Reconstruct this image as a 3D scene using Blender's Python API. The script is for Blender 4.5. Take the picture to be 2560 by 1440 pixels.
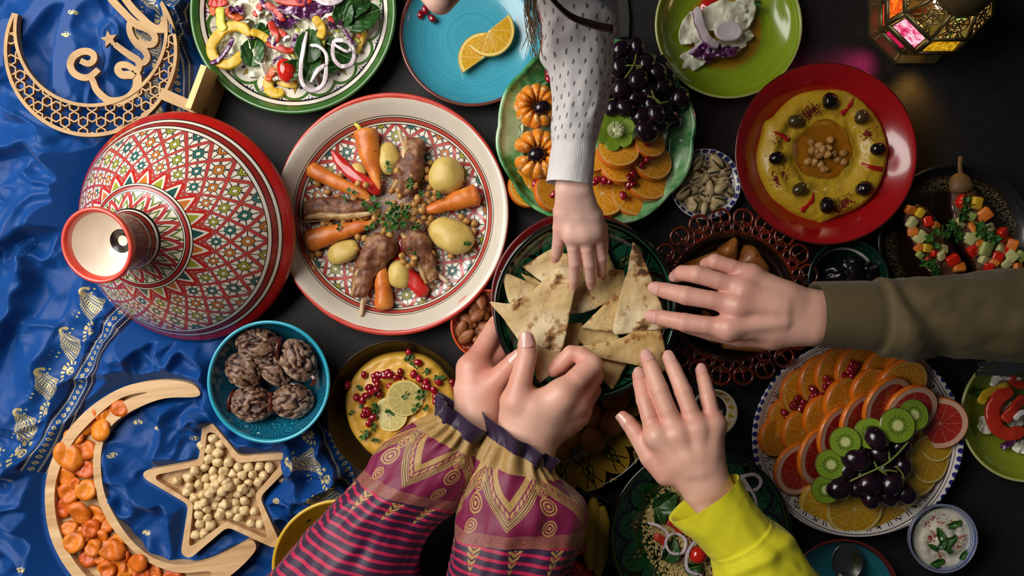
import bpy, bmesh, math, random
import numpy as np
from mathutils import Vector, Matrix, Euler, noise as mnoise

for o in list(bpy.data.objects):
    bpy.data.objects.remove(o, do_unlink=True)
SC = bpy.context.scene
COL = SC.collection
PI = math.pi

# ------------------------------------------------------------------ camera, light, exposure
DIST = 1.0            # camera height over the table top (m)
PXM = 0.0005          # metres per photo pixel on the table top
cam_data = bpy.data.cameras.new('camera')
cam_data.sensor_width = 36.0
cam_data.lens = 36.0 * DIST / (2560 * PXM)
cam_data.clip_start = 0.01
cam = bpy.data.objects.new('camera', cam_data)
COL.objects.link(cam)
cam.location = (0, 0, DIST)
cam.rotation_euler = (0, 0, 0)
SC.camera = cam

world = bpy.data.worlds.new('world')
SC.world = world
world.use_nodes = True
world.node_tree.nodes['Background'].inputs[0].default_value = (0.75, 0.85, 1.0, 1)
world.node_tree.nodes['Background'].inputs[1].default_value = 0.03

def area_light(name, loc, target, sx, sy, power, color):
    L = bpy.data.lights.new(name, 'AREA')
    L.shape = 'RECTANGLE'; L.size = sx; L.size_y = sy; L.energy = power; L.color = color
    o = bpy.data.objects.new(name, L); COL.objects.link(o)
    o.location = loc
    o.rotation_euler = (Vector(target) - Vector(loc)).to_track_quat('-Z', 'Y').to_euler()
    return o
area_light('window_daylight', (-1.04, 0.42, 1.06), (-0.78, 0.20, 0.0), 1.2, 1.2, 36, (1.0, 0.965, 0.91))

SC.view_settings.view_transform = 'Standard'
SC.view_settings.look = 'None'
SC.view_settings.gamma = 1.0
SC.view_settings.use_curve_mapping = False
SC.view_settings.exposure = 0.0

# ------------------------------------------------------------------ coordinates
def P(px, py, z=0.0):
    k = PXM * (1 - z / DIST)
    return Vector(((px - 1280) * k, (720 - py) * k, z))
def S(px, z=0.0):
    return px * PXM * (1 - z / DIST)
def zoom(x0, y0, s):
    return lambda X, Y: (x0 + X * s, y0 + Y * s)
A1 = zoom(0, 0, .27778); A2 = zoom(440, 0, .234375); A3 = zoom(880, 0, .29172); A4 = zoom(1240, 80, .34727)
A5 = zoom(1560, 0, .20833); A6 = zoom(2040, 0, .20833); A7 = zoom(1820, 140, .34722); A8 = zoom(2160, 360, .25)
B1 = zoom(120, 270, .41667); B2 = zoom(670, 220, .43755); B3 = zoom(1100, 420, .41667); B4 = zoom(1580, 480, .34713)
B5 = zoom(480, 760, .31943); B6 = zoom(0, 760, .4723); B7 = zoom(340, 1000, .30552); B8 = zoom(660, 960, .35156)
C1 = zoom(1360, 840, .41667); C2 = zoom(1860, 840, .36115); C3 = zoom(2240, 860, .40302); C4 = zoom(1600, 560, .375)
C5 = zoom(1120, 780, .31954); C7 = zoom(1340, 0, .52738); C8 = zoom(1960, 1240, .20313)

# ------------------------------------------------------------------ objects
def tag(o, label=None, cat=None, group=None, kind=None):
    if label: o['label'] = label
    if cat: o['category'] = cat
    if group: o['group'] = group
    if kind: o['kind'] = kind
    return o
def adopt(o, parent):
    if parent is not None:
        o.parent = parent
        o.matrix_parent_inverse = parent.matrix_basis.inverted()
    return o
def empty(name, loc=(0, 0, 0), rot=(0, 0, 0), label=None, cat=None, group=None, parent=None):
    o = bpy.data.objects.new(name, None); COL.objects.link(o)
    o.empty_display_size = .02
    o.location = loc; o.rotation_euler = rot
    adopt(o, parent)
    return tag(o, label, cat, group)
def obj(name, me, mat=None, loc=(0, 0, 0), rot=(0, 0, 0), scale=(1, 1, 1), parent=None, label=None, cat=None, group=None, kind=None):
    o = bpy.data.objects.new(name, me); COL.objects.link(o)
    if mat is not None:
        if len(me.materials) == 0: me.materials.append(mat)
        elif me.materials[0] != mat:
            o.material_slots[0].link = 'OBJECT'; o.material_slots[0].material = mat
    o.location = loc
    o.rotation_euler = rot
    o.scale = scale if hasattr(scale, '__len__') else (scale,) * 3
    adopt(o, parent)
    return tag(o, label, cat, group, kind)
def mesh(name, verts, faces, smooth=True, recalc=False):
    me = bpy.data.meshes.new(name)
    me.from_pydata([tuple(v) for v in verts], [], [tuple(f) for f in faces])
    if recalc:
        bm = bmesh.new(); bm.from_mesh(me)
        bmesh.ops.recalc_face_normals(bm, faces=bm.faces)
        bm.to_mesh(me); bm.free()
    if smooth: me.polygons.foreach_set('use_smooth', [True] * len(me.polygons))
    me.update()
    return me
def join_md(parts):
    V, F = [], []
    for v, f in parts:
        b = len(V); V.extend([tuple(q) for q in v]); F.extend([tuple(i + b for i in q) for q in f])
    return V, F
def xf(md, M):
    return [tuple(M @ Vector(v)) for v in md[0]], md[1]
def autosmooth(me, ang=40):
    """sharp edges above an angle"""
    bm = bmesh.new(); bm.from_mesh(me)
    for e in bm.edges:
        if len(e.link_faces) == 2 and e.calc_face_angle(0) > math.radians(ang): e.smooth = False
    bm.to_mesh(me); bm.free()
    return me

# ------------------------------------------------------------------ numpy value noise
_rs = np.random.RandomState(7)
_tab = _rs.rand(64, 64, 64).astype(np.float32)
def vnoise(p, seed=0):
    p = np.asarray(p, dtype=np.float64) + seed * 17.37
    i = np.floor(p).astype(int); f = p - i; f = f * f * (3 - 2 * f)
    def g(a, b, c): return _tab[(i[..., 0] + a) & 63, (i[..., 1] + b) & 63, (i[..., 2] + c) & 63]
    fx, fy, fz = f[..., 0], f[..., 1], f[..., 2]
    x00 = g(0, 0, 0) * (1 - fx) + g(1, 0, 0) * fx; x10 = g(0, 1, 0) * (1 - fx) + g(1, 1, 0) * fx
    x01 = g(0, 0, 1) * (1 - fx) + g(1, 0, 1) * fx; x11 = g(0, 1, 1) * (1 - fx) + g(1, 1, 1) * fx
    y0 = x00 * (1 - fy) + x10 * fy; y1 = x01 * (1 - fy) + x11 * fy
    return (y0 * (1 - fz) + y1 * fz) * 2 - 1
def fbm(p, oct=3, seed=0):
    p = np.asarray(p, dtype=np.float64); r = 0; a = 1
    for k in range(oct):
        r = r + a * vnoise(p * 2 ** k, seed + k); a *= .5
    return r
def nz(x, y, z, s=0):
    return mnoise.fractal(Vector((x + s * 7.31, y - s * 3.17, z + s * 1.93)), 1.0, 2.0, 3) * .9
def displace(me, amp, scale, seed=0, oct=3, ridged=False, axis=None):
    n = len(me.vertices); co = np.empty(n * 3); me.vertices.foreach_get('co', co); co = co.reshape(-1, 3)
    no = np.empty(n * 3); me.vertices.foreach_get('normal', no); no = no.reshape(-1, 3)
    d = fbm(co * scale, oct, seed)
    if ridged: d = 1 - 2 * np.abs(d)
    co = co + no * (amp * d)[:, None]
    me.vertices.foreach_set('co', co.ravel()); me.update()
    return me

# ------------------------------------------------------------------ mesh builders (return verts, faces)
def lathe(prof, seg=96, rmod=None, ex=1.0, ey=1.0):
    V, F, rings = [], [], []
    for i, (r, z) in enumerate(prof):
        if r < 1e-6:
            V.append((0, 0, z)); rings.append([len(V) - 1] * seg)
        else:
            ids = []
            for k in range(seg):
                a = 2 * PI * k / seg
                rr = r * (rmod(a, i) if rmod else 1)
                V.append((rr * ex * math.cos(a), rr * ey * math.sin(a), z)); ids.append(len(V) - 1)
            rings.append(ids)
    for A, B in zip(rings, rings[1:]):
        for k in range(seg):
            q = (A[k], A[(k + 1) % seg], B[(k + 1) % seg], B[k])
            q = tuple(dict.fromkeys(q))
            if len(q) >= 3: F.append(q)
    return V, F
def plate_prof(inner, t=.004, foot=None, foot_h=.003):
    """inner = [(r,z)...] from centre to rim; returns closed profile starting underneath"""
    R, H = inner[-1]
    foot = foot or inner[-1][0] * .5
    out = [(0, .001), (foot * .9, .001), (foot * .92, 0), (foot, 0), (foot * 1.02, foot_h)]
    for r, z in inner:
        if r > foot * 1.05 and r < R * .985: out.append((r + t * .35, max(z - t, foot_h * .6)))
    out += [(R, H - t * .7), (R + t * .32, H - t * .25), (R + t * .2, H + t * .05), (R - t * .1, H + t * .12), (R - t * .55, H - t * .02)]
    for r, z in reversed(inner[:-1]): out.append((r, z))
    return out
def catmull(pts, n=8, closed=False):
    pts = [np.array(p, dtype=float) for p in pts]; N = len(pts); out = []
    rng = range(N if closed else N - 1)
    for i in rng:
        if closed: p0, p1, p2, p3 = pts[i - 1], pts[i], pts[(i + 1) % N], pts[(i + 2) % N]
        else: p0, p1, p2, p3 = pts[max(i - 1, 0)], pts[i], pts[i + 1], pts[min(i + 2, N - 1)]
        for k in range(n):
            t = k / n
            out.append(.5 * ((2 * p1) + (-p0 + p2) * t + (2 * p0 - 5 * p1 + 4 * p2 - p3) * t * t + (-p0 + 3 * p1 - 3 * p2 + p3) * t ** 3))
    if not closed: out.append(pts[-1])
    return out
def tube(pts, rad, seg=10, closed=False, flat=1.0, up=(0, 0, 1), caps=True):
    """swept tube; rad scalar or list; flat scales the direction nearest to up"""
    pts = [np.array(p, dtype=float) for p in pts]; N = len(pts)
    if not hasattr(rad, '__len__'): rad = [rad] * N
    up = np.array(up, dtype=float); V, F = [], []
    for i in range(N):
        if closed: t = pts[(i + 1) % N] - pts[i - 1]
        else: t = pts[min(i + 1, N - 1)] - pts[max(i - 1, 0)]
        t = t / (np.linalg.norm(t) + 1e-12)
        s = np.cross(up, t); ls = np.linalg.norm(s)
        s = s / ls if ls > 1e-4 else np.array((1., 0, 0))
        u = np.cross(t, s)
        for k in range(seg):
            a = 2 * PI * k / seg
            V.append(pts[i] + rad[i] * (math.cos(a) * s + flat * math.sin(a) * u))
    M = N if closed else N - 1
    for i in range(M):
        j = (i + 1) % N
        for k in range(seg):
            l = (k + 1) % seg
            F.append((i * seg + k, i * seg + l, j * seg + l, j * seg + k))
    if not closed and caps:
        F.append(tuple(range(seg - 1, -1, -1))); F.append(tuple((N - 1) * seg + k for k in range(seg)))
    return V, F
def taper(n, prof):
    """interpolate prof [(t,r)...] on n samples"""
    ts, rs = zip(*prof)
    return list(np.interp(np.linspace(0, 1, n), ts, rs))
def patch(outline, rings, zf, thick, center=None, zedge=None):
    """star-shaped slab: outline list of (x,y) metres, zf(x,y,t)->z, thickness scalar or f(t)"""
    O = np.array([(p[0], p[1]) for p in outline], dtype=float); N = len(O)
    c = np.array(center if center is not None else O.mean(0))
    V = [(c[0], c[1], zf(c[0], c[1], 0.0))]; F = []
    for r in range(1, rings + 1):
        t = (r / rings)
        for p in O:
            q = c + (p - c) * t; V.append((q[0], q[1], zf(q[0], q[1], t)))
    for k in range(N): F.append((0, 1 + k, 1 + (k + 1) % N))
    for r in range(rings - 1):
        a = 1 + r * N; b = a + N
        for k in range(N):
            l = (k + 1) % N; F.append((a + k, b + k, b + l, a + l))
    nv = len(V)
    th = thick if callable(thick) else (lambda t: thick)
    tl = [0.0] + [r / rings for r in range(1, rings + 1) for _ in range(N)]
    V2 = [(v[0], v[1], v[2] - th(t)) for v, t in zip(V, tl)]
    F2 = [tuple(reversed([i + nv for i in f])) for f in F]
    a = 1 + (rings - 1) * N
    FS = [(a + k, a + k + nv, a + (k + 1) % N + nv, a + (k + 1) % N) for k in range(N)]
    return V + V2, F + F2 + FS
def sphere(sub=3, s=(1, 1, 1)):
    bm = bmesh.new(); bmesh.ops.create_icosphere(bm, subdivisions=sub, radius=1.0)
    V = [(v.co.x * s[0], v.co.y * s[1], v.co.z * s[2]) for v in bm.verts]
    F = [tuple(v.index for v in f.verts) for f in bm.faces]; bm.free()
    return V, F
def box(sx, sy, sz, bevel=0.0):
    bm = bmesh.new(); bmesh.ops.create_cube(bm, size=1)
    for v in bm.verts: v.co = Vector((v.co.x * sx, v.co.y * sy, v.co.z * sz))
    if bevel: bmesh.ops.bevel(bm, geom=bm.edges[:], offset=bevel, segments=2, affect='EDGES', profile=.5)
    bm.verts.index_update()
    V = [tuple(v.co) for v in bm.verts]; F = [tuple(v.index for v in f.verts) for f in bm.faces]; bm.free()
    return V, F
def loft(loops, close_start=False, close_end=False):
    V, F = [], []; N = len(loops[0])
    for L in loops: V.extend([tuple(p) for p in L])
    for i in range(len(loops) - 1):
        for k in range(N):
            l = (k + 1) % N; F.append((i * N + k, i * N + l, (i + 1) * N + l, (i + 1) * N + k))
    if close_start: F.append(tuple(range(N - 1, -1, -1)))
    if close_end: F.append(tuple((len(loops) - 1) * N + k for k in range(N)))
    return V, F
def outline_px(pts, z, n=6, closed=True):
    """smooth px outline -> world xy list"""
    return [tuple(P(p[0], p[1], z)[:2]) for p in catmull(pts, n, closed)]
def rough_outline(R, n=40, amp=.1, freq=2.0, seed=0, ex=1, ey=1, rot=0):
    out = []
    for k in range(n):
        a = 2 * PI * k / n
        r = R * (1 + amp * nz(math.cos(a) * freq, math.sin(a) * freq, seed * 3.1, seed))
        x, y = r * math.cos(a) * ex, r * math.sin(a) * ey
        out.append((x * math.cos(rot) - y * math.sin(rot), x * math.sin(rot) + y * math.cos(rot)))
    return out

# ------------------------------------------------------------------ signed-distance bodies -> surface nets
def smin(a, b, k):
    h = np.maximum(k - np.abs(a - b), 0) / k
    return np.minimum(a, b) - h * h * k * .25
class Grid:
    def __init__(s, lo, hi, h):
        s.lo = np.array(lo, dtype=np.float32); s.h = h
        n = np.ceil((np.array(hi) - s.lo) / h).astype(int) + 1
        ax = [s.lo[i] + h * np.arange(n[i], dtype=np.float32) for i in range(3)]
        s.X, s.Y, s.Z = np.meshgrid(*ax, indexing='ij')
    def cone(s, a, b, ra, rb):
        a = np.array(a, dtype=np.float32); b = np.array(b, dtype=np.float32); ab = b - a; L = max(float(ab @ ab), 1e-10)
        x, y, z = s.X - a[0], s.Y - a[1], s.Z - a[2]
        t = np.clip((x * ab[0] + y * ab[1] + z * ab[2]) / L, 0, 1)
        d = np.sqrt((x - t * ab[0]) ** 2 + (y - t * ab[1]) ** 2 + (z - t * ab[2]) ** 2)
        return d - (ra + (rb - ra) * t)
    def ell(s, c, r, M=None):
        x, y, z = s.X - c[0], s.Y - c[1], s.Z - c[2]
        if M is not None:
            M = np.array(M, dtype=np.float32)
            x, y, z = [M[0, i] * x + M[1, i] * y + M[2, i] * z for i in range(3)]
        k = np.sqrt((x / r[0]) ** 2 + (y / r[1]) ** 2 + (z / r[2]) ** 2)
        return (k - 1) * min(r)
    def net(s, f):
        f = f.astype(np.float32); S0 = f < 0
        n = np.array(f.shape) - 1
        def sl(a, A): return A[a[0]:a[0] + n[0], a[1]:a[1] + n[1], a[2]:a[2] + n[2]]
        cor = [(i, j, k) for i in (0, 1) for j in (0, 1) for k in (0, 1)]
        cnt = sum(sl(c, S0).astype(np.int8) for c in cor)
        cell = (cnt > 0) & (cnt < 8)
        I = np.argwhere(cell); idx = -np.ones(cell.shape, dtype=np.int64); idx[cell] = np.arange(len(I))
        acc = np.zeros((len(I), 3)); num = np.zeros(len(I))
        for c in cor:
            for ax in range(3):
                if c[ax] == 1: continue
                d = list(c); d[ax] = 1
                fa = f[I[:, 0] + c[0], I[:, 1] + c[1], I[:, 2] + c[2]]; fb = f[I[:, 0] + d[0], I[:, 1] + d[1], I[:, 2] + d[2]]
                m = (fa < 0) != (fb < 0); t = np.where(m, fa / np.where(fa - fb == 0, 1, fa - fb), 0)
                p = np.tile(np.array(c, dtype=float), (len(I), 1)); p[:, ax] += t
                acc[m] += p[m]; num[m] += 1
        V = s.lo + (I + acc / num[:, None]) * s.h
        Q = []
        for ax in range(3):
            b, c = [(1, 2), (2, 0), (0, 1)][ax]
            lo = [slice(None)] * 3; hi = [slice(None)] * 3
            lo[ax] = slice(0, -1); hi[ax] = slice(1, None)
            A, B = S0[tuple(lo)], S0[tuple(hi)]
            E = np.argwhere(A != B)
            E = E[(E[:, b] > 0) & (E[:, c] > 0) & (E[:, b] < n[b]) & (E[:, c] < n[c])]
            def cellid(db, dc):
                q = E.copy(); q[:, b] -= db; q[:, c] -= dc
                return idx[q[:, 0], q[:, 1], q[:, 2]]
            q = np.stack([cellid(1, 1), cellid(0, 1), cellid(0, 0), cellid(1, 0)], 1)
            inside = A[E[:, 0], E[:, 1], E[:, 2]]
            q[~inside] = q[~inside][:, ::-1]
            Q.append(q)
        return V, np.concatenate(Q)

# ------------------------------------------------------------------ node expressions
NT = None
class V_:
    def __init__(s, sock): s.s = sock
    def __add__(a, b): return m_('ADD', a, b)
    __radd__ = __add__
    def __sub__(a, b): return m_('SUBTRACT', a, b)
    def __rsub__(a, b): return m_('SUBTRACT', b, a)
    def __mul__(a, b): return m_('MULTIPLY', a, b)
    __rmul__ = __mul__
    def __truediv__(a, b): return m_('DIVIDE', a, b)
    def __rtruediv__(a, b): return m_('DIVIDE', b, a)
    def __neg__(a): return m_('MULTIPLY', a, -1)
def setin(sock, v):
    if isinstance(v, V_): NT.links.new(v.s, sock)
    elif isinstance(v, (tuple, list)):
        sock.default_value = tuple(v) + (1,) if (sock.type == 'RGBA' and len(v) == 3) else tuple(v)
    else: sock.default_value = v
def m_(op, *a, clamp=False):
    n = NT.nodes.new('ShaderNodeMath'); n.operation = op; n.use_clamp = clamp
    for i, v in enumerate(a): setin(n.inputs[i], v)
    return V_(n.outputs[0])
sin_ = lambda a: m_('SINE', a)
cos_ = lambda a: m_('COSINE', a)
abs_ = lambda a: m_('ABSOLUTE', a)
floor_ = lambda a: m_('FLOOR', a)
frac_ = lambda a: m_('FRACT', a)
sqrt_ = lambda a: m_('SQRT', a)
min_ = lambda a, b: m_('MINIMUM', a, b)
max_ = lambda a, b: m_('MAXIMUM', a, b)
atan2_ = lambda a, b: m_('ARCTAN2', a, b)
lt_ = lambda a, b: m_('LESS_THAN', a, b)
gt_ = lambda a, b: m_('GREATER_THAN', a, b)
pow_ = lambda a, b: m_('POWER', a, b)
log_ = lambda a: m_('LOGARITHM', a, math.e)
fmod_ = lambda a, b: m_('FLOORED_MODULO', a, b)
len2 = lambda x, y: sqrt_(x * x + y * y)
def in_(v, lo, hi): return gt_(v, lo) * lt_(v, hi)
def ss(lo, hi, v):
    n = NT.nodes.new('ShaderNodeMapRange'); n.interpolation_type = 'SMOOTHSTEP'
    setin(n.inputs[0], v); n.inputs[1].default_value = lo; n.inputs[2].default_value = hi
    return V_(n.outputs[0])
def or_(*a):
    r = a[0]
    for b in a[1:]: r = max_(r, b)
    return r
def mix(f, a, b):
    n = NT.nodes.new('ShaderNodeMix'); n.data_type = 'RGBA'
    setin(n.inputs[0], f); setin(n.inputs[6], a); setin(n.inputs[7], b)
    return V_(n.outputs[2])
def layers(base, *ls):
    for f, c in ls: base = mix(f, base, c)
    return base
def coord(kind='Object'):
    n = NT.nodes.new('ShaderNodeTexCoord'); return V_(n.outputs[kind])
def sep(v):
    n = NT.nodes.new('ShaderNodeSeparateXYZ'); NT.links.new(v.s, n.inputs[0]); return [V_(o) for o in n.outputs]
def comb(x, y, z=0.0):
    n = NT.nodes.new('ShaderNodeCombineXYZ')
    for i, v in enumerate((x, y, z)): setin(n.inputs[i], v)
    return V_(n.outputs[0])
def noise_(scale=5, detail=2, vec=None, rough=.5, dist=0.0, col=False):
    n = NT.nodes.new('ShaderNodeTexNoise'); n.inputs['Scale'].default_value = scale; n.inputs['Detail'].default_value = detail
    n.inputs['Roughness'].default_value = rough; n.inputs['Distortion'].default_value = dist
    NT.links.new((vec or coord()).s, n.inputs['Vector'])
    return V_(n.outputs[1 if col else 0])
def voro(scale=5, vec=None, feat='F1', rnd=1.0, out=0):
    n = NT.nodes.new('ShaderNodeTexVoronoi'); n.feature = feat; n.inputs['Scale'].default_value = scale
    n.inputs['Randomness'].default_value = rnd
    NT.links.new((vec or coord()).s, n.inputs['Vector'])
    return V_(n.outputs[out])
def attr(name):
    n = NT.nodes.new('ShaderNodeAttribute'); n.attribute_name = name; return V_(n.outputs['Fac'])
def rnd_obj():
    n = NT.nodes.new('ShaderNodeObjectInfo'); return V_(n.outputs['Random'])
def ramp(v, *stops):
    n = NT.nodes.new('ShaderNodeValToRGB'); setin(n.inputs[0], v)
    e = n.color_ramp.elements
    while len(e) < len(stops): e.new(.5)
    for el, (p, c) in zip(e, stops): el.position = p; el.color = tuple(c) + (1,)
    return V_(n.outputs[0])
def H(h):
    h = h.lstrip('#'); c = [int(h[i:i + 2], 16) / 255 for i in (0, 2, 4)]
    return tuple(x / 12.92 if x <= .04045 else ((x + .055) / 1.055) ** 2.4 for x in c)
def MAT(name, fn):
    """fn() -> dict(color, rough, metal, bump, bumpk, sss, coat, trans, emit, emits, spec, sheen)"""
    global NT
    m = bpy.data.materials.new(name); m.use_nodes = True
    NT = m.node_tree; NT.nodes.clear()
    d = fn()
    b = NT.nodes.new('ShaderNodeBsdfPrincipled'); o = NT.nodes.new('ShaderNodeOutputMaterial')
    NT.links.new(b.outputs[0], o.inputs[0])
    I = b.inputs
    setin(I['Base Color'], d.get('color', (.5, .5, .5)))
    setin(I['Roughness'], d.get('rough', .5))
    setin(I['Metallic'], d.get('metal', 0.0))
    setin(I['Specular IOR Level'], d.get('spec', .5))
    if 'sss' in d:
        setin(I['Subsurface Weight'], d['sss']); I['Subsurface Radius'].default_value = d.get('sssr', (1, .4, .25)); I['Subsurface Scale'].default_value = d.get('ssss', .004)
    if 'coat' in d: setin(I['Coat Weight'], d['coat']); I['Coat Roughness'].default_value = d.get('coatr', .08)
    if 'trans' in d: setin(I['Transmission Weight'], d['trans']); I['IOR'].default_value = d.get('ior', 1.45)
    if 'sheen' in d: setin(I['Sheen Weight'], d['sheen']); I['Sheen Roughness'].default_value = .4
    if 'emit' in d: setin(I['Emission Color'], d['emit']); setin(I['Emission Strength'], d.get('emits', 1.0))
    if 'aniso' in d: setin(I['Anisotropic'], d['aniso'])
    if 'bump' in d:
        n = NT.nodes.new('ShaderNodeBump'); n.inputs['Strength'].default_value = d.get('bumpk', .5); n.inputs['Distance'].default_value = d.get('bumpd', .001)
        setin(n.inputs['Height'], d['bump']); NT.links.new(n.outputs[0], I['Normal'])
    return m
def polar():
    x, y, z = sep(coord()); return len2(x, y), atan2_(y, x), x, y, z
# ================================================================== materials
def glaze(color, rough=.22, coat=.3, **k):
    return dict(color=color, rough=rough, coat=coat, **k)
CREAM = H('e6dccb'); INK = H('17120f'); REDG = H('b5251c')

def tag_pattern(r, a, N, seed=0.0):
    """lattice of red curved bands with stitched squares, in polar coordinates"""
    k = N / (2 * PI)
    lr = log_(r)
    u = (a + lr) * k + .5 + seed; v = (a - lr) * k + .5 + seed
    fu = abs_(frac_(u) - .5); fv = abs_(frac_(v) - .5)
    su = frac_(u) - .5; sv = frac_(v) - .5
    m = max_(fu, fv)
    idx = fmod_(floor_(v), 3.0)
    c = mix(lt_(idx, .5), H('c8742e'), H('9a9c2c')); c = mix(gt_(idx, 1.5), c, H('2d6a64'))
    ast = or_(lt_(fu, .022), lt_(fv, .022), lt_(abs_(su - sv), .032), lt_(abs_(su + sv), .032)) * in_(m, .2, .41)
    near = min_(abs_(abs_(su - sv) - .34), abs_(abs_(su + sv) - .34))
    ast = or_(ast, lt_(near, .022) * in_(m, .2, .41))
    red = mix(noise_(90, 2), H('a12b28'), H('c4504a'))
    col = layers(CREAM, (ast, INK), (in_(m, .10, .215), c), (or_(in_(m, .205, .235), in_(m, .085, .11)), INK),
                 (gt_(m, .415), INK), (gt_(m, .43), red))
    return col
def mat_lid():
    r, a, x, y, z = polar()
    col = tag_pattern(r, a, 22)
    # pointed leaves just outside the collar
    N = 22 / (2 * PI)
    t = abs_(frac_(a * N) - .5) * 2
    tri = lt_(t, (0.0715 - r) * (1 / .0155)) * gt_(r, .0555)
    tri2 = lt_(t, (0.0675 - r) * (1 / .0155)) * gt_(r, .0555)
    ci = fmod_(floor_(a * N), 3.0)
    tc = mix(lt_(ci, .5), H('c8742e'), H('9a9c2c')); tc = mix(gt_(ci, 1.5), tc, H('23554f'))
    col = layers(col, (in_(r, .0555, .0735) * lt_(t, (0.0775 - r) * (1 / .0155)), REDG), (tri, CREAM), (tri2, tc))
    # collar and inner zigzag
    zz = abs_(frac_(a * (13 / (2 * PI))) - .5) * 2
    rr = (r - .031) * (1 / .019)
    zig = abs_(rr - zz)
    cin = layers(CREAM, (lt_(abs_(frac_(a * 13 / PI) - .5), .06), INK), (lt_(abs_(zig - .45), .05), INK), (in_(zig, .45, .6), H('7f8f3a')), (lt_(zig, .2), H('b03a34')))
    col = layers(col, (lt_(r, .0585), INK), (lt_(r, .0578), CREAM), (lt_(r, .0563), INK), (lt_(r, .0553), H('a52a24')), (lt_(r, .0525), INK), (lt_(r, .0515), CREAM), (lt_(r, .0505), INK), (lt_(r, .0497), cin))
    # neck bands
    col = layers(col, (gt_(z, .1135) * lt_(r, .045), INK), (in_(z, .1155, .1175) * lt_(r, .045), CREAM), (in_(z, .119, .123) * lt_(r, .045), H('8e221d')), (in_(z, .125, .1262) * lt_(r, .045), CREAM),
                 (gt_(z, .1265) * lt_(r, .045), H('6e241c')))
    # cup
    rs = len2(x - .006, y)
    cup = layers(H('efe3d2'), (lt_(r, .0125), INK), (lt_(r, .0055), H('f2e8d8')))
    inside = lt_(r, .034 - (.172 - z) * .28) * gt_(z, .126)
    rimc = gt_(z, .1645) * gt_(r, .0318)
    col = layers(col, (inside, cup), (rimc, mix(noise_(60, 3), H('b92a1f'), H('d8503a'))))
    # outer bands
    col = layers(col, (gt_(r, .1165), INK), (gt_(r, .1173), CREAM), (gt_(r, .1197), INK), (gt_(r, .1206), H('8e241f')), (gt_(r, .1242), INK), (gt_(r, .125), CREAM), (gt_(r, .1272), INK), (gt_(r, .1283), H('a8130d')))
    return glaze(col, rough=.3, coat=.5, bump=noise_(60, 3), bumpk=.12)
M_LID = MAT('painted lid ceramic', mat_lid)
def mat_tagine():
    r, a, x, y, z = polar()
    col = tag_pattern(r, a, 19, .3)
    red = mix(noise_(40, 3), H('a83a30'), H('c4574b'))
    col = layers(col, (gt_(r, .1135), INK), (gt_(r, .1143), CREAM), (gt_(r, .1160), INK), (gt_(r, .1168), red), (gt_(r, .1203), INK), (gt_(r, .1211), CREAM), (gt_(r, .1222), INK), (gt_(r, .1230), mix(noise_(30, 4), H('ddd2c2'), H('cbbfae'))),
                 (gt_(r, .1395 + noise_(25, 2) * .002), mix(noise_(50, 4), H('b8271d'), H('d0513f'))))
    return glaze(col, rough=.3, coat=.45, bump=noise_(50, 3), bumpk=.15)
M_TAGINE = MAT('painted tagine dish', mat_tagine)

def scallops(r, a, N, R, green, white, inner=.72, crad=.175, motif=True, dark=H('14301a'), blue=H('2a3478'), w=.022):
    """ring of painted arches with small flowers, r normalised by R"""
    q = r * (1 / R)
    f = (frac_(a * (N / (2 * PI))) - .5) * (2 * PI / N)       # local angle
    i = floor_(a * (N / (2 * PI)))
    X = q * sin_(f); Y = q * cos_(f) - inner                  # local frame, centre of the arch
    d = len2(X, Y)
    arch = lt_(abs_(d - crad), w)
    edge = lt_(abs_(d - crad - w * 1.15), .006)
    ins = lt_(d, crad - w)
    flower = lt_(abs_(X) * 3.2 + abs_(Y), .075)
    fl_o = lt_(abs_(X) * 3.2 + abs_(Y), .092)
    fc = mix(lt_(fmod_(i, 2.0), .5), H('caa036'), H('b9736f'))
    dots = or_(lt_(len2(abs_(X) - .058, Y - .02), .017), lt_(abs_(len2(abs_(X) - .075, Y + .025) - .02), .004))
    cell = len2(frac_(q * 34) - .5, frac_(a * 26) - .5)
    out_ = gt_(d, crad + w * 1.6) * gt_(q, inner + .02)
    col = layers(white, (out_ * lt_(cell, .36), blue), (arch, green), (edge, white))
    if motif: col = layers(col, (ins * fl_o, INK), (ins * flower, fc), (ins * dots, H('20264e')))
    return col, q
def mat_salad():
    r, a, x, y, z = polar()
    col, q = scallops(r, a, 18, .1225, H('3f6b2c'), H('ece5d8'), inner=.715, crad=.15, w=.018)
    col = layers(col, (lt_(q, .56), H('e9e2d4')), (in_(q, .545, .553), INK), (in_(q, .56, .566), INK), (gt_(q, .872), INK), (gt_(q, .89), H('ece5d8')), (gt_(q, .925), INK), (gt_(q, .935), mix(noise_(30, 3), H('2f5a24'), H('3d6d2e'))))
    return glaze(col, rough=.2, coat=.6)
M_SALADPLATE = MAT('green arch painted plate', mat_salad)
def rings_mat(c1, c2, edge, R, freq=330, centre=None, cr=.0, e0=.965, k=.8):
    def f():
        r, a, x, y, z = polar()
        n = noise_(freq, 3, comb(r * 1.0, 0.0, 0.0), .7)
        wob = noise_(14, 2)
        g = ss(.3, .75, n * k + wob * .35)
        col = mix(g, c1, c2)
        if centre is not None:
            col = mix(ss(cr + .004, cr - .004, r + (n - .5) * .006), col, mix(n, centre, tuple(v * .75 for v in centre)))
        col = layers(col, (gt_(r, R * e0), edge))
        return glaze(col, rough=.2, coat=.5)
    return f
M_TURQ = MAT('turquoise brushed glaze', rings_mat(H('2f86a0'), H('45a3b8'), H('6e3a32'), .0872))
M_TEAL = MAT('teal brushed glaze', rings_mat(H('1d6a78'), H('2b8590'), H('6b241f'), .068, e0=.95))
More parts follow.
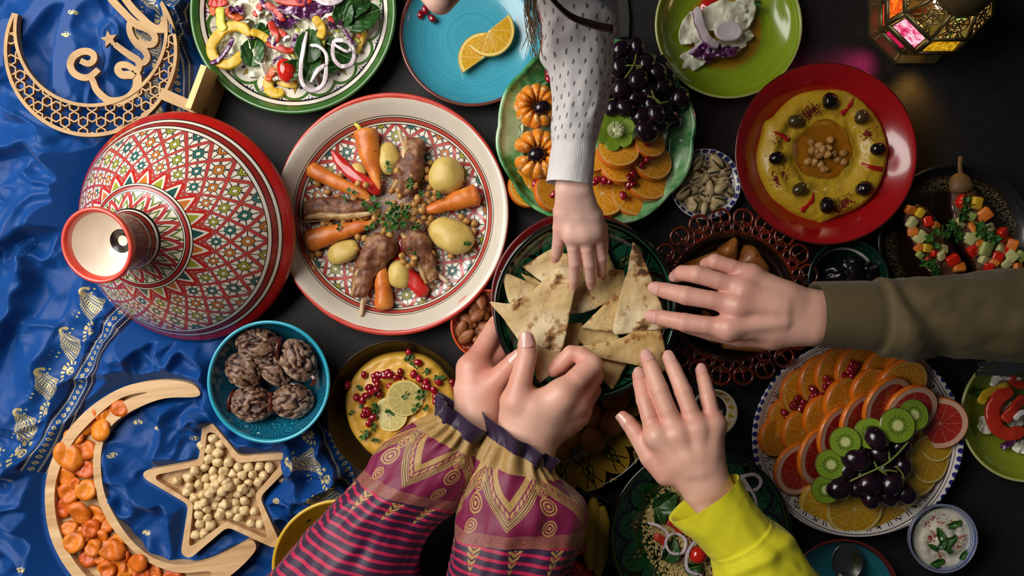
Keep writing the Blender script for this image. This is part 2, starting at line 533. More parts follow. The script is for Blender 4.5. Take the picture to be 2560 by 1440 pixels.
M_LIME = MAT('lime brushed glaze', rings_mat(H('6f8a0e'), H('8fa51e'), H('b7bb72'), .0885, centre=H('b8861c'), cr=.047, e0=.985))
M_LIME2 = MAT('olive lime brushed glaze', rings_mat(H('7a8a18'), H('93a02a'), H('b9bc78'), .0805, e0=.98))
def mat_red():
    r, a, x, y, z = polar()
    sp = lt_(voro(500), .09)
    col = mix(noise_(20, 3), H('96090d'), H('aa1216'))
    col = layers(col, (gt_(r, .1065), H('5b1512')), (sp, H('7c0e0f')))
    return glaze(col, rough=.2, coat=.6)
M_RED = MAT('red glaze', mat_red)
def mat_leafgreen():
    r, a, x, y, z = polar()
    n = noise_(22, 4, rough=.6); n2 = noise_(9, 2, dist=1.0)
    col = ramp((n * .6 + n2 * .5 - .55) * 2.0 + .55, (.36, H('1d5a24')), (.5, H('4a9050')), (.6, H('82b87c')), (.75, H('b9d4aa')))
    col = layers(col, (lt_(voro(70), .07), H('3a2c10')))
    wob = sin_(a * 40) * .0012 + .0905
    col = mix(or_(in_(r - wob, 0.0, .0009), in_(r - wob, .0016, .0020)), col, H('1c2a14'))
    return glaze(col, rough=.16, coat=.8, bump=noise_(18, 3), bumpk=.3)
M_LEAFGREEN = MAT('leafy green glaze', mat_leafgreen)
def dark_arches(R, N, g1, g2, black, rim0, name_seed=0.0, base=None):
    def f():
        r, a, x, y, z = polar()
        q = r * (1 / R)
        fa = (frac_(a * (N / (2 * PI)) + name_seed) - .5) * (2 * PI / N)
        X = q * sin_(fa); Y = q * cos_(fa) - .70
        d = len2(X * 1.0, Y * .8)
        arch = lt_(abs_(d - .19), .022); arch2 = lt_(abs_(d - .235), .007)
        leaf = lt_(abs_(X) * 2.4 + abs_(Y + .01), .12)
        leafo = lt_(abs_(X) * 2.4 + abs_(Y + .01), .15)
        stip = lt_(voro(420), .22) * gt_(d, .22)
        sprig = or_(lt_(abs_(X), .006), lt_(abs_(abs_(X) - abs_(Y) * .6), .007)) * lt_(d, .15)
        n = noise_(30, 3)
        col = mix(n, g1, g2)
        if base is not None: col = mix(gt_(d, .2), col, base)
        col = layers(col, (stip, black), (arch, black), (arch2, black), (leafo * lt_(d, .16), black), (leaf * lt_(d, .16), mix(n, g2, H('7f8a2c'))), (sprig, black),
                     (in_(q, .44, .47), black), (in_(q, .49, .5), black), (gt_(q, rim0), black), (in_(q, rim0 + .022, rim0 + .03), g2))
        return glaze(col, rough=.14, coat=.8)
    return f
M_BREADPLATE = MAT('dark green arch glaze', dark_arches(.104, 11, H('0f4a30'), H('1c6a45'), H('0b0d0b'), .93))
M_COUSPLATE = MAT('deep green arch glaze', dark_arches(.107, 13, H('0d3a1c'), H('1b5a2a'), H('0a0d09'), .945, .3))
M_FALPLATE = MAT('ochre arch glaze', dark_arches(.117, 15, H('8a6c22'), H('a8862f'), H('140f0a'), .95, .2, base=H('8f7430')))
def mat_citrusplate():
    r, a, x, y, z = polar()
    N = 78
    f = (frac_(a * (N / (2 * PI))) - .5) * (2 * PI / N) * r
    dot = lt_(len2(f, r - .1255), .0034)
    N2 = 26
    f2 = (frac_(a * (N2 / (2 * PI))) - .5) * (2 * PI / N2) * r
    motif = lt_(noise_(420, 1), .46) * lt_(len2(f2, r - .1085), .0058)
    bars = lt_(abs_(abs_(f2) - .0118), .0006) * in_(r, .103, .1145)
    col = layers(H('dcd3cc'), (dot, H('232a72')), (in_(r, .1165, .1174), INK), (in_(r, .1195, .1202), H('57302c')), (in_(r, .1015, .1025), INK), (motif, INK), (bars, INK))
    return glaze(col, rough=.2, coat=.5)
M_CITPLATE = MAT('white plate with blue scallop dots', mat_citrusplate)
def mat_pist():
    r, a, x, y, z = polar()
    f = abs_(frac_(a * (26 / (2 * PI))) - .5)
    f2 = abs_(frac_(a * (14 / (2 * PI))) - .5)
    col = layers(H('d6d0c8'), (lt_(f, .34) * in_(r, .0385, .0425), H('232c6e')), (in_(r, .0365, .0371), INK), (lt_(f2, .06) * in_(r, .030, .036), INK), (lt_(len2(f2 - .3, (r - .033) * 60), .11), H('39418a')), (in_(r, .0285, .0292), INK))
    return glaze(col)
M_PISTBOWL = MAT('white bowl with blue marks', mat_pist)
def mat_datesbowl():
    r, a, x, y, z = polar()
    k = .055
    vec = coord()
    v = voro(38, vec); v2 = voro(120, vec)
    curl = lt_(abs_(sin_(v * 26 + noise_(16, 2) * 7)), .16)
    dots = lt_(v2, .16) * lt_(noise_(30, 1), .45)
    n = noise_(25, 2)
    inn = layers(mix(n, H('0a3f5e'), H('0f6078')), (curl, H('2f93a4')), (dots, H('a8d4d4')))
    rim = mix(noise_(40, 3), H('2391ac'), H('35a9be'))
    col = mix(or_(gt_(r, .0680), lt_(z, -1.0)), inn, rim)
    return glaze(col, rough=.14, coat=.7, bump=or_(curl, dots), bumpk=.5)
M_DATESBOWL = MAT('turquoise relief glaze', mat_datesbowl)
def mat_almondbowl():
    r, a, x, y, z = polar()
    s = sin_(a * 26) * .0022
    b1 = abs_(r - .0335 - s); b2 = abs_(r - .0335 + s); b3 = abs_(r - .0375 - s); b4 = abs_(r - .0295 + s)
    line = or_(lt_(b1, .0005), lt_(b2, .0005), lt_(b3, .0005), lt_(b4, .0005))
    col = layers(H('cf4c1c'), (line, H('e8d9c8')), (gt_(r, .0405), H('d8572a')))
    return glaze(col)
M_ALMBOWL = MAT('orange bowl with white lattice', mat_almondbowl)
def mat_yogbowl():
    r, a, x, y, z = polar()
    l = or_(lt_(abs_(frac_(a * (96 / (2 * PI))) - .5), .2), lt_(abs_(frac_(r * 900) - .5), .22) * gt_(r, .037))
    return glaze(layers(H('d2d0cd'), (l, H('3a4878'))))
M_YOGBOWL = MAT('white bowl with fine blue hatching', mat_yogbowl)
def mat_cup():
    r, a, x, y, z = polar()
    f = (frac_(a * (14 / (2 * PI))) - .5) * (2 * PI / 14) * r
    d = len2(f, r - .0235)
    col = layers(H('d8cfb4'), (lt_(d, .0022), H('b98a1e')), (lt_(abs_(sin_(a * 21) * .0016 + .0235 - r), .0005), H('b98a1e')), (in_(r, .0266, .0272), H('a9852f')), (lt_(r, .0195), H('191310')))
    return glaze(col)
M_CUP = MAT('cream bowl with yellow flowers', mat_cup)
def plain(c1, c2=None, rough=.3, coat=.4, sc=20, **k):
    return lambda: glaze(mix(noise_(sc, 3), c1, c2 or c1), rough=rough, coat=coat, **k)
M_BROWNGLAZE = MAT('brown openwork glaze', lambda: glaze(ramp(noise_(45, 3), (.35, H('2a0e08')), (.52, H('5e2412')), (.7, H('7a1f14'))), rough=.18, coat=.7))
M_DARKDISH = MAT('near black glaze', plain(H('120b0a'), H('241410'), rough=.22))
def mat_eggdish():
    r, a, x, y, z = polar()
    sp = gt_(noise_(420, 2), .52)
    band = ss(.062, .072, r) * ss(.085, .078, r)
    col = mix(noise_(12, 2), H('150d08'), H('251609'))
    col = layers(col, (band * sp, H('6d6145')), (gt_(r, .0845), H('17191c')))
    return glaze(col, rough=.3, coat=.3)
M_EGGDISH = MAT('dark speckled stoneware', mat_eggdish)
M_PAN = MAT('dark bronze pan', lambda: dict(color=mix(noise_(25, 4), H('2a2115'), H('463a26')), rough=.35, metal=.75, bump=noise_(200, 2), bumpk=.05))
M_REDBOWL = MAT('dark red glaze', plain(H('4d0a0c'), H('6e1214')))
M_YELLOWBOWL = MAT('yellow bowl glaze', plain(H('c39a1e'), H('d2ab30')))
M_PRUNEBOWL = MAT('dark green bowl glaze', lambda: glaze(layers(H('07251b'), (lt_(abs_(polar()[0] - .0385), .0012), H('b9b2a4')), (lt_(voro(150), .07), H('8fa598'))), rough=.18))
M_SILVER = MAT('worn silver', lambda: dict(color=mix(noise_(60, 3), H('8d8a84'), H('b8b4ac')), rough=.25, metal=1.0))
def mat_ornate():
    x, y, z = sep(coord())
    c = lt_(abs_(sin_(voro(120) * 24)), .35)
    return dict(color=mix(c, H('9a958c'), H('2d2a27')), rough=.3, metal=.9, bump=c, bumpk=.6)
M_ORNATE = MAT('ornate silver handle', mat_ornate)

# --- wood, cloth, table
def mat_wood(c1, c2, c3, ang=0.0, sc=1.0):
    def f():
        x, y, z = sep(coord())
        ca, sa = math.cos(ang), math.sin(ang)
        u = x * ca + y * sa; v = y * ca - x * sa
        vec = comb(u * 9 * sc, v * 130 * sc, z * 20)
        n = noise_(1.0, 4, vec, .6); n2 = noise_(.35, 2, vec)
        col = ramp(n * .6 + n2 * .4, (.32, c1), (.5, c2), (.68, c3))
        return dict(color=col, rough=.5, bump=n, bumpk=.12, bumpd=.0006)
    return f
M_BAMBOO = MAT('bamboo wood', mat_wood(H('a97f52'), H('c79f70'), H('d8b68a'), .12))
M_BAMBOO2 = MAT('bamboo wood diagonal', mat_wood(H('a97f52'), H('c79f70'), H('d8b68a'), .75))
M_PLY = MAT('laser cut plywood', mat_wood(H('8f6832'), H('a98148'), H('b8935a'), -.6, .7))
M_PINE = MAT('pale pine wood', mat_wood(H('c9a45c'), H('d9b974'), H('e0c588'), 1.2, .5))
def mat_table():
    n = noise_(45, 6, rough=.65); n2 = noise_(3, 3); s = noise_(260, 3)
    col = ramp(n * .5 + n2 * .5, (.3, H('110e0e')), (.55, H('1c191a')), (.75, H('2a2626')))
    col = mix(gt_(noise_(500, 1), .74), col, H('4a4644'))
    return dict(color=col, rough=.62, spec=.35, bump=n * .7 + s * .3, bumpk=.6, bumpd=.0015)
M_TABLE = MAT('black plaster table', mat_table)
M_FLOOR = MAT('dark floor boards', mat_wood(H('2a1f18'), H('3a2b20'), H('463527'), 0))

# --- cloth
def paisley(u, v):
    """gold paisley border motif, u along border (m), v away from it (m)"""
    L = .056
    p = (frac_(u * (1 / L)) - .5) * L
    X = p; Y = v - .020
    # curled teardrop body
    t = m_('MULTIPLY', Y + .012, 1 / .031, clamp=True)
    Xc = X + .013 * t * t * t - .002
    wd = .0118 * sqrt_(1.0 - t) * m_('MINIMUM', sqrt_(t * 7.0), 1.0) + .0012
    ra = abs_(Xc) / wd
    ins = in_(Y, -.0125, .0185)
    body = lt_(ra, 1.0) * ins; cut = in_(ra, .70, .82); cut2 = or_(in_(ra, .40, .52), lt_(frac_(Y * 330), .35) * lt_(ra, .30), lt_(frac_(Y * 480), .3) * in_(ra, .55, .68))
    hook = lt_(abs_(len2(X + .0125, Y - .0155) - .0045), .0016) * gt_(Y, .0135)
    feather = in_(ra, 1.06, 1.32) * ins * lt_(frac_(Y * 420), .6) * lt_(t, .8)
    # arch of small beads between
    Xa = abs_(p) - L * .5
    arch = lt_(abs_(len2(Xa, v - .004) - .012), .0022) * gt_(v, .006)
    beads = gt_(sin_(atan2_(v - .004, Xa) * 16), -.2)
    base = lt_(len2(Xa, v - .008), .005) * gt_(noise_(330, 1), .42)
    dots = lt_(len2(frac_(p * 180) - .5, frac_(v * 150) - .5), .2) * in_(v, .026, .036) * lt_(abs_(abs_(p) - .018), .006)
    g = or_(body * (1 - cut) * (1 - cut2), hook, feather, arch * beads, base, dots)
    return g * gt_(v, .002)
def ribbonband(u, v):
    """woven border band, v<0 side: gold lattice between navy stripes"""
    w = v + .011
    dia = abs_(frac_(u * 125) - .5) + abs_(w * 120)
    lat = or_(in_(dia, .18, .36), lt_(dia, .08)) * lt_(abs_(w), .0045)
    edge = lt_(abs_(abs_(w) - .0058), .0008) * lt_(frac_(u * 420), .6)
    edge2 = lt_(abs_(w + .0125), .0006) * lt_(frac_(u * 420), .6)
    gold = or_(lat, edge, edge2)
    navy = or_(in_(w, -.018, -.0075), in_(w, .0068, .0105))
    return gold, navy
def mat_sari():
    x, y, z = sep(coord())
    gold = None; navy = None
    def line(p0, p1, lo, hi, flip=1):
        a = P(*p0); b = P(*p1); d = (b - a).to_2d(); L = d.length; d = d / L
        n = Vector((-d.y, d.x)) * flip
        u = (x - a.x) * d.x + (y - a.y) * d.y; v = (x - a.x) * n.x + (y - a.y) * n.y
        msk = in_(u, lo * L, hi * L) * in_(v, -.04, .05)
        g, nv = ribbonband(u, v)
        return or_(paisley(u, v), g) * msk, nv * msk
    for args in (((305, 735), (85, 1150), -.3, 1.02, -1), ((432, 60), (428, 290), -.2, 1.1, -1), ((795, 1075), (890, 1250), -.2, 1.3, -1)):
        g, n = line(*args)
        gold = g if gold is None else or_(gold, g); navy = n if navy is None else or_(navy, n)
    for px, py in ((355, 1052), (405, 1066), (492, 1092), (376, 1325), (52, 1188), (95, 1400), (213, 50), (197, 104), (710, 1235), (300, 1130)):
        c = P(px, py)
        d = len2((x - c.x) * 1.0, (y - c.y) * 1.7)
        f = lt_(d, .0055) * gt_(noise_(420, 1), .45)
        gold = or_(gold, f)
    weave = noise_(1.0, 2, comb(x * 180, y * 1400, 0.0)) * .5 + noise_(1.0, 2, comb(x * 1400, y * 180, 0.0)) * .5
    col = mix(weave, H('032c66'), H('084a92'))
    col = layers(col, (navy, H('0a1638')), (gold, mix(noise_(600, 1), H('a08a48'), H('d8c896'))))
    return dict(color=col, rough=.5, spec=.22, sheen=.08, metal=gold * .25, bump=weave, bumpk=.12, bumpd=.0004)
M_SARI = MAT('royal blue silk with gold borders', mat_sari)

# --- food
def mat_carrot():
    x, y, z = sep(coord()); n = noise_(40, 4); f = gt_(noise_(300, 2), .68)
    return dict(color=layers(ramp(n, (.3, H('b8540f')), (.52, H('d27420')), (.72, H('e09a4a'))), (f * .6, H('4a3a12'))), rough=.45, coat=.12, sss=.15, ssss=.003, bump=noise_(70, 5), bumpk=.7, bumpd=.0016)
M_CARROT = MAT('roasted carrot', mat_carrot)
M_REDPEP = MAT('roasted red pepper', lambda: dict(color=ramp(noise_(60, 3), (.3, H('9a0f0b')), (.6, H('c0221a')), (.8, H('d24a38'))), rough=.28, coat=.5, bump=noise_(120, 3), bumpk=.2))
M_POTATO = MAT('boiled potato with herbs', lambda: dict(color=layers(mix(noise_(30, 3), H('c2a044'), H('d8be70')), (lt_(voro(260), .12), H('3f3a16'))), rough=.5, coat=.1, sss=.1, ssss=.003, bump=noise_(55, 4), bumpk=.6, bumpd=.002))
M_LAMB = MAT('roasted lamb', lambda: dict(color=ramp(noise_(70, 5, rough=.65) * .6 + noise_(18, 2) * .4, (.30, H('2c120a')), (.46, H('6e3d24')), (.6, H('9c7048')), (.78, H('c8ac80'))), rough=.5, bump=noise_(130, 5), bumpk=.9, bumpd=.002))
M_BONE = MAT('lamb bone', plain(H('a88a66'), H('cdb592'), rough=.5, coat=.1, sc=60))
M_CHICK = MAT('chickpea', lambda: dict(color=mix(rnd_obj(), H('9c6a2c'), H('c29250')), rough=.45, coat=.12, sss=.12, ssss=.002))
M_PARSLEY = MAT('chopped parsley', lambda: dict(color=mix(noise_(120, 2), H('16380c'), H('3a6d1e')), rough=.45))
def mat_spinach():
    x, y, z = sep(coord())
    rib = lt_(abs_(y), .0006); side = lt_(abs_(frac_((x - abs_(y) * 1.1) * 130) - .5), .05)
    n = noise_(45, 3)
    return dict(color=layers(mix(n, H('0e2f0e'), H('2a5a1c')), (side * .35, H('4f7d34')), (rib * .8, H('7a9a52'))), rough=.42, coat=.15, bump=noise_(110, 4) + side * -.4, bumpk=.8, bumpd=.002)
M_SPINACH = MAT('spinach leaf', mat_spinach)
M_YELPEP = MAT('yellow pepper', lambda: dict(color=mix(noise_(40, 3), H('c2960e'), H('dab834')), rough=.45, coat=.12, sss=.2, ssss=.004, bump=noise_(70, 3), bumpk=.5, bumpd=.0015))
M_YGPEP = MAT('greenish yellow pepper', lambda: dict(color=mix(noise_(40, 3), H('a8b02c'), H('d8c84c')), rough=.45, coat=.1, bump=noise_(70, 3), bumpk=.5, bumpd=.0015))
M_REDRAW = MAT('raw red pepper', lambda: dict(color=mix(noise_(40, 3), H('a51a0c'), H('cc3a20')), rough=.4, coat=.2, sss=.12, ssss=.003, bump=noise_(80, 3), bumpk=.4, bumpd=.0012))
M_ORANGEPEP = MAT('orange pepper', lambda: dict(color=mix(noise_(40, 3), H('b8420e'), H('d8621c')), rough=.4, coat=.15, bump=noise_(80, 3), bumpk=.4, bumpd=.0012))
M_TOMATO = MAT('tomato', lambda: dict(color=mix(noise_(25, 2), H('b5140c'), H('cf2a1a')), rough=.15, coat=.7))
M_ONION = MAT('red onion', lambda: dict(color=layers(mix(noise_(45, 2), H('cdb9c0'), H('e2dad6')), (attr('rim') * .9, H('6e3a6a')), (ss(.5, .75, noise_(28, 2)) * .5, H('a884a4'))), rough=.25, coat=.4, sss=.15, ssss=.003))
def mat_cab():
    n = noise_(38, 2, dist=1.2)
    return dict(color=layers(mix(noise_(25, 2), H('dcd6b4'), H('f0ecdc')), (lt_(abs_(n - .5), .008) * .5, H('cfc592'))), rough=.4, coat=.2, sss=.2, ssss=.004, bump=n, bumpk=.5, bumpd=.002)
M_CABBAGE = MAT('pale cabbage', mat_cab)
M_PURPLECAB = MAT('purple cabbage', lambda: dict(color=layers(mix(noise_(50, 3), H('3d0d3c'), H('6b2a66')), (gt_(noise_(35, 2, dist=2.), .56), H('c9aec6'))), rough=.3, coat=.4, bump=noise_(70, 3), bumpk=.4))
M_ARIL = MAT('pomegranate seed', lambda: dict(color=mix(rnd_obj(), H('6e0612'), H('9c1026')), rough=.08, coat=.8, sss=.2, ssss=.002))
M_GRAPE = MAT('black grape', lambda: dict(color=mix(ss(.4, .7, noise_(60, 3)), H('120712'), H('2e1220')), rough=.22, coat=.4))
M_STEM = MAT('green grape stem', plain(H('5a6a22'), H('7f8a3c'), rough=.6, coat=0, sc=80))
def citrus(rindc, pith, f1, f2, mem, R=.031, nseg=10, pw=.86):
    def f():
        r, a, x, y, z = polar()
        q = r * (1 / R)
        s = abs_(frac_(a * (nseg / (2 * PI)) + noise_(20, 1) * .12) - .5)
        memb = gt_(s * 1.0, .5 - .014 / (q + .08))
        pulp = noise_(1.0, 3, comb(a * 14, r * 220, z * 40))
        col = mix(ss(.3, .7, pulp), f1, f2)
        col = layers(col, (memb, mem), (lt_(q, .07), mem), (ss(pw, pw + .04, q), pith), (ss(.955, .985, q), rindc))
        return dict(color=col, rough=.25, coat=.4, sss=.2, ssss=.004, bump=pulp, bumpk=.35, bumpd=.001)
    return f
M_ORANGE = MAT('orange flesh', citrus(H('cf6a0c'), H('e6b25a'), H('d07c0e'), H('eeaa2c'), H('f2cc86')))
M_ORANGEY = MAT('yellow orange flesh', citrus(H('d79a12'), H('e8cf7a'), H('c08a0c'), H('dcae2a'), H('e8d08a')))
M_GRAPEFRUIT = MAT('grapefruit flesh', citrus(H('d4651a'), H('dfae92'), H('9c1a12'), H('c03a2a'), H('cf8068'), R=.037, pw=.76))
M_LEMON = MAT('lemon flesh', citrus(H('dcae10'), H('e4d9a0'), H('b3a056'), H('cdbb74'), H('e6deb0'), R=.024, nseg=9, pw=.88))
M_RIND = MAT('orange rind', lambda: dict(color=mix(noise_(80, 2), H('c4560a'), H('e07a14')), rough=.35, coat=.3, bump=voro(600), bumpk=.5, bumpd=.0006))
M_RINDY = MAT('yellow orange rind', lambda: dict(color=mix(noise_(80, 2), H('cf8e10'), H('e0ab24')), rough=.35, coat=.3, bump=voro(600), bumpk=.5, bumpd=.0006))
def mat_kiwi():
    r, a, x, y, z = polar()
    q = r * (1 / .0195)
    ray = noise_(1.0, 2, comb(a * 12, q * 2, 0.0))
    seeds = lt_(abs_(frac_(a * (30 / (2 * PI))) - .5), .22) * lt_(abs_(q - .46 - sin_(a * 17) * .06), .06)
    col = layers(mix(ray, H('5d7a14'), H('8ea836')), (ss(.34, .24, q), H('c9cc8a')), (seeds, H('12100a')), (gt_(q, .955), H('5f5a22')))
    return dict(color=col, rough=.25, coat=.4, sss=.2, ssss=.004)
M_KIWI = MAT('kiwi flesh', mat_kiwi)
def mat_mandarin():
    x, y, z = sep(coord())
    n = noise_(90, 4, dist=1.5)
    return dict(color=layers(mix(noise_(30, 2), H('d9760e'), H('ec9a28')), (ss(.52, .64, n) * .8, H('f0cf98'))), rough=.4, coat=.15, sss=.15, ssss=.004, bump=n, bumpk=.3)
M_MANDARIN = MAT('peeled mandarin', mat_mandarin)
M_HUMMUS = MAT('yellow hummus', lambda: dict(color=mix(noise_(35, 4), H('c88f24'), H('dcab42')), rough=.42, coat=.15, sss=.15, ssss=.005, bump=noise_(120, 5) * .6 + noise_(28, 3) * .6, bumpk=.5, bumpd=.002))
M_HUMMUS2 = MAT('golden hummus', lambda: dict(color=mix(noise_(35, 4), H('b58c14'), H('d2ac30')), rough=.36, coat=.25, sss=.1, ssss=.004, bump=noise_(140, 5) * .5 + noise_(45, 3) * .9, bumpk=.9, bumpd=.003))
M_OIL = MAT('olive oil', lambda: dict(color=H('ecc860'), rough=.05, trans=.95, ior=1.15))
M_OLIVEB = MAT('black olive', lambda: dict(color=mix(noise_(40, 2), H('0c0809'), H('1c1214')), rough=.15, coat=.6, bump=noise_(120, 3), bumpk=.5))
M_OLIVEG = MAT('brown olive', lambda: dict(color=mix(noise_(40, 2), H('2c2410'), H('5a4620')), rough=.15, coat=.6))
M_CHILI = MAT('red chilli strip', lambda: dict(color=H('b01410'), rough=.2, coat=.6))
M_SUMAC = MAT('sumac powder', lambda: dict(color=H('7c160a'), rough=.8))
M_PAPRIKA = MAT('paprika powder', lambda: dict(color=H('a82812'), rough=.8))
def mat_breadf(c1, c2, b1, b2, off):
    def f():
        x, y, z = sep(coord()); v = comb(x + off, y + off, z)
        big = noise_(30, 2, v, dist=.5); mid = noise_(85, 3, v, .6); rr = rnd_obj()
        s = big * .62 + mid * .38
        b = ss(.525, .585, s); c = ss(.575, .64, s); pale = ss(.40, .60, noise_(14, 3, v))
        col = layers(mix(pale, c1, c2), (ss(.5, .7, mid) * .25, b1), (b * .8, b1), (c * .92, b2))
        return dict(color=col, rough=.7, spec=.25, bump=noise_(70, 5, v) + mid * .5, bumpk=.8, bumpd=.0022)
    return f
M_BREAD = MAT('toasted flatbread', mat_breadf(H('c9ab78'), H('dcc8a0'), H('9c6830'), H('40220e'), .0))
M_BREAD2 = MAT('browned flatbread', mat_breadf(H('b9965c'), H('cfb27e'), H('905a26'), H('3c1e0c'), .31))
M_SAMOSA = MAT('fried pastry', lambda: dict(color=ramp(noise_(60, 4), (.3, H('5e2c0e')), (.5, H('94561f')), (.7, H('b87c38'))), rough=.45, coat=.2, bump=noise_(90, 4), bumpk=.5))
M_FALAFEL = MAT('fried falafel', lambda: dict(color=ramp(noise_(150, 4), (.3, H('7a420e')), (.55, H('a96818')), (.75, H('bf8428'))), rough=.6, bump=noise_(260, 4), bumpk=.8))
M_ALMOND = MAT('almond skin', lambda: dict(color=mix(noise_(1.0, 3, comb(sep(coord())[0] * 30, sep(coord())[1] * 300, 0.0)), H('6b3414'), H('a9683a')), rough=.5, bump=noise_(1.0, 3, comb(sep(coord())[0] * 30, sep(coord())[1] * 300, 0.0)), bumpk=.5))
M_HAZEL = MAT('blanched hazelnut', lambda: dict(color=layers(mix(noise_(90, 3), H('c2a06a'), H('e0c796')), (rnd_obj() * .35, H('d8bc8c'))), rough=.45, coat=.1, bump=noise_(80, 3), bumpk=.6))
def mat_pistachio():
    x, y, z = sep(coord())
    slit = lt_(abs_(y), .0011 * (1 + x * 60)) * gt_(x, -.004) * gt_(z, 0.0)
    return dict(color=mix(slit, mix(noise_(90, 3), H('a58c60'), H('cdb78c')), H('3f3a14')), rough=.5, bump=slit * -1.0, bumpk=.8, bumpd=.002)
M_PIST = MAT('pistachio shell', mat_pistachio)
M_PISTNUT = MAT('pistachio kernel', lambda: dict(color=H('5c5a22'), rough=.5))
M_APRICOT = MAT('dried apricot', lambda: dict(color=layers(mix(rnd_obj(), H('c04a08'), H('d8800e')), (ss(.5, .75, noise_(50, 3)), H('a84008'))), rough=.5, coat=.08, sss=.25, ssss=.004, bump=noise_(80, 4), bumpk=.6))
M_DATE = MAT('wrinkled date', lambda: dict(color=ramp(attr('ridge') * .30 + noise_(110, 4, rough=.75) * .6 + noise_(16, 3) * .55 - .25, (.30, H('1d0b07')), (.47, H('48271a')), (.60, H('7c5c46')), (.80, H('c0ab92'))), rough=.5, coat=.1, bump=noise_(60, 4, dist=.8), bumpk=.8, bumpd=.003))
M_PRUNE = MAT('black prune', lambda: dict(color=H('0d0808'), rough=.3, coat=.3, bump=noise_(80, 4, dist=1.0), bumpk=.9, bumpd=.002))
M_COUSCOUS = MAT('couscous grain', lambda: dict(color=mix(noise_(200, 2), H('b3975a'), H('d2ba7e')), rough=.6))
M_EGGPLANT = MAT('roasted eggplant skin', lambda: dict(color=mix(noise_(30, 3), H('140809'), H('2c130e')), rough=.22, coat=.5, bump=noise_(60, 3), bumpk=.4))
M_EGGFLESH = MAT('eggplant flesh', lambda: dict(color=mix(noise_(60, 3), H('2e150a'), H('6a4020')), rough=.6, bump=noise_(120, 4), bumpk=.9, bumpd=.002))
M_EGGCAP = MAT('dried eggplant cap', plain(H('4a351a'), H('7a5a2e'), rough=.6, coat=0, sc=60))
M_ZUCC = MAT('zucchini cube', lambda: dict(color=mix(noise_(40, 2), H('a9a465'), H('cfc88e')), rough=.4))
M_ZUCCG = MAT('green zucchini cube', lambda: dict(color=mix(noise_(60, 2), H('6d8a2e'), H('b5b870')), rough=.4))
M_YOGURT = MAT('white yogurt', lambda: dict(color=H('d9d0bd'), rough=.3, coat=.3, sss=.1, ssss=.004, bump=noise_(60, 3), bumpk=.5))
def mat_skin(c1, c2, red):
    def f():
        b = attr('blush'); n = noise_(45, 4); fine = voro(900); mot = noise_(14, 3)
        col = mix(ss(.3, .7, mot), c1, c2)
        col = mix(b * .75, col, red)
        col = mix(ss(.5, .8, n) * .25, col, red)
        cr = attr('crease')
        return dict(color=col, rough=.46, coat=.05, sss=.18, sssr=(1, .35, .2), ssss=.004, bump=fine * .14 + noise_(170, 4) * .3 + noise_(55, 2) * .35 - cr * .5, bumpk=.36, bumpd=.0012)
    return f
M_SKIN1 = MAT('fair skin', mat_skin(H('e6b8a2'), H('deab94'), H('c4705e')))
M_SKIN2 = MAT('fair pink skin', mat_skin(H('deac98'), H('d4a08c'), H('b8685a')))
M_SKIN3 = MAT('child skin', mat_skin(H('e6bdac'), H('deb2a0'), H('c97c6c')))
M_NAIL = MAT('fingernail', lambda: dict(color=mix(noise_(60, 2), H('cf958a'), H('dcaea2')), rough=.22, coat=.4))
# ================================================================== setting: table, floor
def slab(name, sx, sy, sz, loc, mat, parent=None, **k):
    return obj(name, mesh(name, *box(sx, sy, sz, .004), smooth=False), mat, loc=loc, parent=parent, **k)
floor = slab('floor', 6, 6, .02, (0, 0, -.76), M_FLOOR); tag(floor, kind='structure')
tbl = empty('dining_table', (0, 0, -.75), label='black plaster-textured table under all the dishes', cat='table')
slab('tabletop', 2.2, 1.5, .04, (0, 0, -.02), M_TABLE, tbl)
for sx in (-1, 1):
    for sy in (-1, 1):
        slab('leg', .07, .07, .71, (sx * 1.0, sy * .65, -.395), M_TABLE, tbl)

# ================================================================== helpers for dishes
def plate(name, px, py, rpx, Hr, inner, mat, label, cat='plate', t=.004, foot=.5, z0=0.0, seg=128, ex=1, ey=1, rmod=None, parent=None, rot=0, foot_h=.003):
    R = S(rpx, z0 + Hr)
    prof = plate_prof([(r * R, z) for r, z in inner], t, R * foot, foot_h)
    me = mesh(name, *lathe(prof, seg, rmod, ex, ey), recalc=True)
    c = P(px, py, z0 + Hr); c.z = z0
    o = obj(name, me, mat, loc=c, rot=(0, 0, rot), parent=parent)
    if parent is None: tag(o, label, cat)
    o['R'] = R
    return o
def round_poly(pts, cut, n=5):
    out = []; N = len(pts); pts = [np.array(p, dtype=float) for p in pts]
    for i in range(N):
        a, b, c = pts[i - 1], pts[i], pts[(i + 1) % N]
        da = (a - b); dc = (c - b)
        ca = min(cut, np.linalg.norm(da) * .45); cc = min(cut, np.linalg.norm(dc) * .45)
        p0 = b + da / np.linalg.norm(da) * ca; p1 = b + dc / np.linalg.norm(dc) * cc
        for k in range(n + 1):
            t = k / n; out.append((1 - t) ** 2 * p0 + 2 * t * (1 - t) * b + t * t * p1)
    return out
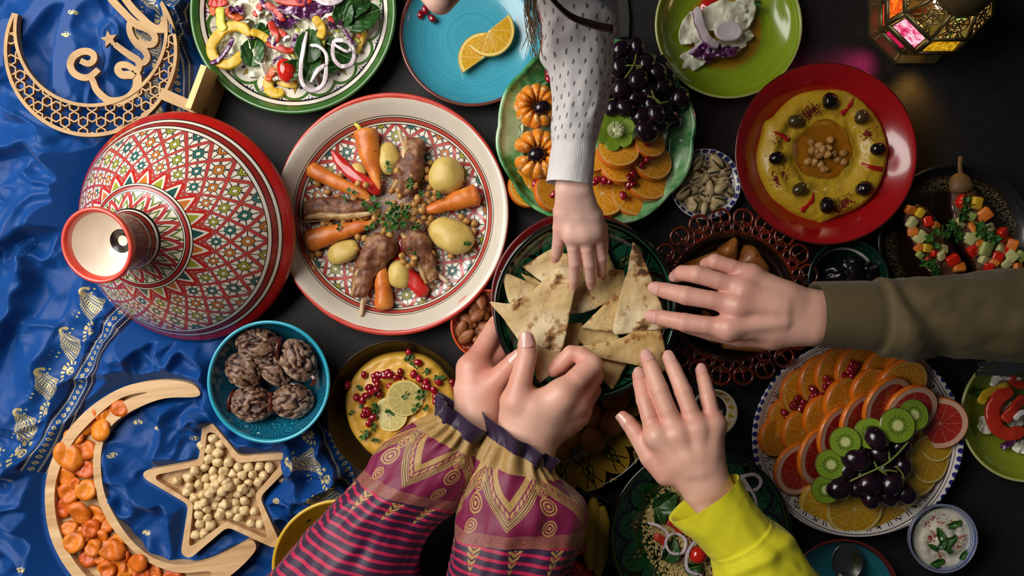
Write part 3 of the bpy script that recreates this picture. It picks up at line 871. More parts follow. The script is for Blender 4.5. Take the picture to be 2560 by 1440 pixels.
def tray(name, outer, inner, z0, z1, depth, mat, label, cat):
    bm = bmesh.new(); ring = []
    def loop(pts, z, zref): return [bm.verts.new((*P(p[0], p[1], zref)[:2], z)) for p in pts]
    O0 = loop(outer, z0, z1); O1 = loop(outer, z1 - .0015, z1)
    co = np.mean(np.array(outer), 0)
    O2 = loop(outer, z1, z1)
    for v, w in zip(O2, range(len(O2))):
        a = O2[w - 1].co; 
    I1 = loop(inner, z1, z1); I0 = loop(inner, z1 - depth, z1)
    def strip(A, B):
        for k in range(len(A)):
            l = (k + 1) % len(A); bm.faces.new((A[k], A[l], B[l], B[k]))
    strip(O0, O1); strip(O1, O2); strip(I1, I0)
    def edges(A): return [bm.edges.get((A[k], A[(k + 1) % len(A)])) or bm.edges.new((A[k], A[(k + 1) % len(A)])) for k in range(len(A))]
    bmesh.ops.triangle_fill(bm, edges=edges(O2) + edges(I1), use_beauty=True)
    bmesh.ops.triangle_fill(bm, edges=edges(I0), use_beauty=True)
    bmesh.ops.triangle_fill(bm, edges=edges(O0), use_beauty=True)
    bmesh.ops.recalc_face_normals(bm, faces=bm.faces)
    me = bpy.data.meshes.new(name); bm.to_mesh(me); bm.free()
    me.polygons.foreach_set('use_smooth', [True] * len(me.polygons)); autosmooth(me, 35)
    return obj(name, me, mat, label=label, cat=cat)

# ================================================================== tray outlines (px)
MOON_OUT = catmull([(497, 975), (470, 957), (400, 950), (310, 967), (225, 1018), (160, 1090), (122, 1170), (112, 1250), (125, 1340), (165, 1420), (230, 1490), (320, 1530), (420, 1530), (510, 1485), (585, 1432), (630, 1388), (640, 1364), (624, 1351), (584, 1371), (523, 1400), (453, 1412), (390, 1398), (340, 1362), (300, 1312), (264, 1242), (252, 1170), (258, 1105), (285, 1058), (340, 1022), (411, 996), (491, 992)], 5, True)
MOON_IN = catmull([(368, 981), (305, 994), (242, 1040), (182, 1106), (146, 1180), (136, 1250), (149, 1330), (186, 1403), (247, 1468), (325, 1505), (415, 1503), (490, 1468), (528, 1430), (450, 1432), (375, 1408), (310, 1355), (262, 1290), (237, 1215), (234, 1135), (255, 1062), (300, 1008)], 5, True)
STAR_OUT = [B7(*p) for p in ((512, 500), (548, 150), (600, 160), (850, 462), (1290, 425), (1330, 470), (1012, 795), (1178, 1165), (1130, 1215), (748, 1038), (440, 1300), (365, 1260), (428, 855), (60, 640), (60, 580))]
STAR_IN = [B7(*p) for p in ((548, 535), (580, 262), (650, 270), (835, 515), (1180, 485), (1210, 500), (972, 772), (1078, 1120), (1055, 1130), (738, 992), (452, 1200), (432, 1185), (468, 845), (160, 650), (165, 612))]
STAR_OUT = round_poly(STAR_OUT, 16); STAR_IN = round_poly(STAR_IN, 10)
TZ0, TZ1 = .008, .027

# ================================================================== blue silk cloth
def poly_dist(X, Y, poly):
    """signed distance (px) to polygon, negative inside"""
    poly = np.array([tuple(p) for p in poly], dtype=float); d = np.full(X.shape, 1e9); ins = np.zeros(X.shape, bool)
    for i in range(len(poly)):
        a, b = poly[i - 1], poly[i]; ab = b - a; L = ab @ ab + 1e-9
        t = np.clip(((X - a[0]) * ab[0] + (Y - a[1]) * ab[1]) / L, 0, 1)
        d = np.minimum(d, (X - a[0] - t * ab[0]) ** 2 + (Y - a[1] - t * ab[1]) ** 2)
        c = ((a[1] > Y) != (b[1] > Y)) & (X < (b[0] - a[0]) * (Y - a[1]) / (b[1] - a[1] + 1e-12) + a[0])
        ins ^= c
    d = np.sqrt(d); return np.where(ins, -d, d)
def line_dist(X, Y, pts):
    d = np.full(X.shape, 1e9); s = np.zeros(X.shape)
    pts = [np.array(p, dtype=float) for p in catmull(pts, 5)]
    for a, b in zip(pts, pts[1:]):
        ab = b - a; L = ab @ ab + 1e-9
        t = np.clip(((X - a[0]) * ab[0] + (Y - a[1]) * ab[1]) / L, 0, 1)
        q = np.sqrt((X - a[0] - t * ab[0]) ** 2 + (Y - a[1] - t * ab[1]) ** 2)
        sd = np.sign((X - a[0]) * ab[1] - (Y - a[1]) * ab[0])
        m = q < d; d = np.where(m, q, d); s = np.where(m, sd, s)
    return d, s
def sm(lo, hi, v):
    t = np.clip((v - lo) / (hi - lo), 0, 1); return t * t * (3 - 2 * t)
CLOTH_EDGE = [(-160, -160), (480, -160), (492, 60), (520, 200), (505, 260), (450, 330), (500, 500), (560, 700), (600, 850), (700, 960), (806, 1068), (862, 1130), (900, 1240), (812, 1300), (745, 1400), (715, 1580), (-160, 1580)]
RIDGES = [  # points, height, soft width, steep width
    ([(-60, 690), (60, 600), (150, 545), (232, 470)], .030, 75, 16),
    ([(-60, 430), (60, 385), (130, 380), (215, 445)], .022, 45, 16),
    ([(60, 300), (120, 350), (175, 400), (225, 450)], .020, 40, 18),
    ([(-40, 905), (30, 830), (85, 730), (105, 660)], .024, 60, 18),
    ([(-40, 250), (70, 120), (130, 60), (230, -40)], .026, 60, 20),
    ([(188, -60), (192, 60), (178, 140), (170, 240)], .024, 45, 10),
    ([(300, -60), (330, 30), (300, 120), (290, 250)], .018, 40, 16),
    ([(372, -40), (430, 25), (480, 35), (500, 20)], .024, 28, 14),
    ([(446, 62), (455, 120), (462, 190), (470, 245)], .034, 22, 18),
    ([(490, 70), (497, 130), (500, 190), (505, 235)], .026, 18, 12),
    ([(-60, 1235), (50, 1165), (130, 1130), (215, 1065), (300, 940), (360, 860)], .024, 34, 14),
    ([(-60, 1090), (60, 1010), (100, 930), (150, 860)], .012, 50, 26),
    ([(330, 880), (345, 930), (410, 925), (470, 870)], .016, 24, 12),
    ([(420, 840), (415, 890), (440, 940), (520, 945)], .016, 24, 10),
    ([(470, 850), (520, 900), (525, 990), (560, 1060)], .020, 26, 14),
    ([(395, 1010), (405, 1090), (410, 1140), (470, 1145)], .016, 24, 9),
    ([(275, 1110), (300, 1170), (345, 1230), (400, 1245)], .012, 40, 16),
    ([(340, 1205), (335, 1260), (300, 1260), (285, 1240)], .010, 22, 12),
    ([(455, 1250), (450, 1330), (470, 1390), (560, 1385)], .012, 22, 12),
    ([(-60, 1250), (60, 1290), (100, 1370), (70, 1480)], .022, 55, 18),
    ([(-60, 1390), (20, 1360), (70, 1420), (60, 1500)], .016, 35, 16),
    ([(540, 1085), (590, 1105), (660, 1125), (720, 1112)], .028, 16, 14),
    ([(705, 1105), (735, 1190), (775, 1220), (850, 1180)], .030, 24, 14),
    ([(700, 1160), (722, 1215), (770, 1225), (790, 1215)], .030, 20, 14),
    ([(660, 1265), (720, 1240), (740, 1262), (760, 1250), (860, 1235)], .026, 22, 12),
    ([(690, 1300), (725, 1290), (740, 1320), (790, 1270)], .022, 20, 12),
    ([(820, 1110), (835, 1170), (880, 1220), (900, 1240)], .018, 22, 12),
]
def build_cloth():
    st = 3.6
    xs = np.arange(-150, 912, st); ys = np.arange(-150, 1570, st)
    X, Y = np.meshgrid(xs, ys, indexing='ij')
    q = np.stack([X / 90, Y / 90, X * 0], -1)
    wx = X + 26 * fbm(q, 2, 3); wy = Y + 26 * fbm(q, 2, 9)
    h = np.zeros(X.shape)
    for pts, hh, w1, w2 in RIDGES:
        d, s = line_dist(wx, wy, pts)
        w = np.where(s > 0, w1, w2)
        pr = np.exp(-(d / w) ** 1.5)
        hh2 = hh * 1.2; h = np.maximum(h, hh2 * pr) + .18 * np.minimum(h, hh2 * pr)
    ca, sa = math.cos(.95), math.sin(.95)
    U = (X * ca - Y * sa) / 420; W = (X * sa + Y * ca) / 150
    n = fbm(np.stack([U + .35 * fbm(q, 2, 4), W + .5 * fbm(q, 2, 5), X * 0], -1), 3, 21)
    h += .010 * np.maximum(0, 1 - np.abs(n) * 1.7) ** 1.5
    n2 = fbm(np.stack([U * 3.5 + fbm(q, 2, 6) * .8, W * 2.6, X * 0], -1), 2, 33)
    h += .0018 * np.maximum(0, 1 - np.abs(n2) * 1.6)
    ca, sa = math.cos(-.35), math.sin(-.35); U3 = (X * ca - Y * sa) / 300; W3 = (X * sa + Y * ca) / 110
    n3 = fbm(np.stack([U3 + .5 * fbm(q * .7, 2, 14), W3 + .6 * fbm(q * .7, 2, 15), X * 0], -1), 2, 51)
    h += .0085 * np.maximum(0, 1 - np.abs(n3) * 2.4) ** 1.3
    h += .004
    # flatten under the things that lie on it
    lim = np.full(X.shape, .08)
    def press(d, z, soft=30):
        nonlocal lim
        lim = np.minimum(lim, z + np.maximum(0, d) / soft * .022)
    shift = lambda pts: [np.array(p) for p in pts]
    press(poly_dist(X, Y, MOON_OUT), .0062)
    dstar = poly_dist(X, Y, STAR_OUT)
    # folds lie over the top and right tips of the star
    over = np.exp(-(((X - 512) / 26) ** 2 + ((Y - 1046) / 16) ** 2)) + np.exp(-(((X - 742) / 24) ** 2 + ((Y - 1148) / 30) ** 2))
    press(dstar + 0 * X, .0062)
    press(np.hypot(X - 671, Y - 955) - 95, .006)
    press(np.hypot(X - 470, Y - 575) - 262, .004, 45)
    press(poly_dist(X, Y, [(470, 160), (590, 190), (560, 330), (440, 300)]), .004)
    press(np.maximum(np.hypot(X - 226, Y - 125) - 220, 0), .029, 30)
    h = np.minimum(h, lim)
    h = h + .035 * np.clip(over * 1.6, 0, 1)
    de = poly_dist(X, Y, CLOTH_EDGE)
    h = .0012 + (h - .0012) * sm(2, -26, de)
    h = np.maximum(h, .0012)
    # drop faces outside
    nx, ny = X.shape
    k = PXM * (1 - h)                          # camera-neutral: lay out on the table plane
    WX = (X - 1280) * PXM; WY = (720 - Y) * PXM
    ids = -np.ones(X.shape, int); keep = de < 6
    ids[keep] = np.arange(keep.sum())
    Vv = np.stack([WX[keep], WY[keep], h[keep]], 1)
    a, b, c, d = ids[:-1, :-1], ids[1:, :-1], ids[1:, 1:], ids[:-1, 1:]
    ok = (a >= 0) & (b >= 0) & (c >= 0) & (d >= 0)
    Fq = np.stack([a[ok], d[ok], c[ok], b[ok]], 1)
    me = mesh('sari_cloth', Vv.tolist(), Fq.tolist())
    return obj('sari_cloth', me, M_SARI, label='crumpled royal blue silk cloth with gold paisley border on the left side', cat='cloth')
build_cloth()

# ================================================================== crescent and star trays
tray('crescent_tray', MOON_OUT, MOON_IN, TZ0, TZ1, .011, M_BAMBOO, 'crescent-shaped bamboo tray filled with dried apricots', 'tray')
tray('star_tray', STAR_OUT, STAR_IN, TZ0, TZ1, .011, M_BAMBOO2, 'five-pointed star bamboo tray filled with hazelnuts', 'tray')

# ================================================================== Eid crescent sign
def extr(left, right, z0, z1):
    """solid strip between two px edges lying at heights z0..z1"""
    V, F = [], []
    for (a, b) in zip(left, right):
        pa, pb = P(a[0], a[1], z1), P(b[0], b[1], z1)
        V += [(pa.x, pa.y, z1), (pb.x, pb.y, z1), (pb.x, pb.y, z0), (pa.x, pa.y, z0)]
    for i in range(len(left) - 1):
        o = i * 4
        for k in range(4): F.append((o + k, o + (k + 1) % 4, o + 4 + (k + 1) % 4, o + 4 + k))
    F.append((3, 2, 1, 0)); e = (len(left) - 1) * 4; F.append((e, e + 1, e + 2, e + 3))
    return V, F
ZK = [0]
def stroke(pts, w, z0, z1, n=7):
    """calligraphic stroke through px points with widths"""
    if not hasattr(w, '__len__'): w = [w] * len(pts)
    C = catmull([(p[0], p[1], ww) for p, ww in zip(pts, w)], n)
    L, R = [], []
    for i, c in enumerate(C):
        t = C[min(i + 1, len(C) - 1)] - C[max(i - 1, 0)]; t = t[:2] / (np.linalg.norm(t[:2]) + 1e-9)
        nn = np.array((-t[1], t[0])) * c[2] / 2
        L.append(c[:2] + nn); R.append(c[:2] - nn)
    ZK[0] += 1; dz = (ZK[0] % 23) * .00006      # laid pieces never share a plane
    return extr(L, R, z0 - dz, z1 + dz)
SZ0, SZ1 = .034, .039
sign = empty('crescent_sign', P(226, 160, SZ0), label='plywood crescent sign with the word Eid and pierced star lattice', cat='sign')
def spart(name, md, mat=M_PLY, parent=sign, smooth=False):
    return obj(name, mesh(name, *md, smooth=smooth, recalc=True), mat, parent=parent)
cA, rA, cB, rB = np.array((226., 125.)), 217., np.array((226., 74.)), 185.
ring_o, ring_o2, ring_i, ring_i2 = [], [], [], []
for i in range(91):
    s = i / 90
    ta = math.radians(205.5 + (-34.8 - 205.5) * s); tb = math.radians(192 + (-20.5 - 192) * s)
    o_ = cA + rA * np.array((math.cos(ta), math.sin(ta))); i_ = cB + rB * np.array((math.cos(tb), math.sin(tb)))
    d = i_ - o_; w = np.linalg.norm(d); b = min(9.5, w * .5); u = d / w
    ring_o.append(o_); ring_o2.append(o_ + u * b); ring_i.append(i_); ring_i2.append(i_ - u * min(8.5, w * .5))
md = join_md([extr(ring_o, ring_o2, SZ0 - .0016, SZ1 + .0016), extr(ring_i2, ring_i, SZ0 - .0018, SZ1 + .0018)])
spart('crescent_frame', md)
bars = []; al = 45.0; seen = set()
for i in range(-9, 10):
    for j in range(-9, 10):
        base = np.array((230 + al * (i + j * .5), 240 + al * j * math.sqrt(3) / 2))
        for cen in (base + np.array((0, al / math.sqrt(3))), base + np.array((al / 2, al / (2 * math.sqrt(3))))):
            rr = al / (2 * math.sqrt(3)) * .98
            hx = [cen + rr * np.array((math.cos(PI / 6 + k * PI / 3), math.sin(PI / 6 + k * PI / 3))) for k in range(6)]
            key = (round(cen[0]), round(cen[1]))
            if key in seen: continue
            seen.add(key)
            for k in range(6):
                p, q = hx[k], hx[(k + 1) % 6]
                mpt = (p + q) / 2
                ins = lambda e: np.linalg.norm(e - cA) < rA - 4 and np.linalg.norm(e - cB) > rB + 3 and e[1] > 60
                if ins(mpt) and (ins(p) or ins(q)):
                    if not ins(p): p = mpt
                    if not ins(q): q = mpt
                    bars.append(stroke([p, q], 3.6, SZ0, SZ1, 1))
spart('star_lattice', join_md(bars)); 
# lettering  E i d  and the dot star
E_ = [A1(*p) for p in ((722, 545), (790, 572), (838, 545), (840, 492), (790, 462), (718, 470), (655, 515), (632, 585), (662, 655), (735, 695), (805, 690), (868, 640), (885, 622))]
E2 = [A1(*p) for p in ((815, 690), (838, 735), (862, 800), (915, 860), (985, 905), (1080, 905), (1165, 870), (1222, 800), (1235, 735), (1225, 680), (1170, 672), (1098, 672), (1060, 630), (1078, 588), (1140, 585), (1200, 620), (1240, 655))]
I_ = [A1(*p) for p in ((1032, 398), (1100, 450), (1180, 505), (1240, 545), (1250, 600), (1225, 660))]
I2 = [A1(*p) for p in ((1225, 560), (1290, 565), (1325, 520), (1300, 455), (1235, 400), (1185, 330), (1165, 270), (1165, 215), (1190, 180))]
D1 = [A1(*p) for p in ((1180, 190), (1240, 230), (1310, 255), (1370, 295), (1395, 345), (1372, 395), (1310, 400), (1240, 370))]
D2 = [A1(*p) for p in ((960, -60), (1030, 25), (1105, 105), (1175, 175), (1250, 225), (1330, 235), (1400, 262), (1480, 262))]
D3 = [A1(*p) for p in ((1080, -80), (1125, -10), (1200, 85), (1275, 160), (1330, 215), (1400, 255), (1450, 245), (1478, 205), (1480, 150))]
D4 = [A1(*p) for p in ((960, -60), (975, -120), (1040, -140), (1080, -80))]
wl = lambda n, a=11, b=15: list(np.interp(np.linspace(0, 1, n), (0, .5, 1), (a * 1.22, b * 1.22, a * 1.22)))
spart('letter_e', join_md([stroke(E_, wl(len(E_), 12, 15), SZ0, SZ1), stroke(E2, wl(len(E2), 12, 18), SZ0, SZ1)]))
spart('letter_i', join_md([stroke(I_, wl(len(I_), 12, 15), SZ0, SZ1), stroke(I2, wl(len(I2), 11, 14), SZ0, SZ1)]))
spart('letter_d', join_md([stroke(D1, wl(len(D1), 14, 13), SZ0, SZ1), stroke(D2, 18, SZ0, SZ1), stroke(D3, wl(len(D3), 14, 16), SZ0, SZ1), stroke(D4, 14, SZ0, SZ1)]))
sc_ = np.array(A1(980, 350)); pts = []
for k in range(10):
    r_ = 22 if k % 2 == 0 else 10
    t_ = -PI / 2 - .22 + k * PI / 5
    pts.append(sc_ + r_ * np.array((math.cos(t_), math.sin(t_))))
top = [tuple(P(p[0], p[1], SZ1)) for p in pts]; bot = [(v[0], v[1], SZ0) for v in top]
spart('star_dot', loft([bot, top], True, True))
spart('star_bridge', stroke([A1(1005, 385), A1(1045, 405)], 8, SZ0, SZ1, 1))
spart('stem', stroke([A1(1440, 835), A1(1660, 930), A1(1830, 1010)], [28, 27, 26], SZ0 - .001, SZ1 + .003, 2))
# upright foot board that the stem is slotted into
b0, b1 = P(573, 207, 0), P(536, 306, 0)
dirv = (b1 - b0).normalized(); nrm = Vector((-dirv.y, dirv.x, 0))
V = []
for z in (.0045, .074):
    for p, n_ in ((b0, 0), (b1, 0), (b1, -.007), (b0, -.007)):
        q = p + nrm * n_; V.append((q.x, q.y, z))
spart('foot_board', (V, [(0, 1, 2, 3), (7, 6, 5, 4), (0, 4, 5, 1), (1, 5, 6, 2), (2, 6, 7, 3), (3, 7, 4, 0)]), M_PINE)

# ================================================================== tagine lid, leaning on the tagine dish
Bc = P(470, 571, .037); Ac = P(241, 614, .205)
axis = (Ac - Bc); hl = axis.length; axis.normalize()
LIDP = [(.130, .004), (.1335, 0), (.1365, .002), (.1375, .006), (.1355, .0105), (.132, .014), (.1275, .0205), (.118, .0345), (.107, .049), (.094, .063), (.080, .0755), (.068, .0855), (.0585, .0935), (.057, .0955), (.0535, .0975), (.050, .0985), (.043, .1035), (.036, .1095), (.0305, .1165), (.0275, .125), (.0268, .134), (.0285, .144), (.0325, .155), (.0365, .165), (.0385, .171), (.0382, .1735), (.0365, .1748), (.0343, .1738), (.0325, .169), (.0295, .158), (.0265, .148), (.0215, .139), (.0145, .1335), (.0065, .132), (.0055, .130), (0, .129)]
kz = hl / .1735
lid_me = mesh('tagine_lid', *lathe([(r, z) for r, z in LIDP], 160), recalc=True)
rotq = axis.to_track_quat('Z', 'Y')
lid = obj('tagine_lid', lid_me, M_LID, loc=Bc, label='conical clay tagine lid with red lattice pattern and white cup knob', cat='lid')
lid.rotation_euler = rotq.to_euler(); lid.scale = (1, 1, kz)

# ================================================================== tagine dish
tagine = plate('tagine_dish', 979, 535, 300, .034, [(0, .007), (.72, .007), (.78, .0085), (.81, .012), (.86, .020), (.93, .029), (1.0, .034)], M_TAGINE, 'large round tagine dish with red rim holding lamb and vegetables', 'dish', t=.007, ex=.965, foot=.55)
# ================================================================== the other dishes
FLATP = lambda H, d=.006, k=.72: [(0, d), (k, d), (k + .05, d + .0015), (k + .13, d + (H - d) * .45), (.97, H * .97), (1, H)]
COUPE = lambda H, d=.005: [(0, d), (.45, d + .0005), (.62, d + H * .06), (.76, d + H * .2), (.88, d + (H - d) * .52), (.96, d + (H - d) * .82), (1, H)]
BOWL = lambda H, d=.005: [(0, d), (.3, d + .0006), (.5, d + H * .07), (.68, d + H * .22), (.82, d + H * .45), (.92, d + H * .68), (.97, H * .9), (1, H)]
salad_plate = plate('salad_plate', 732, 26, 255, .038, FLATP(.038, .008, .52), M_SALADPLATE, 'large white and green painted plate heaped with mixed salad', t=.006)
blue_plate = plate('dinner_plate', 1180, 84, 180, .026, COUPE(.026), M_TURQ, 'turquoise plate with brown rim holding two orange half slices')
lime_plate = plate('dinner_plate', 1822, 62, 182, .030, COUPE(.030), M_LIME, 'lime green plate with ochre centre and leftover salad beside the lantern')
red_plate = plate('dinner_plate', 2066, 384, 226, .048, [(0, .022), (.5, .022), (.66, .024), (.74, .029), (.82, .037), (.92, .044), (1, .048)], M_RED, 'round red plate spread with olive-topped golden hummus', foot=.45, foot_h=.014)
LEAFN = 20
leaf_platter = plate('fruit_platter', 1490, 332, 246, .036, [(0, .010), (.66, .010), (.70, .012), (.745, .020), (.755, .0215), (.765, .020), (.80, .022), (.90, .029), (.97, .0345), (1, .036)], M_LEAFGREEN,
                     'scalloped green glazed platter with mandarins, grapes and orange slices', 'platter', t=.006, ey=.955,
                     rmod=lambda a, i: 1 + (.030 * abs(math.sin(a * LEAFN / 4 + .4)) - .016 + .004 * math.sin(a * 10 + 1)) , foot=.5, seg=240)
red_bowl = plate('pedestal_bowl', 1448, 750, 219, .058, [(0, .048), (.5, .0485), (.8, .052), (.94, .055), (1, .058)], M_REDBOWL, 'dark red pedestal dish under the green bread plate', 'bowl', foot=.36, foot_h=.044)
BZ = .0595
bread_plate = plate('bread_plate', 1464, 772, 227, .034, COUPE(.034, .006), M_BREADPLATE, 'dark green arch-painted plate with black rim holding flatbread', z0=BZ, t=.006, foot=.42)
fal_platter = plate('falafel_platter', 1401, 1030, 240, .028, FLATP(.028, .006, .62), M_FALPLATE, 'ochre and black painted platter holding falafel', 'platter', ey=.86, t=.006, foot=.4)
cous_plate = plate('couscous_plate', 1752, 1345, 226, .050, [(0, .020), (.5, .020), (.58, .023), (.66, .029), (.82, .041), (.95, .048), (1, .050)], M_COUSPLATE, 'deep green painted plate of couscous salad under the yellow sleeve', t=.006, foot=.42, foot_h=.012)
cit_platter = plate('citrus_platter', 2146, 1096, 262, .028, [(0, .006), (.72, .006), (.76, .008), (.82, .017), (.92, .024), (1, .028)], M_CITPLATE, 'white oval platter with blue dotted rim and citrus slices', 'platter', ey=.935, t=.005)
egg_dish = plate('stoneware_dish', 2394, 606, 196, .028, COUPE(.028), M_EGGDISH, 'dark speckled stoneware dish holding two stuffed eggplants', 'dish', foot=.42)
pist_bowl = plate('small_dish', 1764, 460, 87, .020, BOWL(.020, .004), M_PISTBOWL, 'small white dish with blue marks full of pistachios', 'dish', t=.003)
open_plate = empty('openwork_plate', P(1830, 742, 0), label='brown glazed plate with pierced openwork rim holding fried pastries', cat='plate')
OPZ = .034
opl = plate('plate_well', 1830, 742, 158, OPZ - .004, [(0, .008), (.6, .008), (.8, .012), (.94, .024), (1, OPZ - .004)], M_DARKDISH, '', parent=open_plate, t=.005)
cO = P(1830, 742, OPZ); cO.z = 0
parts = []
NO = 22; r0 = S(160, OPZ); r1 = S(222, OPZ)
for k in range(NO):
    a0 = 2 * PI * k / NO; da = 2 * PI / NO
    def pol(r, a, z=OPZ): return (cO.x + r * math.cos(a), cO.y + r * math.sin(a), z)
    w = r1 - r0
    big = [pol(r0 + w * (.62 + .36 * math.sin(t)), a0 + da * .42 * math.cos(t)) for t in np.linspace(0, 2 * PI, 20)[:-1]]
    parts.append(tube(big, .0020, 6, closed=True, flat=1.3))
    for s in (-1, 1):
        sml = [pol(r0 + w * (.24 + .22 * math.sin(t)), a0 + da * (s * .25 + .21 * math.cos(t))) for t in np.linspace(0, 2 * PI, 14)[:-1]]
        parts.append(tube(sml, .0017, 6, closed=True, flat=1.3))
    bud = sphere(2, (.0034, .0034, .003)); parts.append(xf(bud, Matrix.Translation(Vector(pol(r0 + w * .46, a0)))))
    parts.append(tube([pol(r0 + w * .46, a0), pol(r0 + w * .95, a0)], .0013, 6))
parts.append(tube([pol(r0 + .001, t, OPZ - .002) for t in np.linspace(0, 2 * PI, 97)[:-1]], .0028, 8, closed=True))
obj('openwork_rim', mesh('openwork_rim', *join_md(parts)), M_BROWNGLAZE, parent=open_plate)
prune_bowl = plate('prune_bowl', 2122, 700, 100, .040, BOWL(.040, .006), M_PRUNEBOWL, 'small dark green bowl of prunes beside the olive sleeve cuff', 'bowl', t=.004)
alm_bowl = plate('almond_bowl', 1215, 812, 87, .030, BOWL(.030, .004), M_ALMBOWL, 'small orange bowl with white lattice lines holding almonds', 'bowl', t=.003)
dates_bowl = plate('dates_bowl', 671, 955, 151, .058, BOWL(.058, .006), M_DATESBOWL, 'turquoise relief bowl holding wrinkled brown dates', 'bowl', z0=.0062, t=.005, foot=.48)
pan = plate('hummus_pan', 993, 1028, 176, .036, [(0, .004), (.74, .004), (.82, .007), (.9, .016), (.97, .031), (1, .036)], M_PAN, 'shallow dark bronze pan holding pomegranate-topped hummus', 'pan', t=.0025, foot=.7)
yog_bowl = plate('yogurt_bowl', 2359, 1347, 85, .036, BOWL(.036, .005), M_YOGBOWL, 'small white bowl with fine blue hatching holding yogurt dip', 'bowl', t=.003)
teal_plate = plate('side_plate', 2108, 1492, 142, .024, COUPE(.024), M_TEAL, 'teal plate with dark red rim at the bottom edge')
lime_plate2 = plate('dinner_plate', 2570, 1038, 166, .028, COUPE(.028), M_LIME2, 'olive green plate with sliced red pepper salad at the right edge')
yel_bowl = plate('serving_bowl', 848, 1418, 166, .060, BOWL(.060, .006), M_YELLOWBOWL, 'yellow bowl half hidden under the striped purple sleeve', 'bowl', t=.005)
cup = plate('sauce_bowl', 1786, 1032, 57, .030, BOWL(.030, .004), M_CUP, 'tiny cream bowl with yellow flower rim behind the reaching hand', 'bowl', t=.003)
pickle_dish = plate('pickle_dish', 1440, 1380, 150, .030, COUPE(.030), M_DARKDISH, 'dark dish of peppers and radishes beside the purple sleeve', 'dish')
# ================================================================== food helpers
RNG = random.Random(11)
def rv(s): return RNG.uniform(-s, s)
def at(md_or_me, name, p, z, mat, rot=(0, 0, 0), scale=1, **k):
    return obj(name, md_or_me, mat, loc=P(p[0], p[1], z), rot=rot, scale=scale, **k)
def path3(pts):
    """pts [(px,py,z)] -> smooth world points"""
    return catmull([tuple(P(p[0], p[1], p[2])) for p in pts], 6)
def recentre(md):
    V = np.array(md[0]); c = V.mean(0); c[2] = V[:, 2].min()
    return (V - c).tolist(), md[1], Vector(c)
def put(name, md, mat, smooth=True, recalc=False, **k):
    V, F, c = recentre(md)
    return obj(name, mesh(name, V, F, smooth, recalc), mat, loc=c, **k)
def stick(pts, prof, seg=12, flat=.85):
    C = path3(pts); return tube(C, taper(len(C), prof), seg, flat=flat)
# ---- shared small meshes
def nutmesh(name, s, amp, sc, seed, sub=3):
    me = mesh(name, *sphere(sub, s)); return displace(me, amp, sc, seed)
ME_CHICK = []
for k in range(3):
    V, F = sphere(3, (.0046, .0043, .0041))
    V = [(x + (.0016 if x > .003 else 0) * max(0, 1 - (y * y + z * z) / 6e-6), y, z - (.0008 * max(0, 1 - abs(y) / .0012) if x < 0 and z > 0 else 0)) for x, y, z in V]
    ME_CHICK.append(displace(mesh('chickpea', V, F), .0003, 260, k))
ME_HAZEL = []
for k in range(4):
    V, F = sphere(3, (.0062, .0060, .0058))
    V = [(x * (1 - .25 * max(0, z / .006)), y * (1 - .25 * max(0, z / .006)), z * (1.15 if z > 0 else 1)) for x, y, z in V]
    V = [(x * (1 + .07 * math.cos(4 * math.atan2(y, x) + k)), y * (1 + .07 * math.cos(4 * math.atan2(y, x) + k)), z) for x, y, z in V]
    ME_HAZEL.append(displace(mesh('hazelnut', V, F), .0009, 200, k + 5))
ME_ARIL = nutmesh('pomegranate_seed', (.0046, .0034, .0033), .0005, 300, 4)
ME_GRAPE = nutmesh('grape', (.0115, .0095, .0093), .0003, 90, 4)
ME_OLIVE = nutmesh('olive', (.0095, .0080, .0078), .0003, 120, 8)
ME_OLIVEW = displace(nutmesh('olive', (.0100, .0086, .0078), .0004, 120, 9, 4), .0007, 230, 3, ridged=True)
def almond_md(L=.0115, W=.0068, T=.0042):
    V, F = sphere(3)
    return [(x * L, y * W * (1 - .38 * max(0, x) ** 1.5), z * T * (1 - .3 * max(0, x))) for x, y, z in V], F
ME_ALMOND = displace(mesh('almond', *almond_md()), .0003, 300, 2)
def parsley_md(R=.006, seed=0, n=3):
    """small leafy scrap: n lobed leaflets on a stalk"""
    out = []; r = random.Random(seed)
    for k in range(n):
        a = -0.9 + 1.8 * k / max(1, n - 1) + r.uniform(-.2, .2); L = R * r.uniform(.8, 1.1)
        cx, cy = math.cos(a) * L * .55, math.sin(a) * L * .55
        O = []
        for j in range(18):
            t = 2 * PI * j / 18; rr = L * .5 * (1 + .34 * math.cos(5 * t + 1)) * (1 if math.cos(t) > -.6 else .6)
            x, y = rr * math.cos(t), rr * .85 * math.sin(t)
            O.append((cx + x * math.cos(a) - y * math.sin(a), cy + x * math.sin(a) + y * math.cos(a)))
        b = r.uniform(.6, 2.); ph = r.uniform(0, 6)
        out.append(patch(O, 3, lambda x, y, t: .0008 + .0012 * math.sin(x * 700 * b + ph) + .0010 * t * t, .0003, center=(cx, cy)))
    out.append(tube([(-R * .5, 0, .0004), (0, 0, .0006), (R * .2, 0, .001)], .0004, 5))
    return join_md(out)
ME_PARS = [mesh('parsley_leaf', *parsley_md(.007, k, 3 if k % 2 else 2)) for k in range(4)]
def parsley(p, z, label, group, s=1.0, mat=None):
    return at(RNG.choice(ME_PARS), 'parsley_leaf', p, z, mat or M_PARSLEY, (rv(.35), rv(.35), RNG.uniform(0, 6.28)), .82 * s * RNG.uniform(.85, 1.2), label=label, cat='herb', group=group)
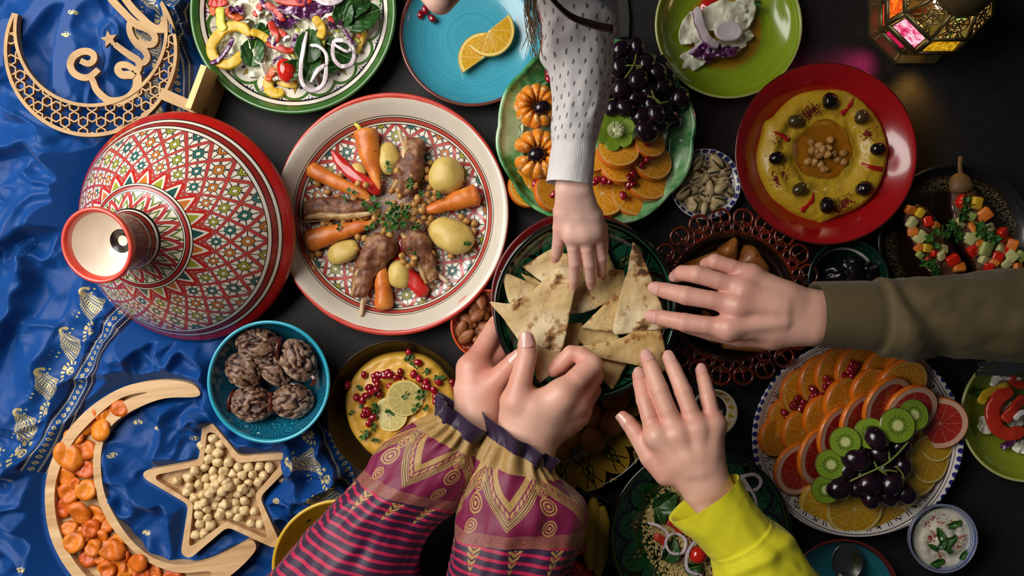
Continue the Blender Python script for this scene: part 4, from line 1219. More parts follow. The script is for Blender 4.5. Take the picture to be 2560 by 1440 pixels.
def specks(name, spots, n, size, mat, label, cat, zf, spread, seed=0, flat=.5):
    """scattered powder: one object of many tiny grains, spots px"""
    r = random.Random(seed); base = sphere(1); out = []
    for k in range(n):
        cx, cy, sp = r.choice(spots)
        a = r.uniform(0, 6.28); d = abs(r.gauss(0, sp))
        px, py = cx + d * math.cos(a), cy + d * math.sin(a); w = P(px, py, 0); s = size * r.uniform(.5, 1.4)
        zz = zf(px, py); w = P(px, py, zz)
        out.append(([(w.x + v[0] * s, w.y + v[1] * s, zz + v[2] * s * flat) for v in base[0]], base[1]))
    return put(name, join_md(out), mat, label=label, cat=cat, kind='stuff')

# ================================================================== lamb tagine
TZ = .0075
def lump(name, pts, prof, mat, amp, sc, seed, flat=.75, seg=20, parent=None, **k):
    V, F, c = recentre(stick(pts, prof, seg, flat)); me = mesh(name, V, F); 
    bm = bmesh.new(); bm.from_mesh(me); bmesh.ops.subdivide_edges(bm, edges=bm.edges, cuts=1, use_grid_fill=True); bm.to_mesh(me); bm.free()
    me.polygons.foreach_set('use_smooth', [True] * len(me.polygons)); me.update()
    displace(me, amp, sc, seed)
    return obj(name, me, mat, loc=c, parent=parent, **k)
def zz(f, X, Y, z): return (*f(X, Y), z)
CARROT = [((555, 232), (580, 380), (640, 582), 62, 16, 'stubby pale roasted carrot pointing up beside the lamb', .020),
          ((232, 455), (390, 540), (588, 628), 40, 20, 'slim roasted carrot at upper left of the tagine', .017),
          ((215, 878), (360, 838), (592, 772), 54, 22, 'deep orange roasted carrot at lower left of the tagine', .018),
          ((665, 1265), (655, 1120), (632, 940), 46, 14, 'roasted carrot pointing down to the dish rim', .017),
          ((1205, 605), (1090, 640), (895, 706), 56, 20, 'roasted carrot at the right of the tagine', .018)]
first_carrot = None
for a, b, c, w0, w1, lab, z in CARROT:
    s = .43755 * PXM
    cob = lump('carrot', [zz(B2, *a, z), zz(B2, *b, z + .002), zz(B2, *c, z + .004)], [(0, w0 * s * .5), (.03, w0 * s * .95), (.10, w0 * s * 1.16), (.5, w0 * s * .98), (.85, w1 * s * 1.5), (1, w1 * s * .5)], M_CARROT, .0010, 70, int(a[0]), flat=.8, label=lab, cat='carrot')
    first_carrot = first_carrot or cob
cs = lump('stalk_end', [zz(B2, 495, 205, .022), zz(B2, 515, 218, .023), zz(B2, 525, 235, .022)], [(0, .002), (1, .003)], M_YGPEP, .0002, 200, 3, parent=first_carrot)
for a, b, c, w, lab in [((362, 358), (470, 480), (645, 600), 34, 'long red pepper strip at upper left of the tagine'), ((720, 965), (800, 1060), (900, 1185), 40, 'red pepper strip at the bottom of the tagine'), ((755, 840), (760, 890), (765, 945), 20, 'short red pepper piece between two lamb chops')]:
    s = .43755 * PXM
    lump('red_pepper', [zz(B2, *a, .014), zz(B2, *b, .017), zz(B2, *c, .016)], [(0, w * s * .25), (.2, w * s * .8), (.6, w * s * 1.15), (.92, w * s * .95), (1, w * s * .35)], M_REDPEP, .0012, 60, int(a[1]), flat=.55, label=lab, cat='pepper')
for X, Y, rx, ry, rot, lab in [(692, 412, 66, 92, .1, 'potato half beside the upper carrot'), (1022, 505, 98, 104, .2, 'round potato half at upper right of the tagine'), (1045, 838, 138, 98, -.25, 'large potato half at lower right of the tagine'), (430, 940, 102, 72, .45, 'potato half at lower left of the tagine'), (748, 1062, 70, 84, 0, 'potato half behind the bottom red pepper'), (512, 482, 52, 48, 0, 'small potato piece under the red pepper strip')]:
    s = .43755 * PXM
    me = displace(mesh('potato', *sphere(4, (rx * s, ry * s, min(rx, ry) * s * .72))), .0034, 34, int(X), 2)
    p = B2(X, Y); at(me, 'potato', p, TZ + min(rx, ry) * s * .55, M_POTATO, (rv(.15), rv(.15), rot), label=lab, cat='potato')
def chop(pts, prof, bone, lab, seed, side):
    s = .43755 * PXM
    c0 = B2(*pts[0][:2]); t = empty('lamb_chop', P(*c0, TZ), label=lab, cat='meat')
    lump('meat', [zz(B2, *p) for p in pts], [(a, b * s * 1.18) for a, b in prof], M_LAMB, .0030, 75, seed, flat=.6, seg=30, parent=t)
    lump('fat_edge', [zz(B2, p[0] + side[0], p[1] + side[1], p[2] + .003) for p in pts], [(0, .002), (.3, .0048), (.7, .004), (1, .002)], M_LAMB2, .0012, 140, seed + 4, flat=.9, parent=t)
    for bn in bone:
        lump('bone', [zz(B2, *p) for p in bn], [(0, .0026), (.6, .0024), (.9, .0030), (1, .0022)], M_BONE, .0003, 200, seed, parent=t)
M_LAMB2 = MAT('lamb fat', lambda: dict(color=ramp(noise_(60, 4), (.3, H('8a6038')), (.55, H('b8945e')), (.75, H('d2b98a'))), rough=.45, bump=noise_(130, 4), bumpk=.7, bumpd=.002))
chop([(830, 280, .020), (825, 400, .024), (800, 510, .026), (740, 600, .022)], [(0, 26), (.12, 52), (.5, 66), (.8, 62), (1, 30)], [[(750, 240, .02), (765, 300, .022), (790, 360, .022)]], 'thick lamb chop at the top of the tagine', 3, (-45, 0))
chop([(210, 700, .016), (330, 690, .020), (470, 690, .022), (610, 672, .022)], [(0, 34), (.2, 50), (.6, 52), (1, 22)], [[(178, 765, .014), (260, 755, .016), (360, 745, .018)]], 'lamb chop lying to the left in the tagine', 13, (0, 40))
chop([(670, 845, .022), (640, 920, .024), (560, 1040, .022), (515, 1190, .020)], [(0, 40), (.25, 84), (.6, 60), (1, 34)], [[(560, 1060, .016), (545, 1180, .018), (530, 1305, .026)], [(590, 1040, .018), (560, 1170, .017), (540, 1250, .02)]], 'lamb chop at the bottom with a long bone over the rim', 23, (-34, 0))
chop([(800, 815, .022), (850, 890, .024), (900, 1000, .022), (945, 1105, .020)], [(0, 40), (.3, 68), (.7, 48), (1, 28)], [[(880, 940, .016), (960, 1050, .016), (1030, 1112, .018)], [(900, 1000, .015), (970, 1075, .014), (1010, 1090, .015)]], 'lamb chop at lower right with two thin bones', 33, (-38, 10))
CK = [(285, 550), (340, 595), (400, 625), (490, 635), (575, 645), (515, 545), (560, 555), (415, 505), (300, 725), (395, 740), (435, 758), (465, 745), (360, 785), (315, 780), (345, 770), (525, 715), (560, 735), (500, 745), (430, 880), (515, 850), (505, 920), (555, 860), (250, 955), (288, 945), (258, 1030), (820, 500), (930, 430), (905, 470), (912, 515), (925, 570), (840, 560), (785, 570), (745, 585), (710, 585), (755, 620), (855, 630), (840, 665), (915, 610), (955, 595), (950, 630), (925, 650), (805, 675), (840, 705), (890, 740), (930, 745), (985, 755), (830, 750), (865, 770), (915, 775), (935, 815), (1105, 735), (1135, 760), (1180, 775), (1175, 815), (1045, 960), (935, 945), (765, 960), (775, 995), (805, 1020), (835, 975), (830, 1005), (700, 835), (665, 815), (630, 710), (685, 720), (650, 745), (740, 475), (715, 765), (745, 745), (770, 720), (735, 790), (690, 780), (760, 680), (720, 660), (700, 690), (800, 730), (880, 700), (850, 800), (775, 760), (610, 745), (660, 770), (875, 640), (890, 670), (735, 545), (590, 770), (540, 745)]
for X, Y in CK:
    cen = math.hypot(X - 740, Y - 720)
    z = .0125 + (.014 if cen < 150 else .007 if cen < 330 else .0) + (rv(.001))
    if (X, Y) in ((515, 545), (560, 555), (820, 500), (840, 560), (765, 960), (775, 995), (805, 1020), (835, 975), (830, 1005), (740, 475)): z = .032
    at(RNG.choice(ME_CHICK), 'chickpea', B2(X, Y), z, M_CHICK, (rv(3), rv(3), rv(3)), RNG.uniform(.92, 1.12), label='brown chickpea scattered over the lamb tagine', cat='chickpea', group='chickpeas on the tagine')
for X, Y, s in [(632, 640, 1.5), (690, 672, 1.3), (720, 740, 1.8), (745, 765, 1.6), (780, 690, 1.3), (795, 540, 1.4), (625, 745, 1.2), (840, 775, 1.3), (585, 810, 1.4), (485, 580, 1.1), (815, 940, 1.6), (575, 990, .9), (680, 450, 1.1), (540, 325, .8), (1140, 880, .9), (990, 610, 1.2), (430, 630, .9), (415, 800, .9), (690, 800, 1.1), (560, 690, 1.4), (700, 760, 1.5), (845, 515, 1.0), (865, 600, 1.0), (595, 700, 1.2), (760, 745, 1.6), (730, 715, 1.6)]:
    parsley(B2(X, Y), .036 if math.hypot(X - 740, Y - 720) < 230 else .030, 'green parsley leaf on the lamb tagine', 'parsley on the tagine', s)

# ================================================================== salad pieces
def strip(name, pts, w, t, mat, lab, cat, group, closed=False, seg=10, wprof=None):
    """cut vegetable strip: irregular ribbon, squarish section, tapering ends, slight twist"""
    C = catmull([tuple(P(*p)) for p in pts], 8, closed); n = len(C); sd = pts[0][0] * .37
    V, F, rim = [], [], []
    for i in range(n):
        tg = C[(i + 1) % n] - C[i - 1] if closed else C[min(i + 1, n - 1)] - C[max(i - 1, 0)]
        tg = tg / (np.linalg.norm(tg) + 1e-12); s = np.cross((0, 0, 1.), tg); s /= np.linalg.norm(s) + 1e-9; u = np.cross(tg, s)
        e = i / (n - 1); k = 1 if closed else min(1, .45 + 6 * min(e, 1 - e))
        ww = w * k * (1 + .13 * nz(i * .22, sd, 0, 1)); tt = .62 * t * (.8 + .2 * k) * (1 + .2 * nz(i * .3, sd, 4, 2))
        tw = .5 * nz(i * .09, sd, 8, 3) * (0 if closed else 1)
        s2, u2 = s * math.cos(tw) + u * math.sin(tw), u * math.cos(tw) - s * math.sin(tw)
        ctr = C[i] + np.array((0, 0, .0022 * nz(i * .12, sd, 2, 5)))
        for q in range(seg):
            a = 2 * PI * q / seg; ca, sa = math.cos(a), math.sin(a)
            pc_, ps_ = math.copysign(abs(ca) ** .38, ca), math.copysign(abs(sa) ** .38, sa)
            V.append(ctr + s2 * ww * pc_ + u2 * tt * ps_); rim.append(1.0 if ca < -.5 else 0.0)
    M = n if closed else n - 1
    for i in range(M):
        j = (i + 1) % n
        for q in range(seg):
            l = (q + 1) % seg; F.append((i * seg + q, i * seg + l, j * seg + l, j * seg + q))
    if not closed: F.append(tuple(range(seg - 1, -1, -1))); F.append(tuple((n - 1) * seg + q for q in range(seg)))
    o = put(name, (V, F), mat, label=lab, cat=cat, group=group)
    o.data.attributes.new('rim', 'FLOAT', 'POINT').data.foreach_set('value', rim)
    return o
def scrap(name, c, R, z, mat, lab, cat, group, seed, ex=1, ey=1, rot=0, wav=.005, th=.0012, freq=55, tilt=(0, 0), amp=.22):
    O = rough_outline(R, 56, amp, 1.25, seed, ex, ey, rot)
    def zf(x, y, t):
        n = nz(x * freq, y * freq, seed * 1.7, seed); return wav * n + .5 * wav * t * t * math.sin(5 * math.atan2(y, x) + seed + 2 * nz(x * 60, y * 60, seed, 1)) + tilt[0] * x + tilt[1] * y
    me = mesh(name, *patch(O, 9, zf, th, center=(0, 0)))
    return at(me, name, c, z, mat, label=lab, cat=cat, group=group)
def leaf(name, c, L, W, rot, z, mat, lab, cat, group, seed=0, curl=.006, tilt=(0, 0)):
    n = 36; O = []
    for k in range(n):
        t = 2 * PI * k / n; x = L * math.cos(t); y = W * math.sin(t) * (1 - .3 * math.cos(t)) * (1 + .05 * math.sin(9 * t + seed))
        O.append((x, y))
    def zf(x, y, t):
        return curl * (abs(y) / W) ** 1.6 - .0016 * math.exp(-(y / .0015) ** 2) + .0022 * nz(x * 90, y * 90, seed, seed) - curl * .6 * (x / L) ** 2 + .0011 * math.cos(abs(y) * 900 - x * 500) * (abs(y) / W)
    me = mesh(name, *patch(O, 10, zf, .0006, center=(0, 0)))
    return at(me, name, c, z, mat, (tilt[0], tilt[1], rot), label=lab, cat=cat, group=group)
SG = 'mixed salad pieces on the big plate'
for i, (X, Y, R, ex, ey, rot, z) in enumerate([(400, 200, 24, 1.2, .9, .3, .022), (830, 240, 30, 1.1, .9, -.3, .032), (650, 430, 26, 1, 1.1, .6, .034), (1010, 600, 30, 1, 1.1, .2, .034), (1240, 560, 27, 1, 1.2, 1, .036), (1880, 360, 26, 1.2, .8, .4, .036), (800, 700, 26, 1.3, .8, -.5, .024), (1640, 330, 24, 1, 1, .8, .038), (800, 70, 32, 1.1, .9, .2, .036), (1420, 250, 20, 1, 1, .5, .04), (1290, 420, 22, 1, 1, 0, .038), (560, 60, 20, 1, .8, 0, .03), (450, 640, 22, 1.2, .8, -.6, .022), (1800, 270, 18, 1.2, .8, .3, .042), (2150, 60, 18, 1, 1, .3, .03), (700, 190, 24, 1, 1, .9, .030), (1120, 700, 22, 1, .8, .4, .036), (950, 160, 24, 1.2, .9, 1.2, .036), (1350, 620, 20, .8, 1.2, .3, .034), (1750, 420, 22, 1.1, .8, .5, .034), (530, 470, 22, 1, 1, .2, .030), (1180, 330, 22, 1.1, .9, 2, .036), (1030, 480, 24, 1, .8, .6, .032), (1560, 480, 20, 1, 1, 0, .030), (500, -180, 26, 1.1, .9, .4, .028), (760, -260, 28, 1, 1, 1, .034), (1050, -200, 30, 1.1, .9, .3, .038), (1320, -300, 28, 1, 1, .7, .034), (1600, -220, 26, 1, .9, 1.4, .034), (1880, -150, 26, 1.1, .9, .2, .028), (900, -450, 24, 1, 1, .5, .026), (1250, -520, 24, 1.2, .9, 0, .024), (1560, -430, 24, 1, 1, .9, .026)]):
    scrap('cabbage_piece', A2(X, Y), S(R * 1.3), z, M_CABBAGE, 'crinkled white cabbage scrap in the heaped salad', 'cabbage', SG, i + 3, ex, ey, rot, wav=.012, freq=45, amp=.26, th=.0008, tilt=(rv(.35), rv(.35)))
for i, (X, Y, L, W, rot, z, tl) in enumerate([(830, 540, 38, 27, 1.45, .040, (.1, .1)), (1800, 130, 34, 24, 1.2, .052, (.1, -.2)), (1990, 170, 46, 36, .5, .048, (.1, .2)), (1420, 480, 42, 30, 1.5, .046, (.1, 0)), (1440, 700, 36, 28, 1.2, .042, (0, .1)), (1250, 740, 32, 22, .7, .046, (.2, .1)), (1720, 560, 40, 28, -.4, .038, (0, 0)), (930, 330, 22, 18, .4, .040, (0, .1)), (1690, 700, 38, 18, .3, .030, (0, 0)), (1900, 60, 40, 30, .2, .05, (.1, 0))]):
    leaf('spinach_leaf', A2(X, Y), S(L), S(W), rot, z, M_SPINACH, ('rounded spinach leaf inside the big yellow pepper ring', 'upright spinach leaf at the top right of the salad', 'widest spinach leaf at the right of the salad', 'spinach leaf at the top of the long onion ring', 'spinach leaf in the middle of the long onion ring', 'spinach leaf right of the tomato wedge', 'spinach leaf under the round onion ring', 'small spinach leaf above the yellow pepper strip', 'narrow spinach leaf at the lower right plate rim', 'spinach leaf at the top photo edge')[i], 'leaf', SG, i, tilt=tl)
zz2 = lambda pts, z: [(*A2(X, Y), z) for X, Y in pts]
strip('yellow_pepper_ring', zz2([(800, 380), (700, 290), (560, 290), (440, 400), (380, 520), (420, 630), (540, 690), (650, 640), (690, 560)], .042), .0062, .0052, M_YELPEP, 'big yellow pepper ring at the left of the salad', 'pepper', SG)
strip('yellow_pepper_ring', zz2([(1120, 770), (1040, 800), (985, 880), (1010, 970), (1090, 1000), (1150, 970)], .030), .0066, .005, M_YELPEP, 'curved yellow pepper piece at the bottom of the salad', 'pepper', SG)
strip('yellow_pepper_strip', zz2([(1080, 860), (1180, 900), (1300, 900)], .028), .0044, .003, M_YELPEP, 'thin yellow pepper strip under the long onion ring', 'pepper', SG)
strip('yellow_pepper_strip', zz2([(1470, 190), (1540, 260), (1560, 340), (1530, 410)], .046), .0052, .004, M_YELPEP, 'yellow pepper strip beside the spinach at the salad top', 'pepper', SG)
strip('yellow_pepper_strip', zz2([(2040, 300), (1990, 420), (1950, 520), (1930, 570)], .034), .0030, .003, M_YELPEP, 'narrow yellow pepper strip at the right of the salad', 'pepper', SG)
strip('green_pepper_strip', zz2([(470, 80), (480, 180), (480, 260), (520, 330)], .044), .0056, .004, M_YGPEP, 'yellowish green pepper strip at upper left of the salad', 'pepper', SG)
strip('yellow_pepper_strip', zz2([(800, 350), (880, 360), (950, 400), (990, 430)], .044), .0048, .004, M_YELPEP, 'yellow pepper strip over the spinach leaf', 'pepper', SG)
for i, (pts, w, z, lab) in enumerate([([(1010, 230), (1030, 300), (1070, 380), (1060, 450)], 9, .046, 'red pepper strip standing in the salad middle'), ([(970, 460), (1080, 500), (1180, 540), (1250, 520)], 8, .044, 'red pepper strip across the salad middle'), ([(960, 40), (1050, 100), (1120, 180), (1130, 230)], 8, .048, 'red pepper strip at the salad top'), ([(1060, 330), (1120, 350), (1180, 390)], 8, .046, 'short red pepper strip in the salad middle'), ([(830, 170), (880, 110), (900, 40)], 7, .044, 'red pepper strip at upper salad edge'), ([(1640, 180), (1660, 230), (1650, 270)], 8, .046, 'small red pepper strip near the salad top right'), ([(350, 20), (420, 40), (500, 30), (540, 0)], 10, .036, 'red pepper strip at the top left salad edge'), ([(1060, -20), (1200, 15), (1340, 30), (1450, -10)], 11, .052, 'long red pepper strip at the top photo edge')]):
    strip('red_pepper_strip', zz2(pts, z), w * PXM, w * PXM * .7, M_REDRAW, lab, 'pepper', SG)
for i, (pts, w, z, lab) in enumerate([([(530, 110), (600, 150), (660, 180), (680, 220)], 12, .042, 'orange pepper curl at the upper left of the salad'), ([(1060, 740), (1000, 800), (990, 870)], 9, .036, 'orange pepper piece beside the tomato wedge'), ([(400, 70), (390, 120), (420, 150)], 8, .034, 'small orange pepper piece near the salad rim'), ([(1930, 380), (1980, 390)], 6, .034, 'tiny orange pepper bit at the right of the salad')]):
    strip('orange_pepper_strip', zz2(pts, z), w * PXM, w * PXM * .6, M_ORANGEPEP, lab, 'pepper', SG)
me = displace(mesh('tomato_wedge', *sphere(4, (S(22), S(30), S(20)))), .0008, 60, 3)
at(me, 'tomato_wedge', A2(1180, 760), .044, M_TOMATO, (.2, .1, .3), label='shiny red tomato wedge at the bottom of the salad', cat='tomato')
def onion(pts, z, w, lab, group, f=A2, closed=True, t=.6):
    return strip('onion_ring', [(*f(X, Y), z + .003 * math.sin(i)) for i, (X, Y) in enumerate(pts)], w * PXM * .72, w * PXM * t, M_ONION, lab, 'onion', group, closed)
onion([(1400, 340), (1360, 520), (1330, 720), (1345, 880), (1440, 970), (1560, 920), (1600, 790), (1590, 700), (1500, 760), (1440, 880)], .050, 7.5, 'long twisted red onion ring at the bottom of the salad', SG, closed=False)
onion([(1430, 480), (1530, 500), (1600, 580), (1610, 700)], .054, 6, 'red onion arc inside the long ring', SG, closed=False)
onion([(1690, 440), (1670, 540), (1690, 640), (1770, 710), (1870, 680), (1900, 560), (1850, 460), (1760, 430)], .046, 7.5, 'round red onion ring at the right of the salad', SG)
onion([(1680, 470), (1760, 520), (1830, 550), (1870, 510)], .050, 5, 'short red onion arc inside the round ring', SG, closed=False)
onion([(1480, -30), (1560, 30), (1660, 40), (1760, -10), (1700, -60)], .058, 9, 'red onion slice at the top photo edge', SG, closed=False)
onion([(1150, 440), (1180, 400), (1230, 400)], .048, 6, 'small onion bit in the salad middle', SG, closed=False)
for i, (pts, w, lab) in enumerate([([(600, 400), (580, 480), (520, 570), (440, 650), (360, 680)], 5.5, 'thin purple cabbage shred over the left plate rim'), ([(900, 0), (960, 70), (1040, 130), (1070, 230), (1100, 290)], 6, 'purple cabbage shred at the salad top'), ([(1280, 360), (1270, 440), (1240, 510)], 6, 'short purple shred in the salad middle'), ([(980, 400), (1030, 450), (1070, 480)], 6, 'purple shred crossing the red pepper'), ([(960, 740), (970, 850), (930, 950), (880, 1000)], 5, 'purple cabbage shred over the lower plate rim'), ([(1780, 300), (1840, 390), (1890, 470)], 4, 'thin purple shred touching the round onion ring'), ([(1040, 680), (1070, 630), (1140, 600)], 3.5, 'fine purple shred above the tomato wedge'), ([(640, 70), (680, 120), (720, 150)], 6, 'purple shred at upper left of the salad'), ([(320, 60), (270, 100), (230, 170)], 4, 'pale purple shred on the left plate rim'), ([(1040, 1010), (990, 1050), (950, 1060)], 4, 'pale purple shred on the bottom plate rim')]):
    strip('purple_cabbage_shred', zz2(pts, .046 if i not in (4, 8, 9) else .030), w * PXM, w * PXM * .8, M_PURPLECAB, lab, 'cabbage', SG)
for i, (X, Y, R, ex) in enumerate([(1380, 90, 42, 1.6), (1190, 230, 22, 1.2), (1520, 110, 26, 1.4), (1700, 260, 16, 1.1), (640, 90, 16, 1.3), (1110, 160, 20, 1.4)]):
    scrap('purple_cabbage_leaf', A2(X, Y), S(R), .050 - .002 * (i % 3), M_PURPLECAB, 'ruffled purple cabbage leaf in the upper salad heap', 'cabbage', SG, i + 40, ex, .55, .1 * i, wav=.010, freq=90)

rs_ = random.Random(5)
for k in range(64):
    a = rs_.uniform(0, 6.28); d = 165 * math.sqrt(rs_.random()); cx_, cy_ = 735 + d * math.cos(a), 70 + d * math.sin(a) * .8
    if cy_ < -20 or math.hypot(cx_ - 732, cy_ - 26) > 190: continue
    r_ = rs_.uniform(0, 6.28); L_ = rs_.uniform(16, 34); b_ = rs_.uniform(-.9, .9); z_ = rs_.uniform(.036, .046) - .012 * (d / 170) ** 2
    pts = [(cx_ + L_ * (t - .5) * math.cos(r_ + b_ * t), cy_ + L_ * (t - .5) * math.sin(r_ + b_ * t), z_ + .003 * math.sin(t * 3 + k)) for t in (0, .35, .7, 1)]
    mt, nm_, lb_ = ((M_CABBAGE, 'cabbage_shred', 'thin white cabbage shred in the heaped salad'), (M_CABBAGE, 'cabbage_shred', 'thin white cabbage shred in the heaped salad'), (M_PURPLECAB, 'purple_cabbage_shred', 'small purple cabbage shred in the heaped salad'), (M_YGPEP, 'green_pepper_strip', 'small green pepper sliver in the heaped salad'))[k % 4]
    strip(nm_, pts, rs_.uniform(2.2, 5.5) * PXM, rs_.uniform(1.6, 3) * PXM, mt, lb_, 'cabbage' if 'cabbage' in nm_ else 'pepper', 'shreds in the heaped salad ' + nm_)
# ================================================================== citrus slices
def slice_md(R, T, half=False):
    if not half:
        fl = lathe([(0, -T / 2), (R * .985, -T / 2), (R * .985, T / 2), (R * .8, T / 2 + .0002), (0, T / 2)], 48)
        rd = lathe([(R * .97, -T / 2 - .0001), (R, -T / 2 + .0004), (R * 1.012, 0), (R, T / 2 - .0004), (R * .97, T / 2 + .0003)], 48)
        return fl, rd
    def wedge(prof):
        V, F = [], []; n = 25
        for k in range(n):
            a = PI * k / (n - 1)
            for r, z in prof: V.append((r * math.cos(a), r * math.sin(a), z))
        m = len(prof)
        for k in range(n - 1):
            for j in range(m - 1): F.append((k * m + j, (k + 1) * m + j, (k + 1) * m + j + 1, k * m + j + 1))
        F.append(tuple(range(m))); F.append(tuple((n - 1) * m + j for j in range(m - 1, -1, -1)))
        return V, F
    return wedge([(0, -T / 2), (R * .985, -T / 2), (R * .985, T / 2), (0, T / 2)]), wedge([(R * .97, -T / 2 - .0001), (R * 1.01, 0), (R * .97, T / 2 + .0003)])
SL = {}
def citrus_slice(name, c, rpx, z, nrm, matf, matr, lab, cat, group=None, R0=.031, T=.006, half=False, spin=None):
    key = (matf.name, half, R0)
    if key not in SL:
        f, r = slice_md(R0, T, half); SL[key] = (mesh('flesh', *f, smooth=False, recalc=True), autosmooth(mesh('rind', *r, recalc=True), 60))
    k = S(rpx, z) / R0
    t = empty(name, P(*c, z), label=lab, cat=cat, group=group)
    q = Vector(nrm).normalized().to_track_quat('Z', 'Y').to_matrix() @ Matrix.Rotation(RNG.uniform(0, 6) if spin is None else spin, 3, 'Z')
    for me, mt, nm in ((SL[key][0], matf, 'flesh'), (SL[key][1], matr, 'rind')):
        obj(nm, me, mt, loc=P(*c, z), rot=q.to_euler(), scale=(k, k, 1), parent=t)
    return t
# half slices and seeds on the turquoise plate
h1 = citrus_slice('orange_half_slice', A3(1175, 265), 64, .020, (0, -.12, 1), M_ORANGEY, M_RINDY, 'upper orange half slice on the turquoise plate', 'orange', half=True, spin=math.radians(180 + 38), R0=.0312)
h2 = citrus_slice('orange_half_slice', A3(1130, 500), 64, .014, (0, .04, 1), M_ORANGEY, M_RINDY, 'lower orange half slice on the turquoise plate', 'orange', half=True, spin=math.radians(180 + 36), R0=.0312)
for X, Y, l in ((585, 125, 'left'), (685, 160, 'right'), (630, 85, 'topmost')):
    at(ME_ARIL, 'pomegranate_seed', A3(X, Y), .0115, M_ARIL, (0, 0, rv(3)), 1.35, label=l + ' pomegranate seed on the turquoise plate', cat='seed')

# ================================================================== fruit platter
PG = 'oranges fanned on the green platter'
z0 = .022
OR = [  # zoom A4 centre, radius zoom, z, normal, label
    (870, 1270, 150, .016, (0.1, 0.33, 1), 'lowest orange slice on the green platter'),
    (990, 1170, 175, .021, (0.15, 0.33, 1), 'orange slice second from the platter bottom'),
    (760, 1170, 180, .026, (0.1, 0.33, 1), 'large orange slice beside the child wrist'),
    (1090, 1060, 170, .027, (0.2, 0.33, 1), 'orange slice at the right of the fan'),
    (1120, 930, 150, .032, (0.3, 0.28, 1), 'upper right orange slice of the fan'),
    (890, 960, 150, .032, (0.1, 0.39, 1), 'orange slice in the middle of the fan'),
    (1100, 800, 120, .036, (0.3, 0.33, 1), 'topmost right orange slice under the grape'),
    (880, 860, 150, .042, (0.05, 0.55, 1), 'thick orange slice under the kiwi flower'),
    (230, 1120, 150, .024, (0.3, 0.17, 1), 'leftmost orange slice beside the mandarins'),
    (400, 1160, 140, .032, (0.55, 0.22, 1), 'orange slice tucked against the child wrist'),
    (700, 930, 90, .034, (0.1, 0.33, 1), 'small orange piece behind the grey cuff')]
for X, Y, r, z, n, lab in OR:
    citrus_slice('orange_slice', A4(X, Y), r * .34727, z, n, M_ORANGE, M_RIND, lab, 'orange', PG, T=.008)
def mandarin(c, rpx, z, lab, n=11, gap=None, seed=0):
    t = empty('mandarin', P(*c, z), label=lab, cat='mandarin'); R = S(rpx, z); r = random.Random(seed)
    for k in range(n):
        a = 2 * PI * k / n + r.uniform(-.04, .04)
        if gap and abs((a - gap + PI) % (2 * PI) - PI) < .22: continue
        V, F = sphere(3); VV = []
        for x, y, z_ in V:
            # wedge bulging outward, narrow to the centre
            rad = (x * .5 + .5); wdt = .335 * (rad ** .8 + .08) * (1 + .04 * math.sin(z_ * 5))
            X = R * (.20 + .80 * rad); Y = R * wdt * y * 1.12; Z = R * .66 * z_ * (1 - .22 * rad * rad)
            VV.append((X * math.cos(a) - Y * math.sin(a), X * math.sin(a) + Y * math.cos(a), Z))
        obj('segment', displace(mesh('segment', VV, F), .0004, 110, k + seed), M_MANDARIN, loc=P(*c, z), parent=t)
    return t
mandarin(A4(290, 535), 57, .036, 'upper peeled mandarin on the green platter with a grape inside', 12, None, 1)
mandarin(A4(300, 880), 64, .038, 'lower opened mandarin on the green platter with a grape inside', 12, 3.35, 2)
def grape(c, z, lab, group, rot=None, s=1.0, parent=None):
    return at(ME_GRAPE, 'grape', c, z, M_GRAPE, rot or (rv(.5), rv(.5), rv(3)), s * RNG.uniform(.93, 1.08), parent=parent, label=None if parent else lab, cat=None if parent else 'grape', group=None if parent else group)
grape(A4(330, 545), .052, 'black grape in the upper mandarin', None, (0, 0, .4)); grape(A4(293, 880), .053, 'black grape in the lower mandarin', None, (0, .1, .3), .95)
bunch1 = empty('grape_bunch', P(*A4(1050, 400), .03), label='bunch of black grapes on the green fruit platter', cat='grapes')
for X, Y, z, s in [(890, 130, .045, 1.05), (1010, 110, .042, 1.0), (885, 250, .050, 1.1), (960, 180, .036, 1), (1080, 230, .048, 1.1), (1020, 340, .056, 1.15), (1150, 290, .046, 1.1), (1180, 240, .036, 1), (900, 410, .052, 1.15), (840, 545, .050, 1.0), (930, 550, .052, 1.15), (1000, 470, .044, 1.1), (1090, 420, .046, 1.1), (1200, 390, .044, 1.1), (1320, 480, .040, 1.15), (1150, 590, .050, 1.2), (1050, 610, .046, 1.1), (1240, 600, .036, 1), (1180, 670, .040, .9), (1080, 720, .052, 1.25), (960, 330, .04, 1), (1260, 430, .036, 1), (1110, 520, .04, 1), (1290, 650, .034, .8), (780, 460, .042, 1), (760, 350, .040, 1), (820, 200, .038, 1), (1230, 320, .038, 1), (1000, 270, .038, 1.0), (870, 320, .04, 1)]:
    grape(A4(X, Y), z, None, None, None, s * 1.08, bunch1)
for i, pts in enumerate([[(1010, 160, .058), (990, 240, .062), (930, 330, .060)], [(940, 240, .060), (1050, 245, .062), (1010, 265, .062)], [(1090, 460, .058), (1150, 480, .060), (1190, 510, .060), (1240, 500, .058)], [(1120, 420, .058), (1140, 470, .060), (1180, 520, .058)], [(810, 490, .058), (850, 480, .058)], [(1240, 650, .046), (1225, 690, .046), (1260, 660, .045)]]):
    C = path3([zz(A4, *p) for p in pts])
    put('stem', tube(C, .0011, 6), M_STEM, parent=bunch1)
